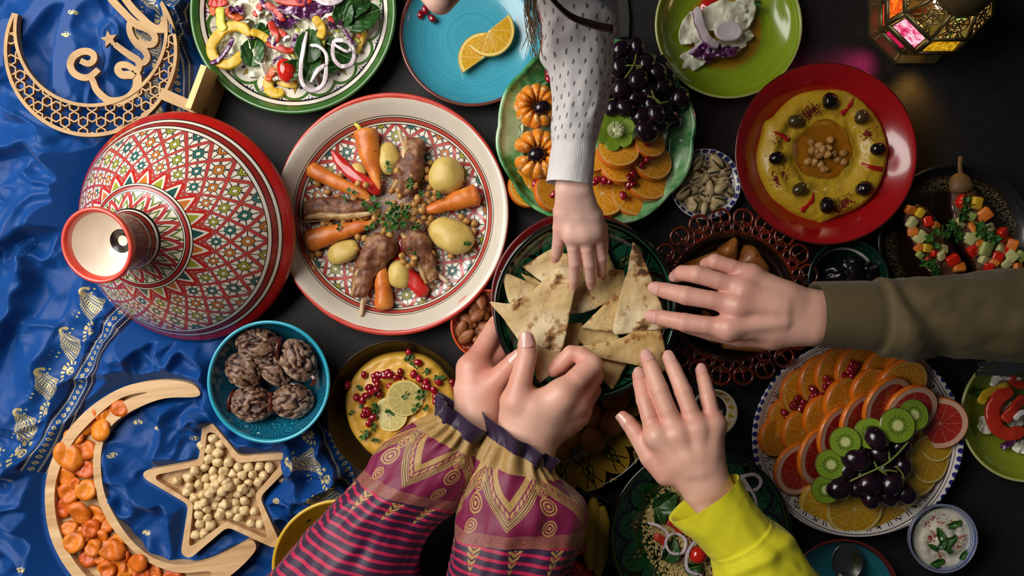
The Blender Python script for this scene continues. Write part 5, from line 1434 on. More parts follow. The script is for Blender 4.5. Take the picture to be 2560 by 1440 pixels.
# kiwi flower
kf = empty('kiwi_flower', P(*A4(855, 715), .04), label='kiwi half cut into a flower on the green platter', cat='kiwi')
M_KIWIPETAL = MAT('kiwi petal', lambda: dict(color=ramp(sep(coord())[2] * 40 + noise_(60, 2) * .5, (.2, H('5d7a14')), (.6, H('8ea836')), (.9, H('b5bf62'))), rough=.3, coat=.3, sss=.15, ssss=.003))
for k in range(6):
    a = 2 * PI * k / 6 + .35
    V, F = sphere(3, (S(24), S(17), S(12))); V = [(x + S(25), y * (1 + .55 * x / S(24)), (min(z, S(3)) + .30 * x)) for x, y, z in V]
    M = Matrix.Rotation(a, 4, 'Z'); me = mesh('petal', *xf((V, F), M)); obj('petal', me, M_KIWIPETAL, loc=P(*A4(855, 715), .046), parent=kf)
core = [tube([(0, 0, .004), (S(20) * math.cos(a), S(20) * math.sin(a), .010 + rv(.002))], .0007, 5) for a in np.linspace(0, 2 * PI, 26)]
core.append(xf(sphere(2, (S(10), S(10), S(8))), Matrix.Translation((0, 0, .004))))
obj('core', mesh('core', *join_md(core)), MAT('kiwi core', lambda: dict(color=H('c9cc9a'), rough=.4)), loc=P(*A4(855, 715), .046), parent=kf)
AG = 'pomegranate seeds on the green platter'
for X, Y, z in [(1095, 800, .045), (1085, 920, .043), (1050, 960, .042), (990, 1020, .040), (960, 1045, .040), (955, 1100, .038), (990, 1095, .039), (915, 1180, .035), (715, 1080, .038), (780, 1070, .038), (825, 1075, .038), (285, 1090, .034), (420, 1170, .045), (735, 1060, .038), (375, 300, .034), (385, 340, .034)]:
    at(ME_ARIL, 'pomegranate_seed', A4(X, Y), z, M_ARIL, (rv(.6), rv(.6), rv(3)), 1.35, label='red pomegranate seed on the green fruit platter', cat='seed', group=AG)

# ================================================================== leftovers on the lime plate
LG = 'salad leftovers on the lime plate'
zz5 = lambda pts, z: [(*A5(X, Y), z) for X, Y in pts]
for i, (X, Y, R, ex, ey, rot, z, lab) in enumerate([(800, 340, 34, .75, 1.3, -.35, .014, 'left'), (930, 480, 22, 1, 1.3, .2, .012, 'lower middle'), (1190, 190, 48, 1.25, .75, .25, .020, 'large upper'), (1450, 130, 40, .7, 1.3, -.2, .018, 'right'), (820, 720, 32, 1.2, .8, .3, .012, 'bottom left'), (1290, 530, 30, 1.3, .6, .1, .016, 'bottom'), (1460, 430, 18, 1, .8, .3, .012, 'small right')]):
    scrap('cabbage_piece', A5(X, Y), S(R), z, M_CABBAGE, lab + ' pale cabbage scrap on the lime green plate', 'cabbage', LG, i + 60, ex, ey, rot, wav=.004)
me = displace(mesh('tomato_slice', *lathe([(0, 0), (S(27), 0), (S(29), .002), (S(27), .005), (0, .0055)], 32)), .0004, 80, 2)
at(me, 'tomato_slice', A5(1040, 110), .011, M_TOMATO, (.15, 0, 0), label='half round tomato slice on the lime green plate', cat='tomato')
strip('onion_slice', zz5([(880, 90), (890, 220), (940, 370), (1010, 490), (1130, 560)], .026), .006, .004, M_ONION, 'long purple-edged onion strip on the lime green plate', 'onion', LG)
me = displace(mesh('onion_slice', *lathe([(0, 0), (S(32), 0), (S(34), .0015), (S(33), .0035), (S(27), .004), (S(24), .003), (S(16), .0038), (S(12), .003), (0, .0032)], 40, ex=1, ey=.72)), .0004, 70, 5)
at(me, 'onion_slice', A5(1250, 380), .026, M_ONION, (.1, -.1, -.1), label='oval red onion slice on top of the lime plate leftovers', cat='onion')
for i, (X, Y, R, ex) in enumerate([(990, 610, 30, 1.5), (1230, 620, 24, 1.4)]):
    scrap('purple_cabbage_leaf', A5(X, Y), S(R), .020, M_PURPLECAB, ('left' if i == 0 else 'right') + ' purple cabbage curl on the lime green plate', 'cabbage', LG, i + 80, ex, .6, .1, wav=.006, freq=110)
strip('purple_cabbage_shred', zz5([(970, 690), (1010, 740), (1060, 700), (1050, 660)], .014), .0016, .0016, M_PURPLECAB, 'small purple cabbage loop on the lime green plate', 'cabbage', LG)
leaf('spinach_leaf', A5(1610, 45), S(10), S(6), .3, .018, M_SPINACH, 'dark green leaf scrap on the lime green plate', 'leaf', LG, 3, curl=.001)

# ================================================================== golden hummus on the red plate
RC = P(2066, 384, .035)
def hz(px, py):   # height of hummus top
    d = math.hypot(px - 2062, py - 385); a = math.atan2(py - 385, px - 2062)
    rim = .036 + .006 * math.exp(-((d - 128) / 28) ** 2) - .0035 * math.exp(-(d / 70) ** 2)
    return rim + .0020 * math.sin(d / 8 + a * 1.0 + 1.5 * nz(px / 60, py / 60, 0, 2)) * math.exp(-((d - 105) / 50) ** 2)
HO = catmull([A7(*p) for p in ((265, 470), (330, 430), (400, 350), (500, 270), (620, 235), (740, 228), (850, 235), (960, 300), (1060, 400), (1130, 520), (1165, 650), (1150, 790), (1110, 920), (1030, 1040), (930, 1110), (800, 1160), (690, 1205), (640, 1195), (520, 1150), (420, 1090), (330, 1020), (270, 930), (225, 820), (215, 700), (245, 580))], 4, True)
cx, cy = 2062, 385
def hum(O, c, hfun, zb, edge=.035):
    W = [P(p[0], p[1], edge) for p in O]
    def zf(x, y, t):
        px = 1280 + x / (PXM * (1 - edge)); py = 720 - y / (PXM * (1 - edge))
        z = hfun(px, py) + .0015 * nz(x * 120, y * 120, 1., 2)
        k = max(0, (t - .90) / .10); return zb + (z - zb) * math.sqrt(max(0, 1 - k * k)) if k > 0 else z
    return patch([(w.x, w.y) for w in W], 34, zf, lambda t: .0005 + .008 * max(0, 1 - t * 1.1), center=tuple(P(*c, edge)[:2]))
put('hummus', hum(HO, (cx, cy), hz, .026), M_HUMMUS2, label='golden hummus spread in a swirl on the red plate', cat='hummus')
oil_O = rough_outline(S(74, .04), 40, .12, 1.5, 5)
put('oil_pool', ([(v[0] + P(2060, 372, .04).x, v[1] + P(2060, 372, .04).y, v[2]) for v in patch(oil_O, 6, lambda x, y, t: .0372 + .0006 * (1 - t * t), .0012, center=(0, 0))[0]], patch(oil_O, 6, lambda x, y, t: 0, .001, center=(0, 0))[1]), M_OIL, label='pool of olive oil in the golden hummus', cat='oil')
for i, (X, Y, w, lab, rot) in enumerate([(735, 325, 1, 'wrinkled black olive at the top of the golden hummus', 1.5), (485, 470, 2, 'dark brown olive at upper left of the golden hummus', .1), (960, 440, 3, 'brown olive at upper right of the golden hummus', 1.1), (350, 735, 0, 'black olive at the left of the golden hummus', .3), (1080, 670, 0, 'black olive at the right of the golden hummus', .1), (515, 960, 2, 'dark green olive at lower left of the golden hummus', .5), (715, 1075, 1, 'wrinkled black olive at the bottom of the golden hummus', 1.5), (980, 955, 1, 'wrinkled black olive at lower right of the golden hummus', .4)]):
    c = A7(X, Y); at(ME_OLIVEW if w == 1 else ME_OLIVE, 'olive', c, hz(*c) + .0055, M_OLIVEG if w >= 2 else M_OLIVEB, (0, 0, rot), 1.0, label=lab, cat='olive')
for X, Y, z in [(600, 625, 0), (655, 645, 1), (720, 665, 1), (605, 680, 1), (735, 605, 0), (655, 715, 1), (715, 710, 2), (575, 760, 0), (620, 765, 0), (665, 780, 0), (690, 815, 0), (790, 750, 0), (830, 700, 0), (830, 765, 0), (755, 700, 0), (680, 680, 2), (640, 690, 1)]:
    c = A7(X, Y); at(RNG.choice(ME_CHICK), 'chickpea', c, hz(*c) + .0035 + .0035 * z, M_CHICK, (rv(3), rv(3), rv(3)), 1.15, label='brown chickpea heaped in the middle of the golden hummus', cat='chickpea', group='chickpeas on the golden hummus')
for pts, lab in [([(905, 305), (870, 365), (815, 420)], 'red chilli strip at the top of the golden hummus'), ([(330, 545), (385, 570), (435, 605)], 'red chilli strip at the left of the golden hummus'), ([(960, 770), (1030, 800), (1105, 815)], 'red chilli strip at the right of the golden hummus'), ([(615, 985), (600, 1050), (525, 1115)], 'curved red chilli strip at the bottom of the golden hummus')]:
    C = path3([(*A7(X, Y), hz(*A7(X, Y)) + .0014) for X, Y in pts]); put('chilli_strip', tube(C, taper(len(C), [(0, .0008), (.5, .0026), (1, .0034)]), 8, flat=.6), M_CHILI, label=lab, cat='chilli')
specks('sumac_powder', [(*A7(X, Y), s * .347) for X, Y, s in [(580, 420, 30), (620, 390, 40), (1045, 550, 30), (360, 610, 26), (390, 855, 35), (350, 890, 30), (850, 1050, 35), (830, 1075, 25), (790, 1115, 14), (1000, 560, 20)]], 1000, .0008, M_SUMAC, 'dark red sumac powder sprinkled on the golden hummus', 'spice', lambda px, py: hz(px, py) + .0004, 8)

# ================================================================== stuffed eggplants
def eggplant(pts, prof, lab, seed, cap=None):
    t = empty('stuffed_eggplant', P(*A8(*pts[0][:2]), .01), label=lab, cat='eggplant'); s = .25 * PXM
    lump('skin', [zz(A8, *p) for p in pts], [(a, b * s) for a, b in prof], M_EGGPLANT, .001, 40, seed, flat=.45, seg=22, parent=t)
    lump('flesh', [zz(A8, p[0], p[1], p[2] + .0075) for p in pts], [(a, b * s * .74) for a, b in prof], M_EGGFLESH, .0022, 110, seed + 1, flat=.30, seg=22, parent=t)
    if cap:
        lump('cap', [zz(A8, *p) for p in cap[0]], [(a, b * s) for a, b in cap[1]], M_EGGCAP, .0006, 80, 2, flat=.7, parent=t)
        lump('stalk', [zz(A8, *p) for p in cap[2]], [(0, .0034), (.6, .0026), (1, .0030)], M_EGGCAP, .0002, 150, 2, parent=t)
eggplant([(500, 620, .018), (560, 800, .022), (700, 1050, .022), (850, 1300, .022), (930, 1450, .02)], [(0, 80), (.08, 150), (.5, 200), (.9, 180), (1, 80)], 'stuffed eggplant half at the left of the speckled dish', 2)
eggplant([(960, 400, .020), (1030, 600, .024), (1130, 850, .024), (1280, 1120, .024), (1380, 1330, .022)], [(0, 80), (.1, 150), (.5, 240), (.85, 250), (1, 90)], 'stuffed eggplant half with long stalk at the right of the speckled dish', 6,
         ([(970, 300, .026), (970, 400, .03), (985, 480, .03)], [(0, 40), (.3, 100), (.7, 118), (1, 90)], [(970, 320, .028), (960, 220, .030), (968, 130, .030)]))
cube = mesh('vegetable_cube', *box(.0085, .0075, .0065, .0014)); VG = 'vegetable cubes on the stuffed eggplants'
for X, Y, mt, s in [(460, 660, 'o', 1.3), (560, 690, 'y', 1.2), (640, 775, 'r', 1.3), (480, 790, 'z', 1.5), (490, 880, 'o', 1.3), (560, 930, 'z', 1.7), (720, 820, 'o', 1.1), (545, 1040, 'o', 1.1), (630, 1040, 'y', 1.3), (560, 1110, 'g', 1), (710, 1090, 'r', 1.1), (770, 1120, 'z', 1.2), (800, 1050, 'z', 1.1), (890, 1160, 'r', 1.6), (950, 1230, 'o', 1.5), (690, 1220, 'z', 1.4), (640, 1160, 'r', .9),
                    (980, 580, 'r', 1.8), (1125, 590, 'y', 1.6), (1200, 710, 'o', 1.9), (1060, 720, 'g', 1.4), (1095, 830, 'o', 1.6), (950, 800, 'z', 1.4), (1250, 840, 'z', 1.4), (1050, 950, 'z', 1.6), (1120, 920, 'g', 1.3), (1385, 910, 'r', 1.8), (1090, 1070, 'r', 1.5), (1210, 1050, 'g', 1.9), (1480, 1010, 'o', 1.6), (1360, 1030, 'z', 1.3), (1200, 1160, 'z', 1.4), (1330, 1140, 'r', 1.6), (1290, 1200, 'o', 1.4), (1470, 1120, 'z', 1.6), (1560, 1120, 'g', 1.5), (1420, 1200, 'z', 1.3), (1150, 990, 'o', 1.2), (1420, 1060, 'r', 1.3), (1010, 640, 'o', 1.1), (1280, 950, 'g', 1.2), (1250, 1230, 'r', 1.2), (1540, 1230, 'o', 1.3)]:
    m_name = {'o': (M_CARROT, 'orange carrot cube on the stuffed eggplants'), 'y': (M_YELPEP, 'yellow pepper cube on the stuffed eggplants'), 'r': (M_TOMATO, 'red pepper cube on the stuffed eggplants'), 'z': (M_ZUCC, 'pale zucchini cube on the stuffed eggplants'), 'g': (M_ZUCCG, 'green-edged zucchini cube on the stuffed eggplants')}[mt]
    at(cube, 'vegetable_cube', A8(X, Y), .0375 + rv(.0015), m_name[0], (rv(.5), rv(.5), rv(3)), (s * 1.1, s * 1.05, s * .85), label=m_name[1], cat='vegetable', group=VG + ' ' + mt)
for X, Y, s in [(950, 670, 2.2), (1050, 610, 1.8), (850, 900, 2.6), (780, 860, 2), (700, 960, 2), (860, 830, 1.8), (1210, 850, 2.2), (1240, 950, 2.2), (640, 1150, 2), (720, 1230, 1.8), (1300, 900, 1.8)]:
    parsley(A8(X, Y), .043, 'parsley leaf on the stuffed eggplants', 'parsley on the eggplants', s)

# ================================================================== nuts, dates, fried things
def pistachio_md():
    V, F = sphere(3); L, W, T = .0100, .0062, .0056
    a = [(x * L, y * W, z * T * (1 - .25 * x)) for x, y, z in V]; return a, F
ME_PIST = displace(mesh('pistachio', *pistachio_md()), .0002, 200, 2)
for i in range(46):
    a = RNG.uniform(0, 6.28); d = 66 * math.sqrt(RNG.random()); lay = RNG.choice((0, 0, 1))
    at(ME_PIST, 'pistachio', (1764 + d * math.cos(a), 460 + d * math.sin(a)), .011 + .006 * lay + (d / 66) ** 2 * .005, M_PIST, (rv(.6), rv(.6), rv(3)), RNG.uniform(.9, 1.15), label='pale pistachio in the small blue-marked dish', cat='pistachio', group='pistachios in the dish')
for i in range(44):
    a = RNG.uniform(0, 6.28); d = 64 * math.sqrt(RNG.random()); lay = RNG.choice((0, 1, 1, 2))
    at(ME_ALMOND, 'almond', (1215 + d * math.cos(a), 812 + d * math.sin(a)), .012 + .005 * lay + (d / 64) ** 2 * .006, M_ALMOND, (rv(.5), rv(.5), rv(3)), RNG.uniform(.95, 1.15), label='brown almond in the small orange bowl', cat='almond', group='almonds in the bowl')
HZ = [(635, 320), (540, 370), (690, 365), (607, 400), (672, 435), (595, 480), (672, 510), (757, 510), (563, 545), (632, 580), (717, 585), (838, 548), (922, 552), (1012, 543), (1095, 552), (512, 600), (430, 632), (337, 665), (480, 580), (792, 605), (872, 613), (955, 605), (1045, 618), (645, 645), (575, 640), (440, 705), (515, 690), (420, 750), (700, 650), (740, 680), (820, 670), (920, 680), (1000, 670), (590, 705), (650, 695), (705, 745), (600, 765), (545, 775), (765, 768), (840, 765), (870, 730), (940, 760), (480, 798), (675, 790), (560, 835), (815, 840), (890, 825), (725, 855), (505, 870), (655, 865), (585, 890), (820, 890), (890, 905), (970, 910), (515, 940), (590, 965), (685, 945), (770, 935), (840, 960), (525, 1010), (612, 1025), (940, 1010), (1018, 1015), (487, 1105), (560, 1090), (795, 700), (630, 730), (755, 710), (540, 860), (700, 900)]
for i, (X, Y) in enumerate(HZ):
    z = .0225 if i < 55 else .023
    if i in (18, 28, 29, 34, 35, 36, 40, 44, 47, 66, 67): z = .0315
    at(RNG.choice(ME_HAZEL), 'hazelnut', B7(X, Y), z, M_HAZEL, (rv(3), rv(3), rv(3)), RNG.uniform(.92, 1.1), label='blanched hazelnut heaped in the star tray', cat='hazelnut', group='hazelnuts in the star tray')
at(ME_HAZEL[0], 'hazelnut', B7(1200, 640), .014, M_HAZEL, (.4, 1, 0), 1, label='single hazelnut fallen on the blue cloth beside the star tray', cat='hazelnut')
def apricot_md(R, seed):
    O = rough_outline(R, 36, .10, 1.3, seed, 1.0 + .15 * math.sin(seed), .82, seed * 1.3)
    r = random.Random(seed); f = r.uniform(.8, 1.6); ph = r.uniform(0, 6)
    def zf(x, y, t):
        d = math.hypot(x, y) / R
        return .0050 * math.sqrt(max(0, 1 - (t * .98) ** 2.6)) + .0016 * math.sin(x / R * 3 * f + ph) - .0018 * math.exp(-((d - .1) / .3) ** 2) + .0007 * nz(x * 260, y * 260, seed, seed) + .003
    return patch(O, 8, zf, lambda t: .0065 * math.sqrt(max(.02, 1 - t ** 3)), center=(0, 0))
ME_APR = [mesh('dried_apricot', *apricot_md(.0165, k)) for k in range(6)]
AP = [(560, 560, 62, 0), (645, 550, 50, 1), (590, 590, 50, 0), (470, 635, 55, 0), (545, 665, 62, 1), (400, 700, 52, 0), (450, 770, 58, 0), (370, 805, 70, 1), (455, 870, 52, 0), (355, 905, 60, 0), (410, 945, 34, 1), (370, 1000, 58, 0), (300, 990, 40, 0), (465, 985, 62, 1), (350, 1075, 52, 0), (430, 1100, 58, 1), (515, 1110, 50, 0), (580, 1165, 42, 0), (487, 1185, 48, 1), (375, 1185, 44, 0), (440, 1220, 46, 0), (400, 1260, 62, 1), (550, 1230, 48, 0), (505, 1285, 48, 1), (600, 1300, 60, 1), (480, 1340, 54, 0), (560, 1370, 50, 0), (660, 1330, 46, 0), (630, 1400, 62, 0), (740, 1365, 54, 1), (575, 1400, 48, 1), (760, 1425, 48, 0), (825, 1425, 46, 0), (625, 1250, 45, 0), (330, 830, 40, 0), (690, 1400, 44, 0), (920, 1440, 48, 0), (540, 1340, 40, 0)]
for X, Y, r, up in AP:
    c = B6(X, Y); k = S(r * .4723 * 1.12, .03) / .0165
    at(RNG.choice(ME_APR), 'dried_apricot', c, .0165 + .0055 * up + rv(.0006), M_APRICOT, (rv(.22), rv(.22), rv(3)), (k, k, 1.0), label='orange dried apricot in the crescent tray', cat='apricot', group='apricots in the crescent tray')
def wrinkle(me, seed):
    n = len(me.vertices); co = np.empty(n * 3); me.vertices.foreach_get('co', co); co = co.reshape(-1, 3)
    no = np.empty(n * 3); me.vertices.foreach_get('normal', no); no = no.reshape(-1, 3)
    q = co * np.array((70., 150., 150.)); q = q + .9 * np.stack([fbm(q * .5, 2, seed), fbm(q * .5, 2, seed + 3), fbm(q * .5, 2, seed + 5)], -1)
    r = np.abs(fbm(q, 2, seed + 7)); e = np.exp(-(r / .16) ** 2); d = -.0048 * e + .0014
    at_ = me.attributes.new('ridge', 'FLOAT', 'POINT'); at_.data.foreach_set('value', (1 - e).astype(np.float32))
    me.vertices.foreach_set('co', (co + no * d[:, None]).ravel()); me.update()
def date(c, L, W, rot, z, lab, seed, cap=None, stem=None):
    V, F = sphere(5)
    a = [(x * L, y * W * (1 - .1 * x * x), z_ * W * .8) for x, y, z_ in V]
    me = mesh('date', a, F); wrinkle(me, seed); displace(me, .0008, 260, seed + 2, 2)
    t = empty('date', P(*c, z), label=lab, cat='date')
    obj('flesh', me, M_DATE, loc=P(*c, z), rot=(.1, .1, rot), parent=t)
    if cap is not None:
        tp = tube([(0, 0, 0), (.0028, 0, 0)], [W * .75, W * .55], 16, up=(0, 0, 1))
        obj('cap', displace(mesh('cap', *tp), .0005, 200, 3), M_DATECAP, loc=P(*c, z) + Vector((math.cos(rot + cap) * L * .92, math.sin(rot + cap) * L * .92, 0)), rot=(0, 0, rot + cap), parent=t)
M_DATECAP = MAT('glossy date end', plain(H('3a0f08'), H('6a2414'), rough=.25, coat=.4, sc=60))
for X, Y, L, W, rot, z, lab, cap in [(525, 325, 165, 125, -.15, .040, 'topmost date in the turquoise bowl', 0), (410, 520, 150, 125, -.75, .032, 'date at the left of the turquoise bowl', None), (660, 500, 150, 115, -.9, .030, 'date in the middle of the turquoise bowl', None), (835, 440, 165, 120, -1.1, .040, 'date at upper right of the turquoise bowl', None), (470, 780, 160, 130, -.15, .034, 'date at lower left of the turquoise bowl', PI), (785, 760, 155, 125, .1, .034, 'date at lower right of the turquoise bowl', PI)]:
    s = .31943 * PXM * 1.0; date(B5(X, Y), L * s, W * s, rot, z + .008, lab, int(X), cap)
strip('date_stalk', [(*B5(870, 580), .046), (*B5(930, 560), .052), (*B5(960, 600), .052), (*B5(930, 640), .048)], .0022, .0015, M_DATECAP, 'dry curled stalk among the dates', 'stalk', None)
for i, (X, Y, s) in enumerate([(1310, 330, 1.2), (1420, 340, 1.3), (1520, 330, 1.1), (1400, 280, 1.1)]):
    me = displace(displace(mesh('prune', *sphere(4, (.013, .010, .008))), .0016, 120, i, 3, True), .0006, 300, 3)
    at(me, 'prune', C4(X, Y), .026 + .003 * (i % 2), M_PRUNE, (0, rv(.4), rv(3)), s, label='wrinkled black prune in the dark green bowl', cat='prune', group='prunes in the dark green bowl')

# ================================================================== pomegranate hummus in the pan
def hz2(px, py):
    d = math.hypot(px - 990, py - 1030); a = math.atan2(py - 1030, px - 990)
    return .017 + .006 * math.exp(-((d - 95) / 40) ** 2) - .004 * math.exp(-(d / 45) ** 2) + .0016 * math.sin(d / 8.5 - a * 2) * math.exp(-((d - 85) / 50) ** 2)
HO2 = catmull([B5(*p) for p in ((1240, 590), (1330, 480), (1460, 405), (1620, 375), (1780, 390), (1900, 450), (1980, 540), (2050, 650), (2080, 800), (2050, 980), (1960, 1120), (1800, 1210), (1600, 1230), (1420, 1205), (1330, 1130), (1240, 1010), (1195, 880), (1185, 740))], 5, True)
put('hummus', hum(HO2, (990, 1010), hz2, .006, .02), M_HUMMUS, label='pale yellow hummus swirl in the bronze pan', cat='hummus')
for X, Y in [(1350, 555), (1430, 570), (1455, 555), (1480, 560), (1500, 545), (1530, 540), (1550, 555), (1440, 600), (1455, 635), (1635, 535), (1600, 575), (1555, 640), (1660, 600), (1735, 550), (1775, 585), (1830, 610), (1840, 645), (1890, 675), (1930, 615), (2040, 615), (2060, 670), (1385, 655), (1405, 690), (1470, 705), (1360, 720), (1330, 755), (1285, 730), (1360, 830), (1350, 870), (1415, 890), (1385, 935), (1215, 635), (1700, 380), (1905, 720), (1810, 915), (1770, 460), (1440, 660), (1510, 560), (1380, 850), (1820, 640), (1910, 760)]:
    c = B5(X, Y); at(ME_ARIL, 'pomegranate_seed', c, hz2(*c) + .0024, M_ARIL, (rv(.5), rv(.5), rv(3)), 1.2, label='ruby pomegranate seed on the pale yellow hummus', cat='seed', group='pomegranate seeds on the pan hummus')
for X, Y, s in [(1700, 440, 1.1), (1750, 460, 1.2), (1820, 515, 1.4), (1940, 555, 1.4), (1590, 605, 1.5), (1300, 660, .9), (1760, 700, 1.3), (1830, 715, 1.2), (1340, 1010, 1.5), (1440, 970, 1.2), (1430, 1080, .9), (1410, 810, 1.3), (1410, 870, 1.2), (1540, 860, 1.4), (1820, 800, 1), (1740, 800, 1.2), (1440, 730, 1.1), (1250, 860, .8), (1310, 790, .8), (1660, 700, 1.1), (1840, 890, 1.0)]:
    c = B5(X, Y); parsley(c, hz2(*c) + (.002 if not 1480 < X < 1900 or not 640 < Y < 900 else .008), 'chopped parsley on the pale yellow hummus', 'parsley on the pan hummus', s)
c = B5(1665, 735); citrus_slice('lemon_slice', c, 47, hz2(*c) + .008, (.1, -.15, 1), M_LEMON, M_RINDY, 'upper lemon slice on the pale yellow hummus', 'lemon', R0=.024, T=.0035)
c = B5(1555, 860); citrus_slice('lemon_slice', c, 44, hz2(*c) + .004, (-.1, .05, 1), M_LEMON, M_RINDY, 'lower lemon slice half under the first one', 'lemon', R0=.024, T=.0035)

# ================================================================== pastries and falafel
def samosa(pts, z, lab, seed, th=.016, f=B4):
    O = [tuple(P(*f(*p), z)[:2]) for p in round_poly(pts, 22, 3)]
    c = np.array(O).mean(0)
    def zf(x, y, t): return z + th * (1 - t ** 2.2) ** .6 + .001 * nz(x * 120, y * 120, seed, seed)
    return put('fried_pastry', patch(O, 9, zf, lambda t: .002 + th * .5 * max(0, 1 - t * 1.2), center=c), M_SAMOSA, label=lab, cat='pastry')
samosa([(740, 320), (765, 345), (750, 500), (640, 480), (610, 410)], .026, 'fried pastry point sticking up behind the knuckles', 1)
samosa([(810, 378), (880, 385), (1000, 560), (980, 620), (750, 520), (770, 440)], .026, 'large fried pastry at the top of the openwork plate', 2)
samosa([(330, 530), (620, 415), (660, 470), (520, 600), (360, 660)], .022, 'dark fried pastry at the left of the openwork plate', 3)
samosa([(640, 1060), (1000, 1110), (1030, 1150), (900, 1160), (650, 1130)], .020, 'fried pastry below the reaching hand', 4)
samosa([(500, 850), (560, 860), (640, 1100), (560, 1090), (490, 980)], .018, 'narrow fried pastry under the index finger', 5)
samosa([(700, 700), (900, 720), (880, 900), (700, 950), (600, 820)], .018, 'fried pastry in the middle of the openwork plate', 6)
FG = 'falafel balls on the ochre platter'
for i, (X, Y, r, z) in enumerate([(295, 625, 82, .032), (415, 520, 85, .034), (290, 480, 72, .030), (430, 375, 85, .028), (260, 410, 60, .026), (165, 620, 65, .028), (180, 520, 60, .026), (110, 700, 55, .024)]):
    me = displace(mesh('falafel', *sphere(4, (1, 1, .88))), .04, 2.2, i); R = S(r * .41667, z)
    at(me, 'falafel', C1(X, Y), z, M_FALAFEL, (rv(1), rv(1), rv(3)), R, label=('front falafel ball with a dark spot on the ochre platter', 'largest falafel ball beside the pointing thumb', 'falafel ball behind the two front ones', 'falafel ball under the bread plate rim', 'small falafel ball at the upper left of the ochre platter', 'falafel ball next to the purple cuff', 'falafel ball between the hand and the front balls', 'lowest falafel ball half under the purple cuff')[i], cat='falafel', group=FG)

# ================================================================== citrus platter
CG = 'orange slices on the dotted platter'
def fan(lst, name, mf, mr, cat, R0, T):
    for X, Y, r, z, n, lab in lst: citrus_slice(name, C2(X, Y), r * .36115, z, n, mf, mr, lab, cat, None, R0=R0, T=T)
fan([(205, 700, 130, .020, (0.52, -0.075, 1), 'leftmost orange slice on the dotted platter'), (300, 570, 150, .018, (0.22, -0.075, 1), 'orange slice with pomegranate seeds at the platter left'), (410, 390, 175, .020, (0.22, -0.15, 1), 'large orange slice at upper left of the dotted platter'),
     (530, 310, 185, .026, (0.38, -0.15, 1), 'second orange slice from the upper left of the platter'), (640, 260, 185, .030, (0.41, -0.15, 1), 'third orange slice along the platter top'), (780, 240, 185, .034, (0.41, -0.19, 1), 'fourth orange slice along the platter top'), (950, 260, 170, .036, (0.38, -0.22, 1), 'fifth orange slice along the platter top'), (1110, 250, 160, .034, (0.22, -0.3, 1), 'orange slice at the platter top beside the sleeve'),
     (390, 660, 160, .028, (0.45, -0.15, 1), 'orange slice in the second row at the left'), (540, 560, 165, .034, (0.45, -0.19, 1), 'second orange slice of the inner row'), (690, 450, 175, .038, (0.45, -0.22, 1), 'third orange slice of the inner row'), (870, 370, 160, .042, (0.38, -0.3, 1), 'fourth orange slice of the inner row'), (1090, 330, 185, .042, (0.22, -0.38, 1), 'last orange slice of the inner row')], 'orange_slice', M_ORANGE, M_RIND, 'orange', .031, .006)
fan([(370, 920, 185, .028, (0.3, -0.19, 1), 'grapefruit slice at the lower left of the platter'), (520, 830, 205, .038, (0.56, -0.15, 1), 'steep grapefruit slice second from the left'), (660, 680, 205, .042, (0.52, -0.19, 1), 'third grapefruit slice of the row'), (810, 590, 200, .046, (0.52, -0.22, 1), 'fourth grapefruit slice of the row'), (990, 480, 215, .050, (0.45, -0.34, 1), 'fifth grapefruit slice of the row'), (1150, 520, 200, .046, (0.22, -0.38, 1), 'sixth grapefruit slice of the row'), (1350, 600, 185, .034, (-0.15, -0.19, 1), 'grapefruit slice at the right end over the rim')], 'grapefruit_slice', M_GRAPEFRUIT, M_RIND, 'grapefruit', .037, .006)
fan([(1320, 720, 150, .026, (.25, .1, 1), 'yellow orange slice at the right rim of the platter'), (1270, 850, 170, .030, (.3, .05, 1), 'second yellow orange slice down the right side'), (1190, 930, 180, .034, (.3, 0, 1), 'third yellow orange slice down the right side'), (1110, 1020, 175, .036, (.3, -.1, 1), 'fourth yellow orange slice down the right side'), (960, 1160, 190, .026, (.15, -.2, 1), 'yellow orange slice right of the bottom one'), (565, 1160, 178, .024, (-.1, -.2, 1), 'yellow orange slice at the lower left of the grapes'), (760, 1190, 198, .030, (0, -.25, 1), 'largest yellow orange slice at the platter bottom')], 'orange_slice', M_ORANGEY, M_RINDY, 'orange', .031, .006)
ME_KIWI = mesh('kiwi_slice', *lathe([(0, 0), (.0185, 0), (.0195, .0006), (.0195, .0038), (.0188, .0044), (0, .0044)], 28), smooth=False)
for X, Y, r, z, n, lab in [(1165, 545, 108, .056, (.15, .2, 1), 'kiwi slice at the upper right of the kiwi row'), (1052, 618, 122, .062, (0, .1, 1), 'largest kiwi slice facing up'), (868, 672, 108, .060, (-.18, .1, 1), 'kiwi slice beside the dark grape'), (695, 730, 105, .060, (-.15, .05, 1), 'kiwi slice in the middle of the row'), (595, 885, 105, .054, (-.1, 0, 1), 'kiwi slice at the left of the grapes'), (565, 1055, 100, .050, (-.2, -.15, 1), 'lowest kiwi slice on the dotted platter')]:
    c = C2(X, Y); k = S(r * .36115, z) / .0195
    at(ME_KIWI, 'kiwi_slice', c, z, M_KIWI, Vector(n).to_track_quat('Z', 'Y').to_euler(), (k, k, 1), label=lab, cat='kiwi')
bunch2 = empty('grape_bunch', P(*C2(900, 930), .03), label='bunch of black grapes on the dotted citrus platter', cat='grapes')
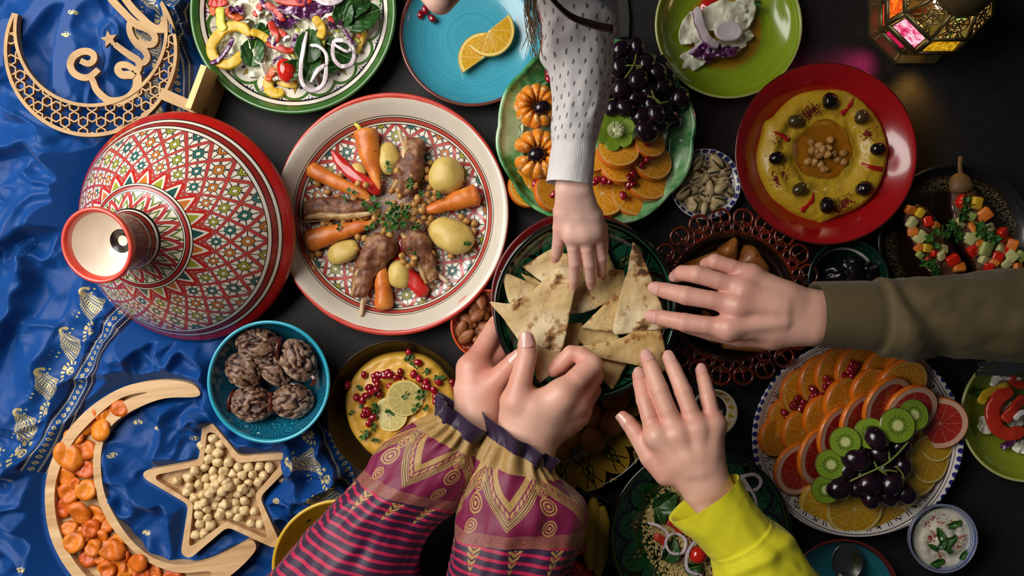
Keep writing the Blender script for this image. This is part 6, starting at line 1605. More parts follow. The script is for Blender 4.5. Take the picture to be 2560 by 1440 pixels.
for X, Y, z, s in [(930, 810, .056, 1.1), (770, 850, .060, 1.35), (910, 705, .066, 1.15), (870, 870, .052, 1), (700, 930, .052, 1.05), (660, 1050, .054, 1.3), (780, 1050, .050, 1), (870, 1020, .058, 1.25), (880, 1115, .048, 1.2), (1015, 1020, .058, 1.3), (1000, 1110, .048, 1.1), (1112, 1085, .050, 1.1), (1090, 890, .052, 1.1), (1080, 760, .054, 1), (980, 930, .046, 1.1), (820, 960, .046, 1.1)]:
    grape(C2(X, Y), z, None, None, None, s * 1.12, bunch2)
for pts in [[(735, 1005, .060), (830, 960, .066), (960, 900, .068), (1050, 830, .068), (1140, 730, .064)], [(900, 870, .066), (930, 920, .067), (990, 960, .066)], [(1000, 800, .066), (1010, 860, .068)], [(1050, 900, .066), (1100, 960, .064), (1105, 1040, .060)], [(950, 940, .066), (1000, 930, .067), (1060, 940, .066)]]:
    C = path3([zz(C2, *p) for p in pts]); put('stem', tube(C, .0012, 6), M_STEM, parent=bunch2)
for X, Y, z in [(370, 430, .034), (355, 480, .034), (400, 490, .034), (385, 510, .034), (335, 480, .034), (475, 365, .040), (485, 410, .038), (520, 435, .038), (500, 400, .038), (470, 430, .037), (565, 295, .042), (590, 320, .040), (560, 355, .040), (600, 340, .040), (750, 190, .046), (765, 205, .046), (735, 225, .046), (745, 270, .044), (685, 268, .044), (730, 245, .045), (275, 530, .030), (300, 562, .030), (530, 405, .038), (415, 465, .035)]:
    at(ME_ARIL, 'pomegranate_seed', C2(X, Y), z, M_ARIL, (rv(.8), rv(.8), rv(3)), 1.25, label='dark pomegranate seed on the citrus platter oranges', cat='seed', group='pomegranate seeds on the citrus platter')

# ================================================================== couscous salad
specks('couscous', [(1660, 1330, 40), (1690, 1400, 45), (1650, 1290, 25), (1720, 1440, 50), (1700, 1250, 40), (1760, 1350, 60), (1800, 1430, 50)], 5200, .0016, M_COUSCOUS, 'loose couscous grains on the deep green plate', 'couscous', lambda px, py: .024 + .010 * math.exp(-((px - 1740) / 90) ** 2 - ((py - 1360) / 90) ** 2) + rv(.001), 30, 4, 1.0)
XG = 'pieces in the couscous salad'
for X, Y, L, W, r in [(730, 1000, 34, 26, .6), (760, 1290, 30, 20, 1.2), (900, 1390, 24, 16, .2), (690, 1090, 20, 14, 2)]:
    leaf('spinach_leaf', C1(X, Y), S(L), S(W), r, .038, M_SPINACH, 'spinach leaf in the couscous salad', 'leaf', XG, int(X))
onion([(620, 1120), (690, 1140), (740, 1190), (720, 1270), (700, 1330)], .040, 5, 'curved onion strip on the couscous', XG, C1, False)
onion([(760, 1190), (730, 1240), (760, 1300), (830, 1300), (850, 1230), (810, 1190)], .042, 5, 'small onion ring on the couscous', XG, C1)
onion([(910, 1220), (860, 1300), (860, 1400), (950, 1440)], .042, 6, 'onion arc around the tomato on the couscous', XG, C1, False)
onion([(1190, 850), (1260, 830), (1300, 870), (1270, 920), (1210, 910)], .050, 6, 'onion ring on the rim of the couscous plate', XG, C1)
onion([(1180, 830), (1260, 960), (1280, 1050)], .050, 5, 'onion strip beside the yellow cuff', XG, C1, False)
me = displace(mesh('cherry_tomato', *sphere(4, (S(21), S(20), S(18)))), .0004, 60, 3)
at(me, 'cherry_tomato', C1(925, 1315), .042, M_TOMATO, label='red cherry tomato on the couscous salad', cat='tomato')
for X, Y in [(800, 1130), (960, 1240), (740, 1110), (660, 1200)]:
    strip('red_pepper_strip', [(*C1(X, Y), .037), (*C1(X + 50, Y + 25), .038), (*C1(X + 90, Y + 80), .036)], .0045, .003, M_REDRAW, 'red pepper strip in the couscous salad', 'pepper', XG)

# ================================================================== yogurt dip, right plate, small dishes
yc = P(2359, 1347, .028)
def yz(px, py):
    d = math.hypot(px - 2359, py - 1347); return .0275 + .0035 * math.exp(-(d / 40) ** 2) + .0008 * math.sin(d / 6 + 2 * math.atan2(py - 1347, px - 2359))
O = [(2359 + 76 * math.cos(a), 1347 + 76 * math.sin(a)) for a in np.linspace(0, 2 * PI, 61)[:-1]]
put('yogurt', hum(O, (2359, 1347), yz, .025, .028), M_YOGURT, label='white yogurt dip with paprika in the small hatched bowl', cat='yogurt')
specks('paprika_powder', [(*C8(X, Y), s) for X, Y, s in [(1840, 480, 10), (1800, 520, 8), (1920, 740, 9), (2180, 500, 10), (1850, 270, 10), (1740, 350, 6), (2150, 620, 9), (1950, 330, 12), (2050, 600, 14)]], 260, .0007, M_PAPRIKA, 'red paprika sprinkled on the yogurt', 'spice', lambda px, py: yz(px, py) + .0004, 8, 9)
for X, Y, L, W, r, lab in [(2105, 350, 21, 8, .35, 'mint leaf at the upper right of the yogurt'), (1930, 490, 20, 9, 1.9, 'mint leaf in the middle of the yogurt'), (1870, 650, 20, 6, -.5, 'mint leaf at the lower left of the yogurt'), (2050, 550, 20, 8, .7, 'mint leaf at the right of the yogurt middle'), (2010, 650, 18, 8, -.9, 'small mint leaf low in the yogurt'), (1900, 820, 18, 9, .3, 'mint leaf at the bottom rim of the yogurt'), (2220, 720, 16, 7, .8, 'mint leaf at the right rim of the yogurt'), (1960, 580, 18, 8, .9, 'mint leaf lying over the yogurt middle')]:
    c = C8(X, Y); leaf('mint_leaf', c, S(L), S(W), r, yz(*c) + .003, M_PARSLEY, lab, 'leaf', None, int(X), curl=.001)
KG = 'salad on the olive green plate'
for X, Y, R in [(560, 500, 22), (640, 400, 20), (780, 640, 18), (640, 230, 20), (700, 420, 24), (740, 470, 22)]:
    scrap('cabbage_piece', C3(X, Y), S(R), .014 + R * .0002, M_CABBAGE, 'pale cabbage scrap on the olive green plate', 'cabbage', KG, int(X), wav=.004)
strip('red_pepper_ring', [(*C3(X, Y), .028) for X, Y in [(720, 285), (640, 330), (600, 420), (620, 510), (700, 560), (790, 530)]], .0085, .005, M_REDRAW, 'large red pepper ring at the right photo edge', 'pepper', KG)
strip('red_pepper_strip', [(*C3(X, Y), .032) for X, Y in [(800, 330), (730, 400), (670, 480)]], .0065, .004, M_REDRAW, 'red pepper strip inside the large ring', 'pepper', KG)
strip('red_pepper_strip', [(*C3(X, Y), .026) for X, Y in [(700, 200), (740, 240), (800, 260)]], .0055, .004, M_REDRAW, 'red pepper strip above the large ring', 'pepper', KG)
strip('yellow_pepper_strip', [(*C3(X, Y), .026) for X, Y in [(700, 255), (630, 280), (560, 310), (520, 370)]], .0052, .003, M_YELPEP, 'yellow pepper strip on the olive green plate', 'pepper', KG)
strip('purple_cabbage_shred', [(*C3(X, Y), .016) for X, Y in [(650, 640), (700, 620), (740, 590), (790, 580)]], .004, .003, M_PURPLECAB, 'purple cabbage shred on the olive green plate', 'cabbage', KG)
onion([(600, 260), (640, 220), (700, 215), (780, 215)], .026, 6, 'onion strip above the pepper ring', KG, C3, False)
onion([(735, 470), (770, 430), (830, 420)], .034, 9, 'thick onion piece inside the pepper ring', KG, C3, False)
leaf('spinach_leaf', C3(515, 300), S(16), S(10), .2, .014, M_SPINACH, 'dark leaf scrap at the left of the olive green plate', 'leaf', KG, 4, curl=.001)
fork = empty('fork', P(2520, 925, .03), label='silver fork lying on the olive green plate', cat='fork')
fz = .034
obj('tines', mesh('tines', *join_md([stroke([C3(505, y), C3(660, y)], 5, fz, fz + .002, 2) for y in (118, 135, 155, 175, 190)][:5]), smooth=False, recalc=True), M_SILVER, parent=fork)
obj('handle', mesh('handle', *stroke([C3(655, 155), C3(720, 152), C3(800, 152), C3(1000, 155)], [36, 34, 16, 12], fz, fz + .0025, 5), smooth=False, recalc=True), M_SILVER, parent=fork)
spn = empty('spoon', P(*C8(750, 780), .02), label='silver spoon with round bowl on the teal plate', cat='spoon')
obj('spoon_bowl', mesh('spoon_bowl', *lathe([(0, .0), (.008, .0008), (.014, .003), (.0185, .007), (.0195, .0075), (.0185, .0062), (.012, .0016), (.006, -.0004), (0, -.0012)], 40, ey=1.18)), M_SILVER, loc=P(*C8(750, 790), .018), parent=spn)
obj('handle', mesh('handle', *stroke([C8(760, 960), C8(780, 1200), C8(800, 1700)], [9, 8, 12], .024, .0265, 4), smooth=False, recalc=True), M_SILVER, parent=spn)
kn = empty('table_knife', P(1562, 40, 0), label='ornate silver knife handle above the grapes', cat='knife')
obj('handle', mesh('handle', *stroke([(1555, -70), (1557, -20), (1561, 40), (1562, 92)], [17, 20, 24, 20], .001, .006, 6), smooth=False, recalc=True), M_ORNATE, parent=kn)
obj('blade', mesh('blade', *stroke([(1555, -70), (1550, -150), (1548, -260)], [14, 20, 6], .001, .0028, 6), smooth=False, recalc=True), M_SILVER, parent=kn)
for pts, lab in [([(300, 960), (290, 1100), (270, 1250), (280, 1400)], 'long yellow pickled pepper in the dark dish'), ([(350, 1020), (350, 1150), (340, 1300), (320, 1440)], 'second yellow pickled pepper in the dark dish')]:
    C = path3([(*C1(X, Y), .022) for X, Y in pts]); put('pickled_pepper', tube(C, taper(len(C), [(0, .003), (.3, .011), (.7, .010), (1, .004)]), 14, flat=.7), M_YELPEP, label=lab, cat='pepper')
for i, (X, Y) in enumerate([(205, 1260), (130, 1330), (190, 1400), (90, 1420), (240, 1440), (60, 1340)]):
    me = displace(mesh('radish', *sphere(4, (S(24), S(22), S(21)))), .0006, 60, i)
    at(me, 'radish', C1(X, Y), .022, M_TOMATO, label='red radish in the dark dish under the purple sleeve', cat='radish', group='radishes in the dark dish')
# ================================================================== people: hands and arms
def W_(p): return np.array(P(p[0], p[1], p[2])), S(p[3], p[2])
def hand_mesh(name, palm, fingers, mat, h=.00125, kp=.016, kf=.007, bumps=(), tendons=(), nails=(), extra=None):
    """palm: list of chains, fingers: list of chains of (px,py,z,halfwidth px); surface from blended cones"""
    allp = [W_(p) for ch in list(palm) + list(fingers) for p in ch] + [W_(b) for b in bumps] + [W_(q) for t in tendons for q in t]
    lo = np.min([c - r for c, r in allp], 0) - .006; hi = np.max([c + r for c, r in allp], 0) + .006
    G = Grid(lo, hi, h)
    def chain(ch, k):
        q = [W_(p) for p in ch]; d = None
        for (a, ra), (b, rb) in zip(q, q[1:]):
            e = G.cone(a, b, ra, rb); d = e if d is None else smin(d, e, k)
        return d
    D = None
    for ch in palm:
        e = chain(ch, .003); D = e if D is None else smin(D, e, kp)
    for b in bumps:
        c, r = W_(b); D = smin(D, G.cone(c, c + 1e-5, r, r), .012)
    for a, b in tendons:
        (pa, ra), (pb, rb) = W_(a), W_(b); D = smin(D, G.cone(pa, pb, ra, rb), .010)
    FD = None
    for ch in fingers:
        e = chain(ch, .0012)
        FD = e if FD is None else smin(FD, e, .0022)
    D = smin(D, FD, kf)
    Vv, Q = G.net(D)
    me = bpy.data.meshes.new(name); me.from_pydata(Vv.tolist(), [], Q.tolist())
    bl = np.zeros(len(Vv)); cr = np.zeros(len(Vv)); nrm = None
    for ch in fingers:
        q = [W_(p) for p in ch]
        for i, (c, r) in enumerate(q):
            d = np.linalg.norm(Vv - c, axis=1)
            bl += np.exp(-(d / (r * 1.35)) ** 2) * (.8 if i in (0, len(q) - 1) else .55)
            if 0 < i < len(q) - 1:
                ax = q[i + 1][0] - q[i - 1][0]; ax /= np.linalg.norm(ax)
                s = (Vv - c) @ ax; up = Vv[:, 2] - c[2]
                cr += np.where((d < r * 1.7) & (up > r * .2), np.exp(-(s / .0042) ** 2) * (.5 + .5 * np.cos(s * 2 * PI / .0024)), 0)
    for nm, arr in (('blush', bl), ('crease', cr)):
        a = me.attributes.new(nm, 'FLOAT', 'POINT'); a.data.foreach_set('value', np.clip(arr, 0, 1).astype(np.float32))
    me.polygons.foreach_set('use_smooth', [True] * len(me.polygons))
    me.materials.append(mat); me.materials.append(M_NAIL)
    # nails: thin curved plates set into the finger tips
    bm = bmesh.new(); bm.from_mesh(me)
    for fi, up in nails:
        ch = fingers[fi]; (c1, r1), (c0, r0) = W_(ch[-1]), W_(ch[-2])
        ax = c1 - c0; ax /= np.linalg.norm(ax); u = np.array(up, dtype=float); u -= ax * (u @ ax); u /= np.linalg.norm(u); s = np.cross(ax, u)
        rows = []
        for i in range(9):
            l = -1.15 + 1.95 * i / 8; row = []
            wid = .80 * (1 - .0 * l) * (1 - max(0, (l - .35) / .45) ** 2 * .55) * (1 - max(0, (-.75 - l) / .4) ** 2 * .5)
            drop = .10 * max(0, l) ** 2
            for j in range(7):
                a = (j / 6 * 2 - 1) * wid
                rr = r1 * (1.055 - drop) * (1 if l > 0 else 1 - l * (r0 - r1) / max(np.linalg.norm(c1 - c0), 1e-6))
                row.append(bm.verts.new(c1 + ax * l * r1 + u * rr * math.cos(a) * 1.0 + s * rr * math.sin(a)))
            rows.append(row)
        for i in range(8):
            for j in range(6):
                f = bm.faces.new((rows[i][j], rows[i][j + 1], rows[i + 1][j + 1], rows[i + 1][j])); f.material_index = 1; f.smooth = True
    bm.normal_update()
    bm.to_mesh(me); bm.free()
    return me
UP = (0, 0, 1)

def sleeve(name, st, mat, parent, nl=90, na=72, wr=None, lip=.02, vz=None, thin=1.0):
    """tube of cloth; st rows (Lx,Ly,Rx,Ry,z,half thickness m). UV: u metres along, v 0..1 around"""
    rows = []
    for r in st:
        L, R = P(r[0], r[1], r[4]), P(r[2], r[3], r[4]); c = (L + R) / 2; h = (R - L) / 2
        rows.append((*c, *h, r[5]))
    n0 = max(1, nl // (len(rows) - 1)); C = catmull(rows, n0)
    V, F, UVs = [], [], []
    u = 0; pc = None; us = []
    for c in C:
        p = np.array(c[:3]); u += 0 if pc is None else np.linalg.norm(p - pc); pc = p; us.append(u)
    N = len(C)
    def ringpts(c, uu, sc=1.0, off=None):
        ce = np.array(c[:3]); hv = np.array(c[3:6]); th = c[6]; hl = np.linalg.norm(hv); out = []
        for k in range(na):
            a = 2 * PI * k / na
            ca, sa = math.cos(a), math.sin(a)
            d = wr(uu, a) if wr else 0
            k2 = sc * (1 + d / hl)
            out.append(ce + hv * ca * k2 + np.array((0, 0, th * sa * sc + d * sa)) + (0 if off is None else off))
        return out
    ax = np.array(C[2][:3]) - np.array(C[0][:3]); ax /= np.linalg.norm(ax)
    V += ringpts(C[0], 0, .80, ax * lip); UVs.append(-.02)
    V += ringpts(C[0], 0, .93, ax * .003); UVs.append(-.004)
    for c, uu in zip(C, us): V += ringpts(c, uu); UVs.append(uu)
    R_ = len(V) // na
    for i in range(R_ - 1):
        for k in range(na):
            l = (k + 1) % na; F.append((i * na + k, i * na + l, (i + 1) * na + l, (i + 1) * na + k))
    me = mesh(name, V, F, recalc=True)
    uv = me.uv_layers.new(name='UVMap')
    vi = [0] * len(me.loops); me.loops.foreach_get('vertex_index', vi)
    dat = []
    for poly in me.polygons:
        ids = [vi[l] for l in poly.loop_indices]; ks = [i % na for i in ids]; wrap = (0 in ks) and (na - 1 in ks)
        for i, k in zip(ids, ks):
            dat += [UVs[i // na], (k if not (wrap and k == 0) else na) / na]
    uv.data.foreach_set('uv', dat)
    return obj(name, me, mat, parent=parent)

def mat_knit(c1, c2, cuff=.06, rib=420, dots=None, seam=None):
    def f():
        u, v, _ = sep(coord('UV'))
        weave = noise_(900, 2); big = noise_(30, 3)
        ribs = sin_(v * rib) * lt_(u, cuff)
        tw = sin_(u * 5200 + v * 900) * gt_(u, cuff)
        col = mix(weave * .6 + big * .4, c1, c2)
        if dots is not None:
            row = floor_(u * 100); fu = frac_(u * 100) - .5; fv = frac_(v * 17 + fmod_(row, 2.0) * .5) - .5
            d = len2(fu * 1.0 + fv * 1.0, fv * 2.3)
            col = mix(lt_(d, .24 + (noise_(300, 2) - .5) * .2) * gt_(u, cuff), col, dots)
        bump = ribs * .5 + tw * .15 + weave * .3
        if seam:
            for sx in seam:
                e = abs_(u - sx); bump = bump - lt_(e, .0012) * 1.5; st = lt_(abs_(e - .003), .0005) * lt_(frac_(v * 70), .6)
                col = mix(st * .5, col, tuple(k * 1.3 for k in c2)); bump = bump + st
        return dict(color=col, rough=.8, sheen=.1, bump=bump, bumpk=.35, bumpd=.0008)
    return f
M_OLIVESL = MAT('olive sweatshirt', mat_knit(H('4d4024'), H('625434'), .062, 900, seam=(.0655,)))
M_YELSL = MAT('yellow sweatshirt', mat_knit(H('cfc60c'), H('e2d81e'), .058, 800, seam=(.060,)))
M_GREYSL = MAT('grey speckled jersey', mat_knit(H('d6d0cf'), H('e8e3e2'), .040, 520, dots=H('77727a')))
def mat_kaftan():
    u, v, _ = sep(coord('UV'))
    n = noise_(600, 2)
    st = abs_(frac_(u * 105 + v * 4.5 + noise_(6, 1) * .5) - .5)
    stripes = mix(lt_(st, .19), mix(n, H('260a28'), H('36123a')), H('b01244'))
    G1 = mix(noise_(300, 2), H('8f6c34'), H('c29c5c')); DK = H('3c0d24'); MG = H('8a0a44')
    chk = or_(lt_(frac_(u * 420 + v * 60), .3), lt_(frac_(u * 420 - v * 60), .3))
    mag = mix(chk, MG, H('5a0832'))
    vv = v * 5.0 + .1
    X = frac_(vv) - .5; aX = abs_(X); Y = (u - .062) * (1 / .042)           # Y -.5..1 over band
    # chevron bands of gold with beads
    cv = Y + aX * 2.2 - .55
    band = in_(cv, -.10, .16); lines = or_(lt_(abs_(cv - .03), .018), lt_(abs_(cv + .055), .014), lt_(abs_(cv - .11), .014))
    beads = lt_(len2(frac_(aX * 16) - .5, (cv + .19) * 7), .42)
    core_ = lt_(cv, -.10) * lt_(abs_(cv + .42), .12)
    # medallions between chevrons
    Xm = .5 - aX
    d = len2(Xm * 1.3, (Y - .12) * .62); d2 = len2(Xm * 1.3, (Y - .66) * .62); d3 = len2(Xm * 1.3, (Y + .30) * .62)
    def med(d, r):
        pet = r * (1 + .16 * 1) ; return lt_(d, r) * (1 - lt_(abs_(d - r * .72), r * .08)) * (1 - lt_(abs_(d - r * .34), r * .1))
    meds = or_(med(d, .15), med(d2, .12), med(d3, .11))
    belt = lt_(Y, -.62)
    scroll = lt_(abs_(sin_(voro(46, comb(u * 9, v * 2.2)) * 24)), .42)
    edgeb = in_(Y, .82, 1.18) * scroll
    border = layers(mag, (beads, G1), (band, G1), (lines * band, DK), (core_, G1), (meds, G1), (edgeb, G1), (belt, mix(scroll * .35, G1, DK)))
    # hanging drops over stripes
    Y2 = (u - .112) * (1 / .030)
    dropw = (1 - Y2) * .17
    X5 = abs_(frac_(v * 10.0) - .5)
    drop = lt_(X5, dropw) * gt_(Y2, 0.0) * lt_(abs_(sin_(Y2 * 16 + X5 * 20)), .86)
    col = layers(stripes, (lt_(u, .110), border), (drop, G1), (lt_(u, .017), H('2a1232')))
    return dict(color=col, rough=.55, sheen=.2, bump=n + lt_(st, .15) * .2, bumpk=.2, bumpd=.0005)
M_KAFTAN = MAT('purple striped kaftan with gold print', mat_kaftan)

# ------------------------------------------------------------------ person in the olive sleeve (from the right)
pa = empty('person', P(2600, 790, .15), label='person in an olive sweatshirt reaching from the right for bread', cat='person')
fz = .150
ol_f = [[(1820, 821, .150, 29), (1766, 813, .148, 23), (1712, 806, .142, 23.5), (1660, 796, .128, 20), (1632, 790, .119, 17)],
        [(1842, 764, .153, 29), (1778, 750, .152, 23), (1715, 739, .146, 24), (1664, 727, .131, 20), (1640, 720, .122, 17)],
        [(1856, 722, .150, 27), (1795, 702, .150, 22), (1742, 686, .146, 23), (1705, 683, .130, 20), (1693, 690, .120, 17)],
        [(1876, 688, .144, 25), (1830, 668, .144, 20), (1788, 655, .140, 21), (1768, 662, .126, 18), (1766, 668, .117, 15)],
        [(1930, 838, .138, 34), (1850, 842, .122, 26), (1775, 828, .112, 23), (1712, 812, .108, 20)]]
ol_p = [[(2120, 760, .150, 33), (2030, 757, .150, 33), (1960, 738, .150, 33), (1880, 692, .146, 27)],
        [(2120, 818, .150, 33), (2030, 818, .150, 34), (1940, 812, .150, 36), (1824, 822, .150, 30)],
        [(2030, 790, .152, 34), (1930, 770, .152, 36), (1844, 765, .152, 29)],
        [(1960, 750, .150, 34), (1858, 724, .150, 28)], [(2020, 825, .146, 34), (1930, 836, .140, 36)]]
me = hand_mesh('body', ol_p, ol_f, M_SKIN2, bumps=[(1822, 820, .156, 22), (1844, 763, .159, 22), (1858, 722, .156, 20), (1878, 688, .150, 18)],
               tendons=[((1822, 820, .161, 9), (1960, 805, .166, 7)), ((1844, 763, .164, 9), (1960, 775, .167, 7)), ((1858, 723, .161, 8), (1960, 755, .165, 6))], nails=[(0, (.0, -.2, 1)), (1, (.0, -.2, 1)), (2, (-.6, .1, .8))])
obj('body', me, parent=pa)
def wr_ol(u, a):
    k = max(0, u - .064)
    f = min(1, k / .015)
    cuffpinch = -.0012 * math.exp(-((u - .064) / .006) ** 2)
    return cuffpinch + f * (.0045 * nz(u * 22 + math.sin(a) * .8, math.cos(a) * 1.6, math.sin(a) * 1.6, 3) + .004 * math.exp(-((u - .085 - .018 * math.cos(a + .5)) / .012) ** 2) - .004 * math.exp(-((u - .108 - .03 * math.cos(a + .3)) / .012) ** 2))
sleeve('sleeve', [(2036, 704, 2036, 868, .150, .033), (2062, 703, 2062, 869, .150, .0335), (2130, 702, 2130, 872, .150, .034), (2186, 700, 2186, 878, .150, .035), (2206, 692, 2206, 889, .150, .039), (2280, 690, 2280, 894, .150, .041), (2420, 682, 2420, 899, .150, .042), (2560, 672, 2560, 906, .152, .043), (2760, 660, 2760, 920, .156, .045), (3060, 640, 3060, 940, .165, .05)], M_OLIVESL, pa, wr=wr_ol, nl=120)

# ------------------------------------------------------------------ person in the yellow sleeve (from below)
pb = empty('person', P(1980, 1480, .15), label='person in a yellow sweatshirt resting a hand on the bread plate', cat='person')
ye_f = [[(1640, 1088, .146, 28), (1624, 1042, .142, 22), (1612, 1000, .135, 22), (1602, 958, .124, 19.5), (1597, 938, .117, 17)],
        [(1694, 1084, .150, 29), (1668, 1025, .148, 23.5), (1648, 974, .143, 23.5), (1628, 920, .130, 20.5), (1617, 893, .122, 17.5)],
        [(1744, 1072, .150, 28), (1724, 1024, .148, 22.5), (1708, 980, .143, 22.5), (1685, 924, .130, 19.5), (1672, 894, .122, 16.5)],
        [(1786, 1060, .145, 26), (1777, 1026, .144, 20.5), (1770, 994, .139, 20.5), (1760, 950, .127, 17.5), (1753, 926, .119, 15)],
        [(1668, 1180, .140, 36), (1628, 1142, .136, 29), (1588, 1080, .128, 22), (1570, 1056, .124, 19.5), (1558, 1043, .121, 16)]]
ye_p = [[(1810, 1320, .152, 32), (1742, 1232, .150, 33), (1690, 1160, .148, 36), (1642, 1092, .147, 29)],
        [(1850, 1285, .152, 32), (1785, 1200, .150, 33), (1775, 1130, .149, 34), (1786, 1064, .147, 27)],
        [(1768, 1215, .152, 36), (1720, 1140, .152, 38), (1694, 1088, .151, 30)], [(1768, 1200, .152, 34), (1750, 1130, .151, 36), (1744, 1076, .150, 29)]]
me = hand_mesh('body', ye_p, ye_f, M_SKIN1, bumps=[(1640, 1090, .153, 21), (1694, 1085, .157, 22), (1744, 1073, .156, 21), (1786, 1062, .150, 18)],
               tendons=[((1642, 1090, .157, 9), (1720, 1180, .164, 7)), ((1694, 1086, .161, 9), (1740, 1180, .166, 7)), ((1744, 1074, .160, 9), (1755, 1180, .166, 7)), ((1786, 1062, .155, 8), (1772, 1170, .164, 6))], nails=[(0, UP), (1, UP), (2, UP), (3, UP), (4, (-.7, -.2, .6))])
obj('body', me, parent=pb)
def wr_ye(u, a):
    f = min(1, max(0, u - .060) / .012)
    return -.0012 * math.exp(-((u - .060) / .005) ** 2) + .0010 * math.sin(2 * a + 1) * math.exp(-(u / .02) ** 2) + .0016 * nz(u * 30, math.cos(a) * 2, math.sin(a) * 2, 8) + f * (.004 * nz(u * 18, math.cos(a) * 1.5, math.sin(a) * 1.5, 5) + .0035 * math.exp(-((u - .082 + .012 * math.sin(a)) / .008) ** 2))
sleeve('sleeve', [(1676, 1300, 1842, 1187, .150, .032), (1692, 1318, 1853, 1205, .150, .0325), (1732, 1350, 1882, 1250, .151, .033), (1766, 1388, 1916, 1290, .152, .035), (1776, 1402, 1932, 1302, .153, .039), (1800, 1448, 1978, 1354, .155, .041), (1850, 1520, 2048, 1445, .158, .043), (1930, 1640, 2150, 1580, .164, .046), (2060, 1850, 2310, 1790, .176, .05)], M_YELSL, pb, wr=wr_ye, nl=110)

# ------------------------------------------------------------------ person in the kaftan (two hands, from below)
pc = empty('person', P(1150, 1500, .12), label='person in a purple striped kaftan with gold cuffs tearing bread with both hands', cat='person')
h1_f = [[(1182, 920, .094, 38), (1200, 888, .088, 29), (1217, 858, .082, 27), (1232, 826, .076, 24), (1240, 808, .072, 20)],
        [(1212, 925, .082, 34), (1228, 905, .078, 28), (1246, 884, .074, 26), (1262, 862, .070, 22)],
        [(1222, 982, .104, 42), (1236, 958, .110, 33), (1266, 924, .117, 25), (1284, 904, .121, 22), (1296, 890, .123, 18)]]
h1_p = [[(1160, 1100, .104, 44), (1180, 1035, .103, 44), (1178, 975, .100, 42), (1182, 925, .095, 40)], [(1215, 1100, .102, 42), (1215, 1035, .102, 42), (1222, 985, .103, 44)], [(1200, 1000, .095, 42), (1210, 940, .088, 38)]]
h2_f = [[(1405, 986, .140, 33), (1442, 948, .136, 28), (1478, 912, .128, 28), (1452, 888, .121, 23), (1428, 884, .119, 21), (1400, 912, .117, 21), (1384, 926, .116, 18)],
        [(1438, 1006, .126, 32), (1466, 968, .114, 25), (1484, 942, .104, 25), (1450, 926, .098, 21), (1412, 938, .096, 18)],
        [(1446, 1030, .112, 30), (1468, 996, .100, 23), (1480, 976, .092, 23), (1445, 962, .088, 19)],
        [(1432, 1048, .102, 28), (1452, 1020, .092, 22), (1462, 1004, .084, 21), (1432, 994, .08, 18)],
        [(1292, 1000, .138, 37), (1302, 952, .138, 29), (1317, 892, .135, 25), (1317, 862, .133, 23), (1316, 848, .132, 20)]]
h2_p = [[(1262, 1170, .126, 44), (1285, 1085, .128, 44), (1290, 1010, .135, 40)], [(1345, 1170, .126, 42), (1345, 1085, .130, 44), (1375, 1030, .136, 40), (1406, 990, .138, 35)], [(1320, 1070, .132, 46), (1340, 1020, .138, 40), (1400, 992, .139, 34)],
        [(1340, 1075, .122, 44), (1400, 1045, .120, 42), (1440, 1010, .122, 34)], [(1370, 1070, .112, 40), (1430, 1046, .108, 34)]]
G_me = hand_mesh('body', h1_p, h1_f, M_SKIN1, nails=[(2, (.2, .55, .8))])
G2 = hand_mesh('body', h2_p, h2_f, M_SKIN1, nails=[(4, (-.1, 0, 1))], bumps=[(1406, 988, .146, 22), (1440, 1008, .132, 20), (1448, 1032, .118, 18)])
bm = bmesh.new(); bm.from_mesh(G_me); bm.from_mesh(G2); bm.to_mesh(G_me); bm.free()
obj('body', G_me, parent=pc)
def wr_k(seed):
    def f(u, a):
        ruf = math.exp(-(u / .017) ** 2) * .0060 * math.sin(7 * a + 2 * math.sin(2 * a + seed))
        gat = math.exp(-((u - .028) / .012) ** 2) * .0040 * math.sin(15 * a + 2.5 * math.sin(3 * a + seed))
        body = min(1, max(0, u - .03) / .03) * (.0085 * nz(u * 12 + seed, math.cos(a) * 1.4, math.sin(a) * 1.4, seed) + .0025 * nz(u * 9, math.cos(a) * 4, math.sin(a) * 4, seed + 2))
        return ruf + gat + body
    return f
sleeve('sleeve', [(1098, 986, 1240, 1082, .110, .034), (1092, 1012, 1226, 1098, .110, .029), (1078, 1040, 1208, 1118, .110, .029), (1010, 1070, 1216, 1160, .110, .036), (946, 1118, 1214, 1198, .110, .043), (910, 1165, 1172, 1246, .110, .047), (826, 1252, 1092, 1312, .110, .050), (756, 1332, 1064, 1392, .112, .052), (688, 1412, 1056, 1462, .114, .054), (600, 1520, 1030, 1580, .118, .056), (470, 1690, 960, 1780, .128, .060), (330, 1880, 880, 1990, .142, .064)], M_KAFTAN, pc, wr=wr_k(1), nl=120, na=108)
sleeve('sleeve', [(1216, 1036, 1400, 1146, .128, .034), (1222, 1064, 1386, 1156, .127, .030), (1222, 1092, 1374, 1168, .126, .030), (1196, 1140, 1396, 1192, .124, .037), (1164, 1200, 1432, 1220, .122, .046), (1142, 1262, 1466, 1262, .122, .052), (1126, 1332, 1452, 1346, .122, .054), (1122, 1402, 1418, 1420, .124, .054), (1116, 1520, 1400, 1530, .128, .056), (1090, 1690, 1400, 1710, .136, .060), (1060, 1880, 1400, 1900, .15, .064)], M_KAFTAN, pc, wr=wr_k(4), nl=120, na=108)

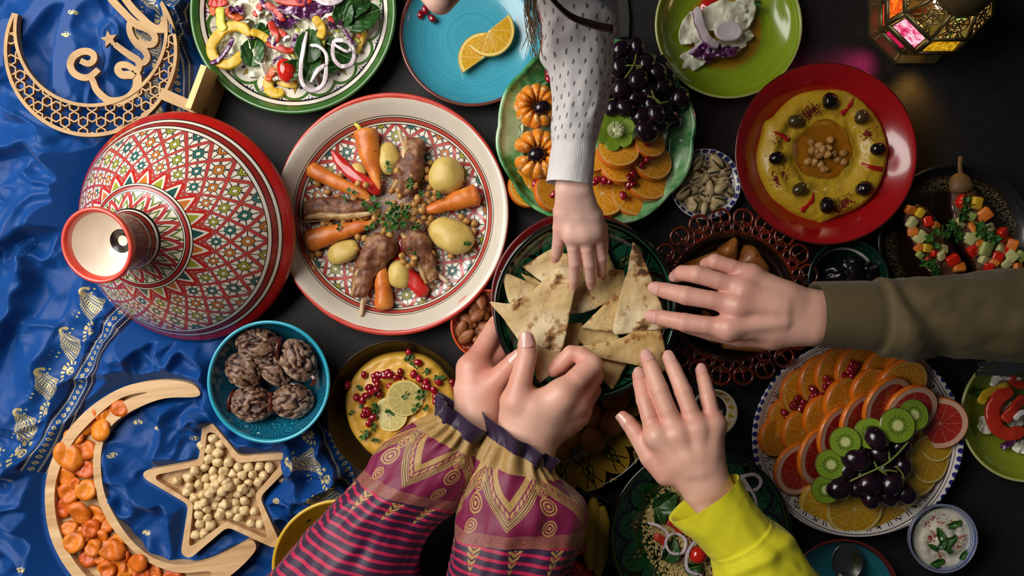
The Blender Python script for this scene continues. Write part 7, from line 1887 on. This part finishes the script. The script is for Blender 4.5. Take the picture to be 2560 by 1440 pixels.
# ------------------------------------------------------------------ child (from the top)
pd = empty('person', P(1430, -150, .2), label='child in a grey speckled sleeve leaning in from the top', cat='person')
ch_f = [[(1428, 580, .150, 20), (1433, 620, .147, 15.5), (1437, 657, .138, 15.5), (1436, 695, .121, 13.5), (1434, 712, .113, 11.5)],
        [(1461, 582, .151, 20), (1467, 622, .148, 15.5), (1473, 658, .139, 15.5), (1476, 695, .122, 13.5), (1477, 711, .114, 11.5)],
        [(1486, 578, .146, 18), (1496, 611, .143, 14.5), (1503, 643, .135, 14.5), (1504, 672, .120, 12.5), (1502, 686, .113, 10.5)],
        [(1500, 570, .138, 17), (1508, 598, .132, 13.5), (1508, 622, .122, 13), (1500, 650, .112, 11), (1495, 662, .107, 10)],
        [(1408, 528, .150, 24), (1400, 568, .146, 18.5), (1397, 604, .136, 16), (1391, 634, .124, 14.5), (1388, 646, .118, 12)]]
ch_p = [[(1408, 330, .185, 25), (1412, 420, .178, 24), (1414, 470, .170, 24), (1410, 530, .156, 25), (1428, 588, .150, 21)], [(1448, 330, .185, 25), (1452, 420, .178, 24), (1456, 470, .170, 24), (1478, 540, .154, 24), (1486, 582, .147, 19)],
        [(1432, 480, .168, 26), (1445, 540, .156, 28), (1461, 588, .151, 21)], [(1478, 540, .148, 22), (1500, 572, .139, 17)]]
cm = hand_mesh('body', ch_p, ch_f, M_SKIN3, h=.0012, kp=.012, kf=.005, bumps=[(1428, 586, .156, 15), (1461, 588, .157, 15), (1486, 583, .152, 14)], nails=[(0, (0, -.5, 1)), (1, (0, -.5, 1))])
# head, looking down the table, mostly above the frame
NT_ = np.array(P(1100, 40, .385)); Hc = NT_ + np.array((.006, .116, .030))
G = Grid(Hc - np.array((.10, .145, .15)), Hc + np.array((.10, .115, .14)), .0026)
D = G.ell(Hc, (.068, .084, .088)); D = smin(D, G.ell(Hc + np.array((0, -.018, -.045)), (.052, .062, .055)), .03)
D = smin(D, G.cone(Hc + np.array((0, -.078, .004)), NT_ + np.array((0, .014, .004)), .007, .011), .012)
D = smin(D, G.cone(NT_ + np.array((0, .012, 0)), NT_ + np.array((0, .0125, 0)), .0105, .0105), .006)
for s in (-1, 1):
    D = smin(D, G.cone(NT_ + np.array((s * .010, .018, -.002)), NT_ + np.array((s * .010, .019, -.002)), .007, .007), .006)   # nostrils
    D = smin(D, G.ell(Hc + np.array((s * .033, -.066, -.034)), (.022, .016, .02)), .02)                                      # cheeks
    D = np.maximum(D, -(G.ell(Hc + np.array((s * .027, -.086, .002)), (.013, .008, .008))) * 1.0) if False else D
    D = smin(D, G.ell(Hc + np.array((s * .027, -.072, .001)), (.012, .010, .008)), .008)                                      # eyelids
    D = smin(D, G.ell(Hc + np.array((s * .070, .006, -.012)), (.008, .018, .026)), .008)                                     # ears
D = smin(D, G.ell(Hc + np.array((0, -.078, -.052)), (.019, .009, .005)), .006); D = smin(D, G.ell(Hc + np.array((0, -.076, -.060)), (.016, .009, .006)), .006)
D = smin(D, G.cone(Hc + np.array((0, .03, -.07)), Hc + np.array((0, .06, -.145)), .036, .040), .03)
hv, hq = G.net(D); nv0 = len(cm.vertices)
hm = bpy.data.meshes.new('h'); hm.from_pydata(hv.tolist(), [], hq.tolist()); hm.polygons.foreach_set('use_smooth', [True] * len(hm.polygons))
bm = bmesh.new(); bm.from_mesh(cm); bm.from_mesh(hm); bm.to_mesh(cm); bm.free(); cm.update()
obj('body', cm, parent=pd)
def wr_ch(u, a):
    f = min(1, max(0, u - .040) / .02)
    folds = .0055 * math.exp(-((u - .150 - .022 * math.cos(a)) / .010) ** 2) + .0045 * math.exp(-((u - .185 + .030 * math.cos(a)) / .012) ** 2) - .004 * math.exp(-((u - .168 - .004 * math.cos(a)) / .010) ** 2)
    return f * (.003 * nz(u * 20, math.cos(a) * 1.6, math.sin(a) * 1.6, 2) + folds) - .001 * math.exp(-((u - .04) / .005) ** 2) + .0006 * nz(u * 40, math.cos(a) * 3, math.sin(a) * 3, 4)
sleeve('sleeve', [(1365, 454, 1482, 467, .168, .026), (1369, 430, 1483, 440, .170, .0255), (1376, 370, 1490, 372, .176, .026), (1378, 320, 1500, 315, .182, .029), (1379, 250, 1519, 245, .192, .032), (1367, 160, 1528, 150, .207, .035), (1353, 75, 1526, 75, .222, .038), (1336, 0, 1514, 0, .238, .040), (1300, -130, 1490, -120, .262, .044), (1260, -300, 1470, -280, .29, .05)], M_GREYSL, pd, wr=wr_ch, nl=130, na=84)
M_HAIR = MAT('light brown hair', lambda: dict(color=mix(noise_(300, 2), H('8a6a4c'), H('b89870')), rough=.4, spec=.5))
M_HAIR2 = MAT('dark brown hair lock', lambda: dict(color=mix(noise_(300, 2), H('1c110c'), H('3a2418')), rough=.4, spec=.5))
rh = random.Random(3); strands = []
def strand(pts, r=.00035):
    strands.append(tube(catmull([np.array(p) for p in pts], 5), r, 4))
crown = Hc + np.array((0, .02, .095))
# cap of hair over the skull
cap = []
V, F = sphere(4)
Vc = [(Hc[0] + x * .074, Hc[1] + y * .090 + .006, Hc[2] + z * .094 + .004 + .0) for x, y, z in V]
keep = [i for i, (x, y, z) in enumerate(V) if z > .15 + .55 * max(0, -y) or y > -.1 + .5 * max(0, -z)]
ks = set(keep); mp = {j: i for i, j in enumerate(keep)}
cap = ([Vc[i] for i in keep], [tuple(mp[i] for i in f) for f in F if all(i in ks for i in f)])
for k in range(170):   # curtain falling to the left of the face
    t = rh.random(); x0 = 900 + 150 * t
    e = np.array(P(x0 + rh.uniform(-18, 18), -60 + rh.uniform(-20, 66) * (1 - .2 * t), .30 + rh.uniform(-.02, .03)))
    m1 = Hc + np.array((-.066 - rh.random() * .01, -.02 + rh.uniform(-.02, .02), .02))
    strand([crown + np.array((rh.uniform(-.02, .01), rh.uniform(-.02, .02), 0)), m1 + np.array((0, 0, .05)), m1, (m1 + e) / 2 + np.array((-.004, -.008, 0)), e])
for k in range(46):    # wisps to the right of the face
    a = rh.uniform(1316, 1346); b = rh.uniform(60, 150)
    m1 = Hc + np.array((.068, -.01 + rh.uniform(-.02, .02), .02))
    strand([crown, m1 + np.array((0, 0, .05)), m1, np.array(P(a - 4, -20, .30)), np.array(P(a + rh.uniform(-8, 10), b * .5, .275)), np.array(P(a + rh.uniform(-14, 26), b, .25))], .00028)
hb = obj('hair', mesh('hair', *join_md([cap] + strands)), M_HAIR, parent=pd)
lock = []
for k in range(60):
    o1, o2 = rh.uniform(-9, 9), rh.uniform(-.006, .006)
    lock.append(tube(catmull([np.array(P(1330, -70 + o1, .36 + o2)), np.array(P(1385, 2 + o1 * .8, .335 + o2)), np.array(P(1430, 42 + o1 * .9, .318 + o2)), np.array(P(1485, 62 + o1, .310 + o2)), np.array(P(1532, 72 + o1, .306 + o2))], 5), .0006, 4))
obj('hair_lock', mesh('hair_lock', *join_md(lock)), M_HAIR2, parent=pd)

# ================================================================== flatbread pieces
def bread(pts, zs, lab, mat, seed, n=7, cut=5, th=.0022, bend=.003):
    """pts px outline; zs plane heights given at three px points [(px,py,z)*3]"""
    A = np.array([[p[0], p[1], 1] for p in zs]); k = np.linalg.solve(A, np.array([p[2] for p in zs]))
    rp = round_poly(pts, cut, 4); dense = []
    for i in range(len(rp)):
        a, b = np.array(rp[i - 1]), np.array(rp[i]); m = max(1, int(np.linalg.norm(b - a) / 12))
        for j in range(m): dense.append(a + (b - a) * j / m)
    O = []
    for i, p in enumerate(dense):
        j = 2.2 * nz(p[0] / 14, p[1] / 14, seed, 3); p = p + np.array((j, 2.2 * nz(p[0] / 14, p[1] / 14, seed + 9, 5)))
        z = k[0] * p[0] + k[1] * p[1] + k[2]; w = P(p[0], p[1], z); O.append((w.x, w.y))
    c = np.array(O).mean(0)
    def zf(x, y, t):
        px, py = 1280 + x / (PXM * .89), 720 - y / (PXM * .89)
        z = k[0] * px + k[1] * py + k[2]
        return z + bend * nz(x * 22, y * 22, seed, seed) + .0011 * nz(x * 90, y * 90, seed, 7) - .0016 * t ** 6
    o = put('flatbread_piece', patch(O, 16, zf, th, center=c), mat, label=lab, cat='bread')
    return o
L3 = lambda z: [(1300, 700, z), (1500, 700, z), (1400, 850, z)]
BB = M_BREAD; B_2 = M_BREAD2
bread([B3(*p) for p in ((490, 590), (640, 500), (700, 470), (800, 560), (760, 680), (620, 690))], L3(.082), 'flatbread corner at the upper left under the child fingers', BB, 1)
bread([B3(*p) for p in ((480, 630), (560, 660), (640, 700), (700, 760), (560, 740))], L3(.079), 'narrow flatbread edge at the left of the pile', B_2, 2)
bread([B3(*p) for p in ((360, 612), (600, 715), (640, 780), (520, 830), (415, 815))], [(1250, 680, .090), (1350, 720, .086), (1270, 760, .088)], 'pointed flatbread at the left plate rim', BB, 3)
bread([B3(*p) for p in ((700, 520), (1000, 470), (1060, 620), (900, 720), (800, 800), (720, 700))], L3(.081), 'flatbread piece under the child hand', B_2, 4)
bread([B3(*p) for p in ((780, 720), (900, 700), (950, 840), (860, 870), (780, 880))], L3(.084), 'small flatbread piece in the middle of the pile', BB, 5)
bread([B3(*p) for p in ((760, 930), (860, 930), (830, 1080), (740, 1110), (640, 1100))], L3(.083), 'flatbread scrap below the dark gap', B_2, 6)
bread([B3(*p) for p in ((860, 730), (950, 640), (1040, 605), (1110, 610), (1120, 720), (1040, 790), (940, 840))], [(1460, 730, .088), (1560, 680, .094), (1500, 780, .088)], 'rounded flatbread with burnt spots in the middle', B_2, 7)
bread([B3(*p) for p in ((845, 960), (1090, 710), (1130, 700), (1100, 960), (1040, 985))], [(1460, 820, .092), (1560, 720, .098), (1540, 830, .094)], 'triangular flatbread leaning behind the upright piece', B_2, 8)
bread([B3(*p) for p in ((840, 960), (1050, 960), (1100, 1060), (1000, 1090), (850, 1060), (820, 1030))], L3(.086), 'flatbread piece under the long triangle', B_2, 9)
bread([B3(*p) for p in ((930, 1120), (1130, 1150), (1080, 1260), (1030, 1335), (960, 1240), (900, 1180))], [(1490, 890, .088), (1570, 900, .088), (1530, 975, .092)], 'flatbread corner hanging over the lower plate rim', B_2, 10)
bread([B3(*p) for p in ((830, 1075), (1060, 1030), (1180, 980), (1330, 965), (1355, 1090), (1365, 1230), (1200, 1190), (1050, 1160), (920, 1130))], [(1450, 865, .096), (1660, 840, .104), (1600, 925, .102)], 'long triangular flatbread under the yellow-sleeved fingers', B_2, 11)
bread([B3(*p) for p in ((1160, 440), (1200, 480), (1280, 680), (1320, 800), (1390, 960), (1200, 985), (1060, 1005), (1035, 985), (1080, 760), (1130, 620))], [(1585, 610, .118), (1560, 830, .102), (1660, 820, .106)], 'upright pale flatbread triangle held by the olive-sleeved hand', BB, 12, bend=.005)
bread([B3(*p) for p in ((292, 803), (420, 812), (560, 735), (690, 600), (860, 565), (850, 640), (810, 740), (780, 880), (760, 1000), (730, 1100), (660, 1115), (500, 1080), (400, 930))], [(1225, 755, .106), (1450, 660, .104), (1400, 880, .111)], 'largest flatbread piece with brown blisters at the front', BB, 13, bend=.004)
bread([B3(*p) for p in ((570, 1060), (640, 1080), (730, 1100), (760, 1150), (690, 1220), (600, 1295), (575, 1260))], [(1340, 860, .112), (1410, 890, .110), (1345, 955, .120)], 'torn flatbread tip held between thumb and finger', BB, 14)
# ================================================================== lantern
LB = P(2290, 44, 0.006); LB.z = 0
lan = empty('lantern', LB, label='octagonal brass lantern with glowing coloured glass panes', cat='lantern')
M_BRASS = MAT('aged brass', lambda: dict(color=mix(noise_(60, 4), H('5a4e34'), H('94875e')), rough=.45, metal=.8, bump=noise_(150, 3), bumpk=.4))
def pane_mat(name, c1, c2, k, sc=70):
    def f():
        n = noise_(sc, 3, dist=1.8); v = lt_(abs_(sin_(n * 26)), .22)
        col = mix(ss(.35, .65, n), c1, c2)
        return dict(color=mix(v, col, tuple(x * .3 for x in c1)), rough=.2, coat=.5, emit=mix(v, col, tuple(x * .35 for x in c1)), emits=k)
    return f
PM = {'red': MAT('red pane', pane_mat('red', H('a01208'), H('e03214'), 1.1)), 'orange': MAT('orange pane', pane_mat('o', H('b8300c'), H('e8701c'), 1.2)), 'pink': MAT('pink pane', pane_mat('p', H('b02050'), H('f0b0c0'), 1.5)), 'magenta': MAT('magenta pane', pane_mat('m', H('8a0a30'), H('d01850'), 1.2)),
      'yellow': MAT('yellow pane', pane_mat('y', H('a06c08'), H('e0b020'), 1.1)), 'green': MAT('green pane', pane_mat('g', H('1c5a18'), H('5fb04a'), .9))}
M_WARM = MAT('warm bulb', lambda: dict(color=(1, .8, .5), emit=(1.0, .72, .38), emits=9.0))
def octo(r, z, off=22.5): return [(LB.x + r * math.cos(math.radians(off + 45 * k)), LB.y + r * math.sin(math.radians(off + 45 * k)), z) for k in range(8)]
def ring_frame(name, r0, r1, z0, z1):
    V, F = loft([octo(r0, z0), octo(r1, z0), octo(r1, z1), octo(r0, z1), octo(r0, z0)]); obj(name, mesh(name, V, F, smooth=False, recalc=True), M_BRASS, parent=lan)
ring_frame('base_flange', .048, .0615, .0, .007)
obj('base_plate', mesh('base_plate', *loft([octo(.05, .001), octo(.05, .004)], True, True), smooth=False, recalc=True), M_BRASS, parent=lan)
def bar(a, b, r=.0022): return tube([a, b], r, 6)
def tier(r0, z0, r1, z1, cols, frame_r=.0024, inset=.82, holes=False):
    A, B = octo(r0, z0), octo(r1, z1); bars = []
    for k in range(8):
        l = (k + 1) % 8
        a, b, c, d = [Vector(v) for v in (A[k], A[l], B[l], B[k])]
        bars += [bar(a, d, frame_r), bar(a, b, frame_r * 1.15), bar(d, c, frame_r * 1.15)]
        cen = (a + b + c + d) / 4
        q = [cen + (v - cen) * inset for v in (a, b, c, d)]; n = (b - a).cross(d - a).normalized()
        if not holes:
            V = [tuple(v + n * .0008) for v in q] + [tuple(v - n * .0008) for v in q]
            obj('glass_pane', mesh('glass_pane', V, [(0, 1, 2, 3), (7, 6, 5, 4), (0, 4, 5, 1), (1, 5, 6, 2), (2, 6, 7, 3), (3, 7, 4, 0)], smooth=False), PM[cols[k]], parent=lan)
            for e, f_ in ((0, 1), (1, 2), (2, 3), (3, 0)):     # inner mount
                bars.append(bar(q[e], q[f_], .0012))
        else:
            # pierced filigree: round rosette with arcs
            u = (b - a).normalized(); w = (d - a); w = (w - u * w.dot(u)).normalized(); R = min((b - a).length, (d - a).length) * .33
            ctr = cen + w * R * .25
            for rr in (R, R * .5): bars.append(tube([ctr + u * rr * math.cos(t) + w * rr * math.sin(t) for t in np.linspace(0, 2 * PI, 19)[:-1]], .0011, 5, closed=True))
            for t in np.linspace(0, PI, 5)[:-1]: bars.append(bar(ctr - (u * math.cos(t) + w * math.sin(t)) * R, ctr + (u * math.cos(t) + w * math.sin(t)) * R, .0009))
            for t in np.linspace(.1, .9, 7):
                p = a.lerp(b, t); bars.append(tube([p, p.lerp(ctr, .35) + u * .002 * (-1) ** int(t * 10), p.lerp(ctr, .62)], .0010, 5))
                p2 = d.lerp(c, t); bars.append(bar(p2, p2.lerp(ctr, .4), .0010))
    V, F = join_md(bars); obj('tier_frame', mesh('tier_frame', V, F), M_BRASS, parent=lan)
CO = ['green', 'yellow', 'red', 'orange', 'red', 'magenta', 'yellow', 'green']     # k=4 faces the left, 5 the lower left
tier(.047, .008, .047, .046, ['yellow', 'red', 'orange', 'red', 'magenta', 'yellow', 'green', 'green'], inset=.78)
ring_frame('mid_ledge', .046, .063, .046, .051)
tier(.061, .052, .054, .080, ['yellow', 'red', 'orange', 'orange', 'pink', 'yellow', 'green', 'green'], inset=.80)
tier(.054, .082, .034, .112, CO, holes=True)
ring_frame('top_ledge', .024, .036, .112, .116)
obj('dome', mesh('dome', *lathe([(.034, .116), (.033, .122), (.028, .134), (.019, .145), (.009, .151), (.006, .156), (.009, .161), (.006, .167), (0, .168)], 32)), M_BRASS, loc=LB, parent=lan)
obj('bulb', mesh('bulb', *lathe([(0, .06), (.008, .062), (.013, .070), (.014, .078), (.010, .088), (.005, .096), (0, .097)], 20)), M_WARM, loc=LB, parent=lan)
obj('bulb_holder', mesh('bulb_holder', *lathe([(0, .004), (.010, .004), (.010, .012), (.006, .02), (.006, .062), (0, .063)], 16)), M_BRASS, loc=LB, parent=lan)
pl = bpy.data.lights.new('lantern_light', 'POINT'); pl.energy = .38; pl.color = (1, .7, .36); pl.shadow_soft_size = .012
po = bpy.data.objects.new('lantern_light', pl); COL.objects.link(po); po.location = (LB.x, LB.y, .102); adopt(po, lan)

for nm, k, colr, en, rr in (('magenta', 3.93, (1, .05, .25), .05, .056), ('amber', 4.95, (1, .5, .08), .05, .056)):   # light thrown out through the lower panes
    a = math.radians(22.5 + 45 * (k + .5))
    g = bpy.data.lights.new(nm + '_pane_light', 'SPOT'); g.energy = en * 9; g.color = colr; g.spot_size = 1.5; g.spot_blend = 1; g.shadow_soft_size = .01
    go = bpy.data.objects.new(nm + '_pane_light', g); COL.objects.link(go); go.location = (LB.x + rr * math.cos(a), LB.y + rr * math.sin(a), .03)
    go.rotation_euler = Vector((math.cos(a), math.sin(a), -.42)).to_track_quat('-Z', 'Y').to_euler(); adopt(go, lan)
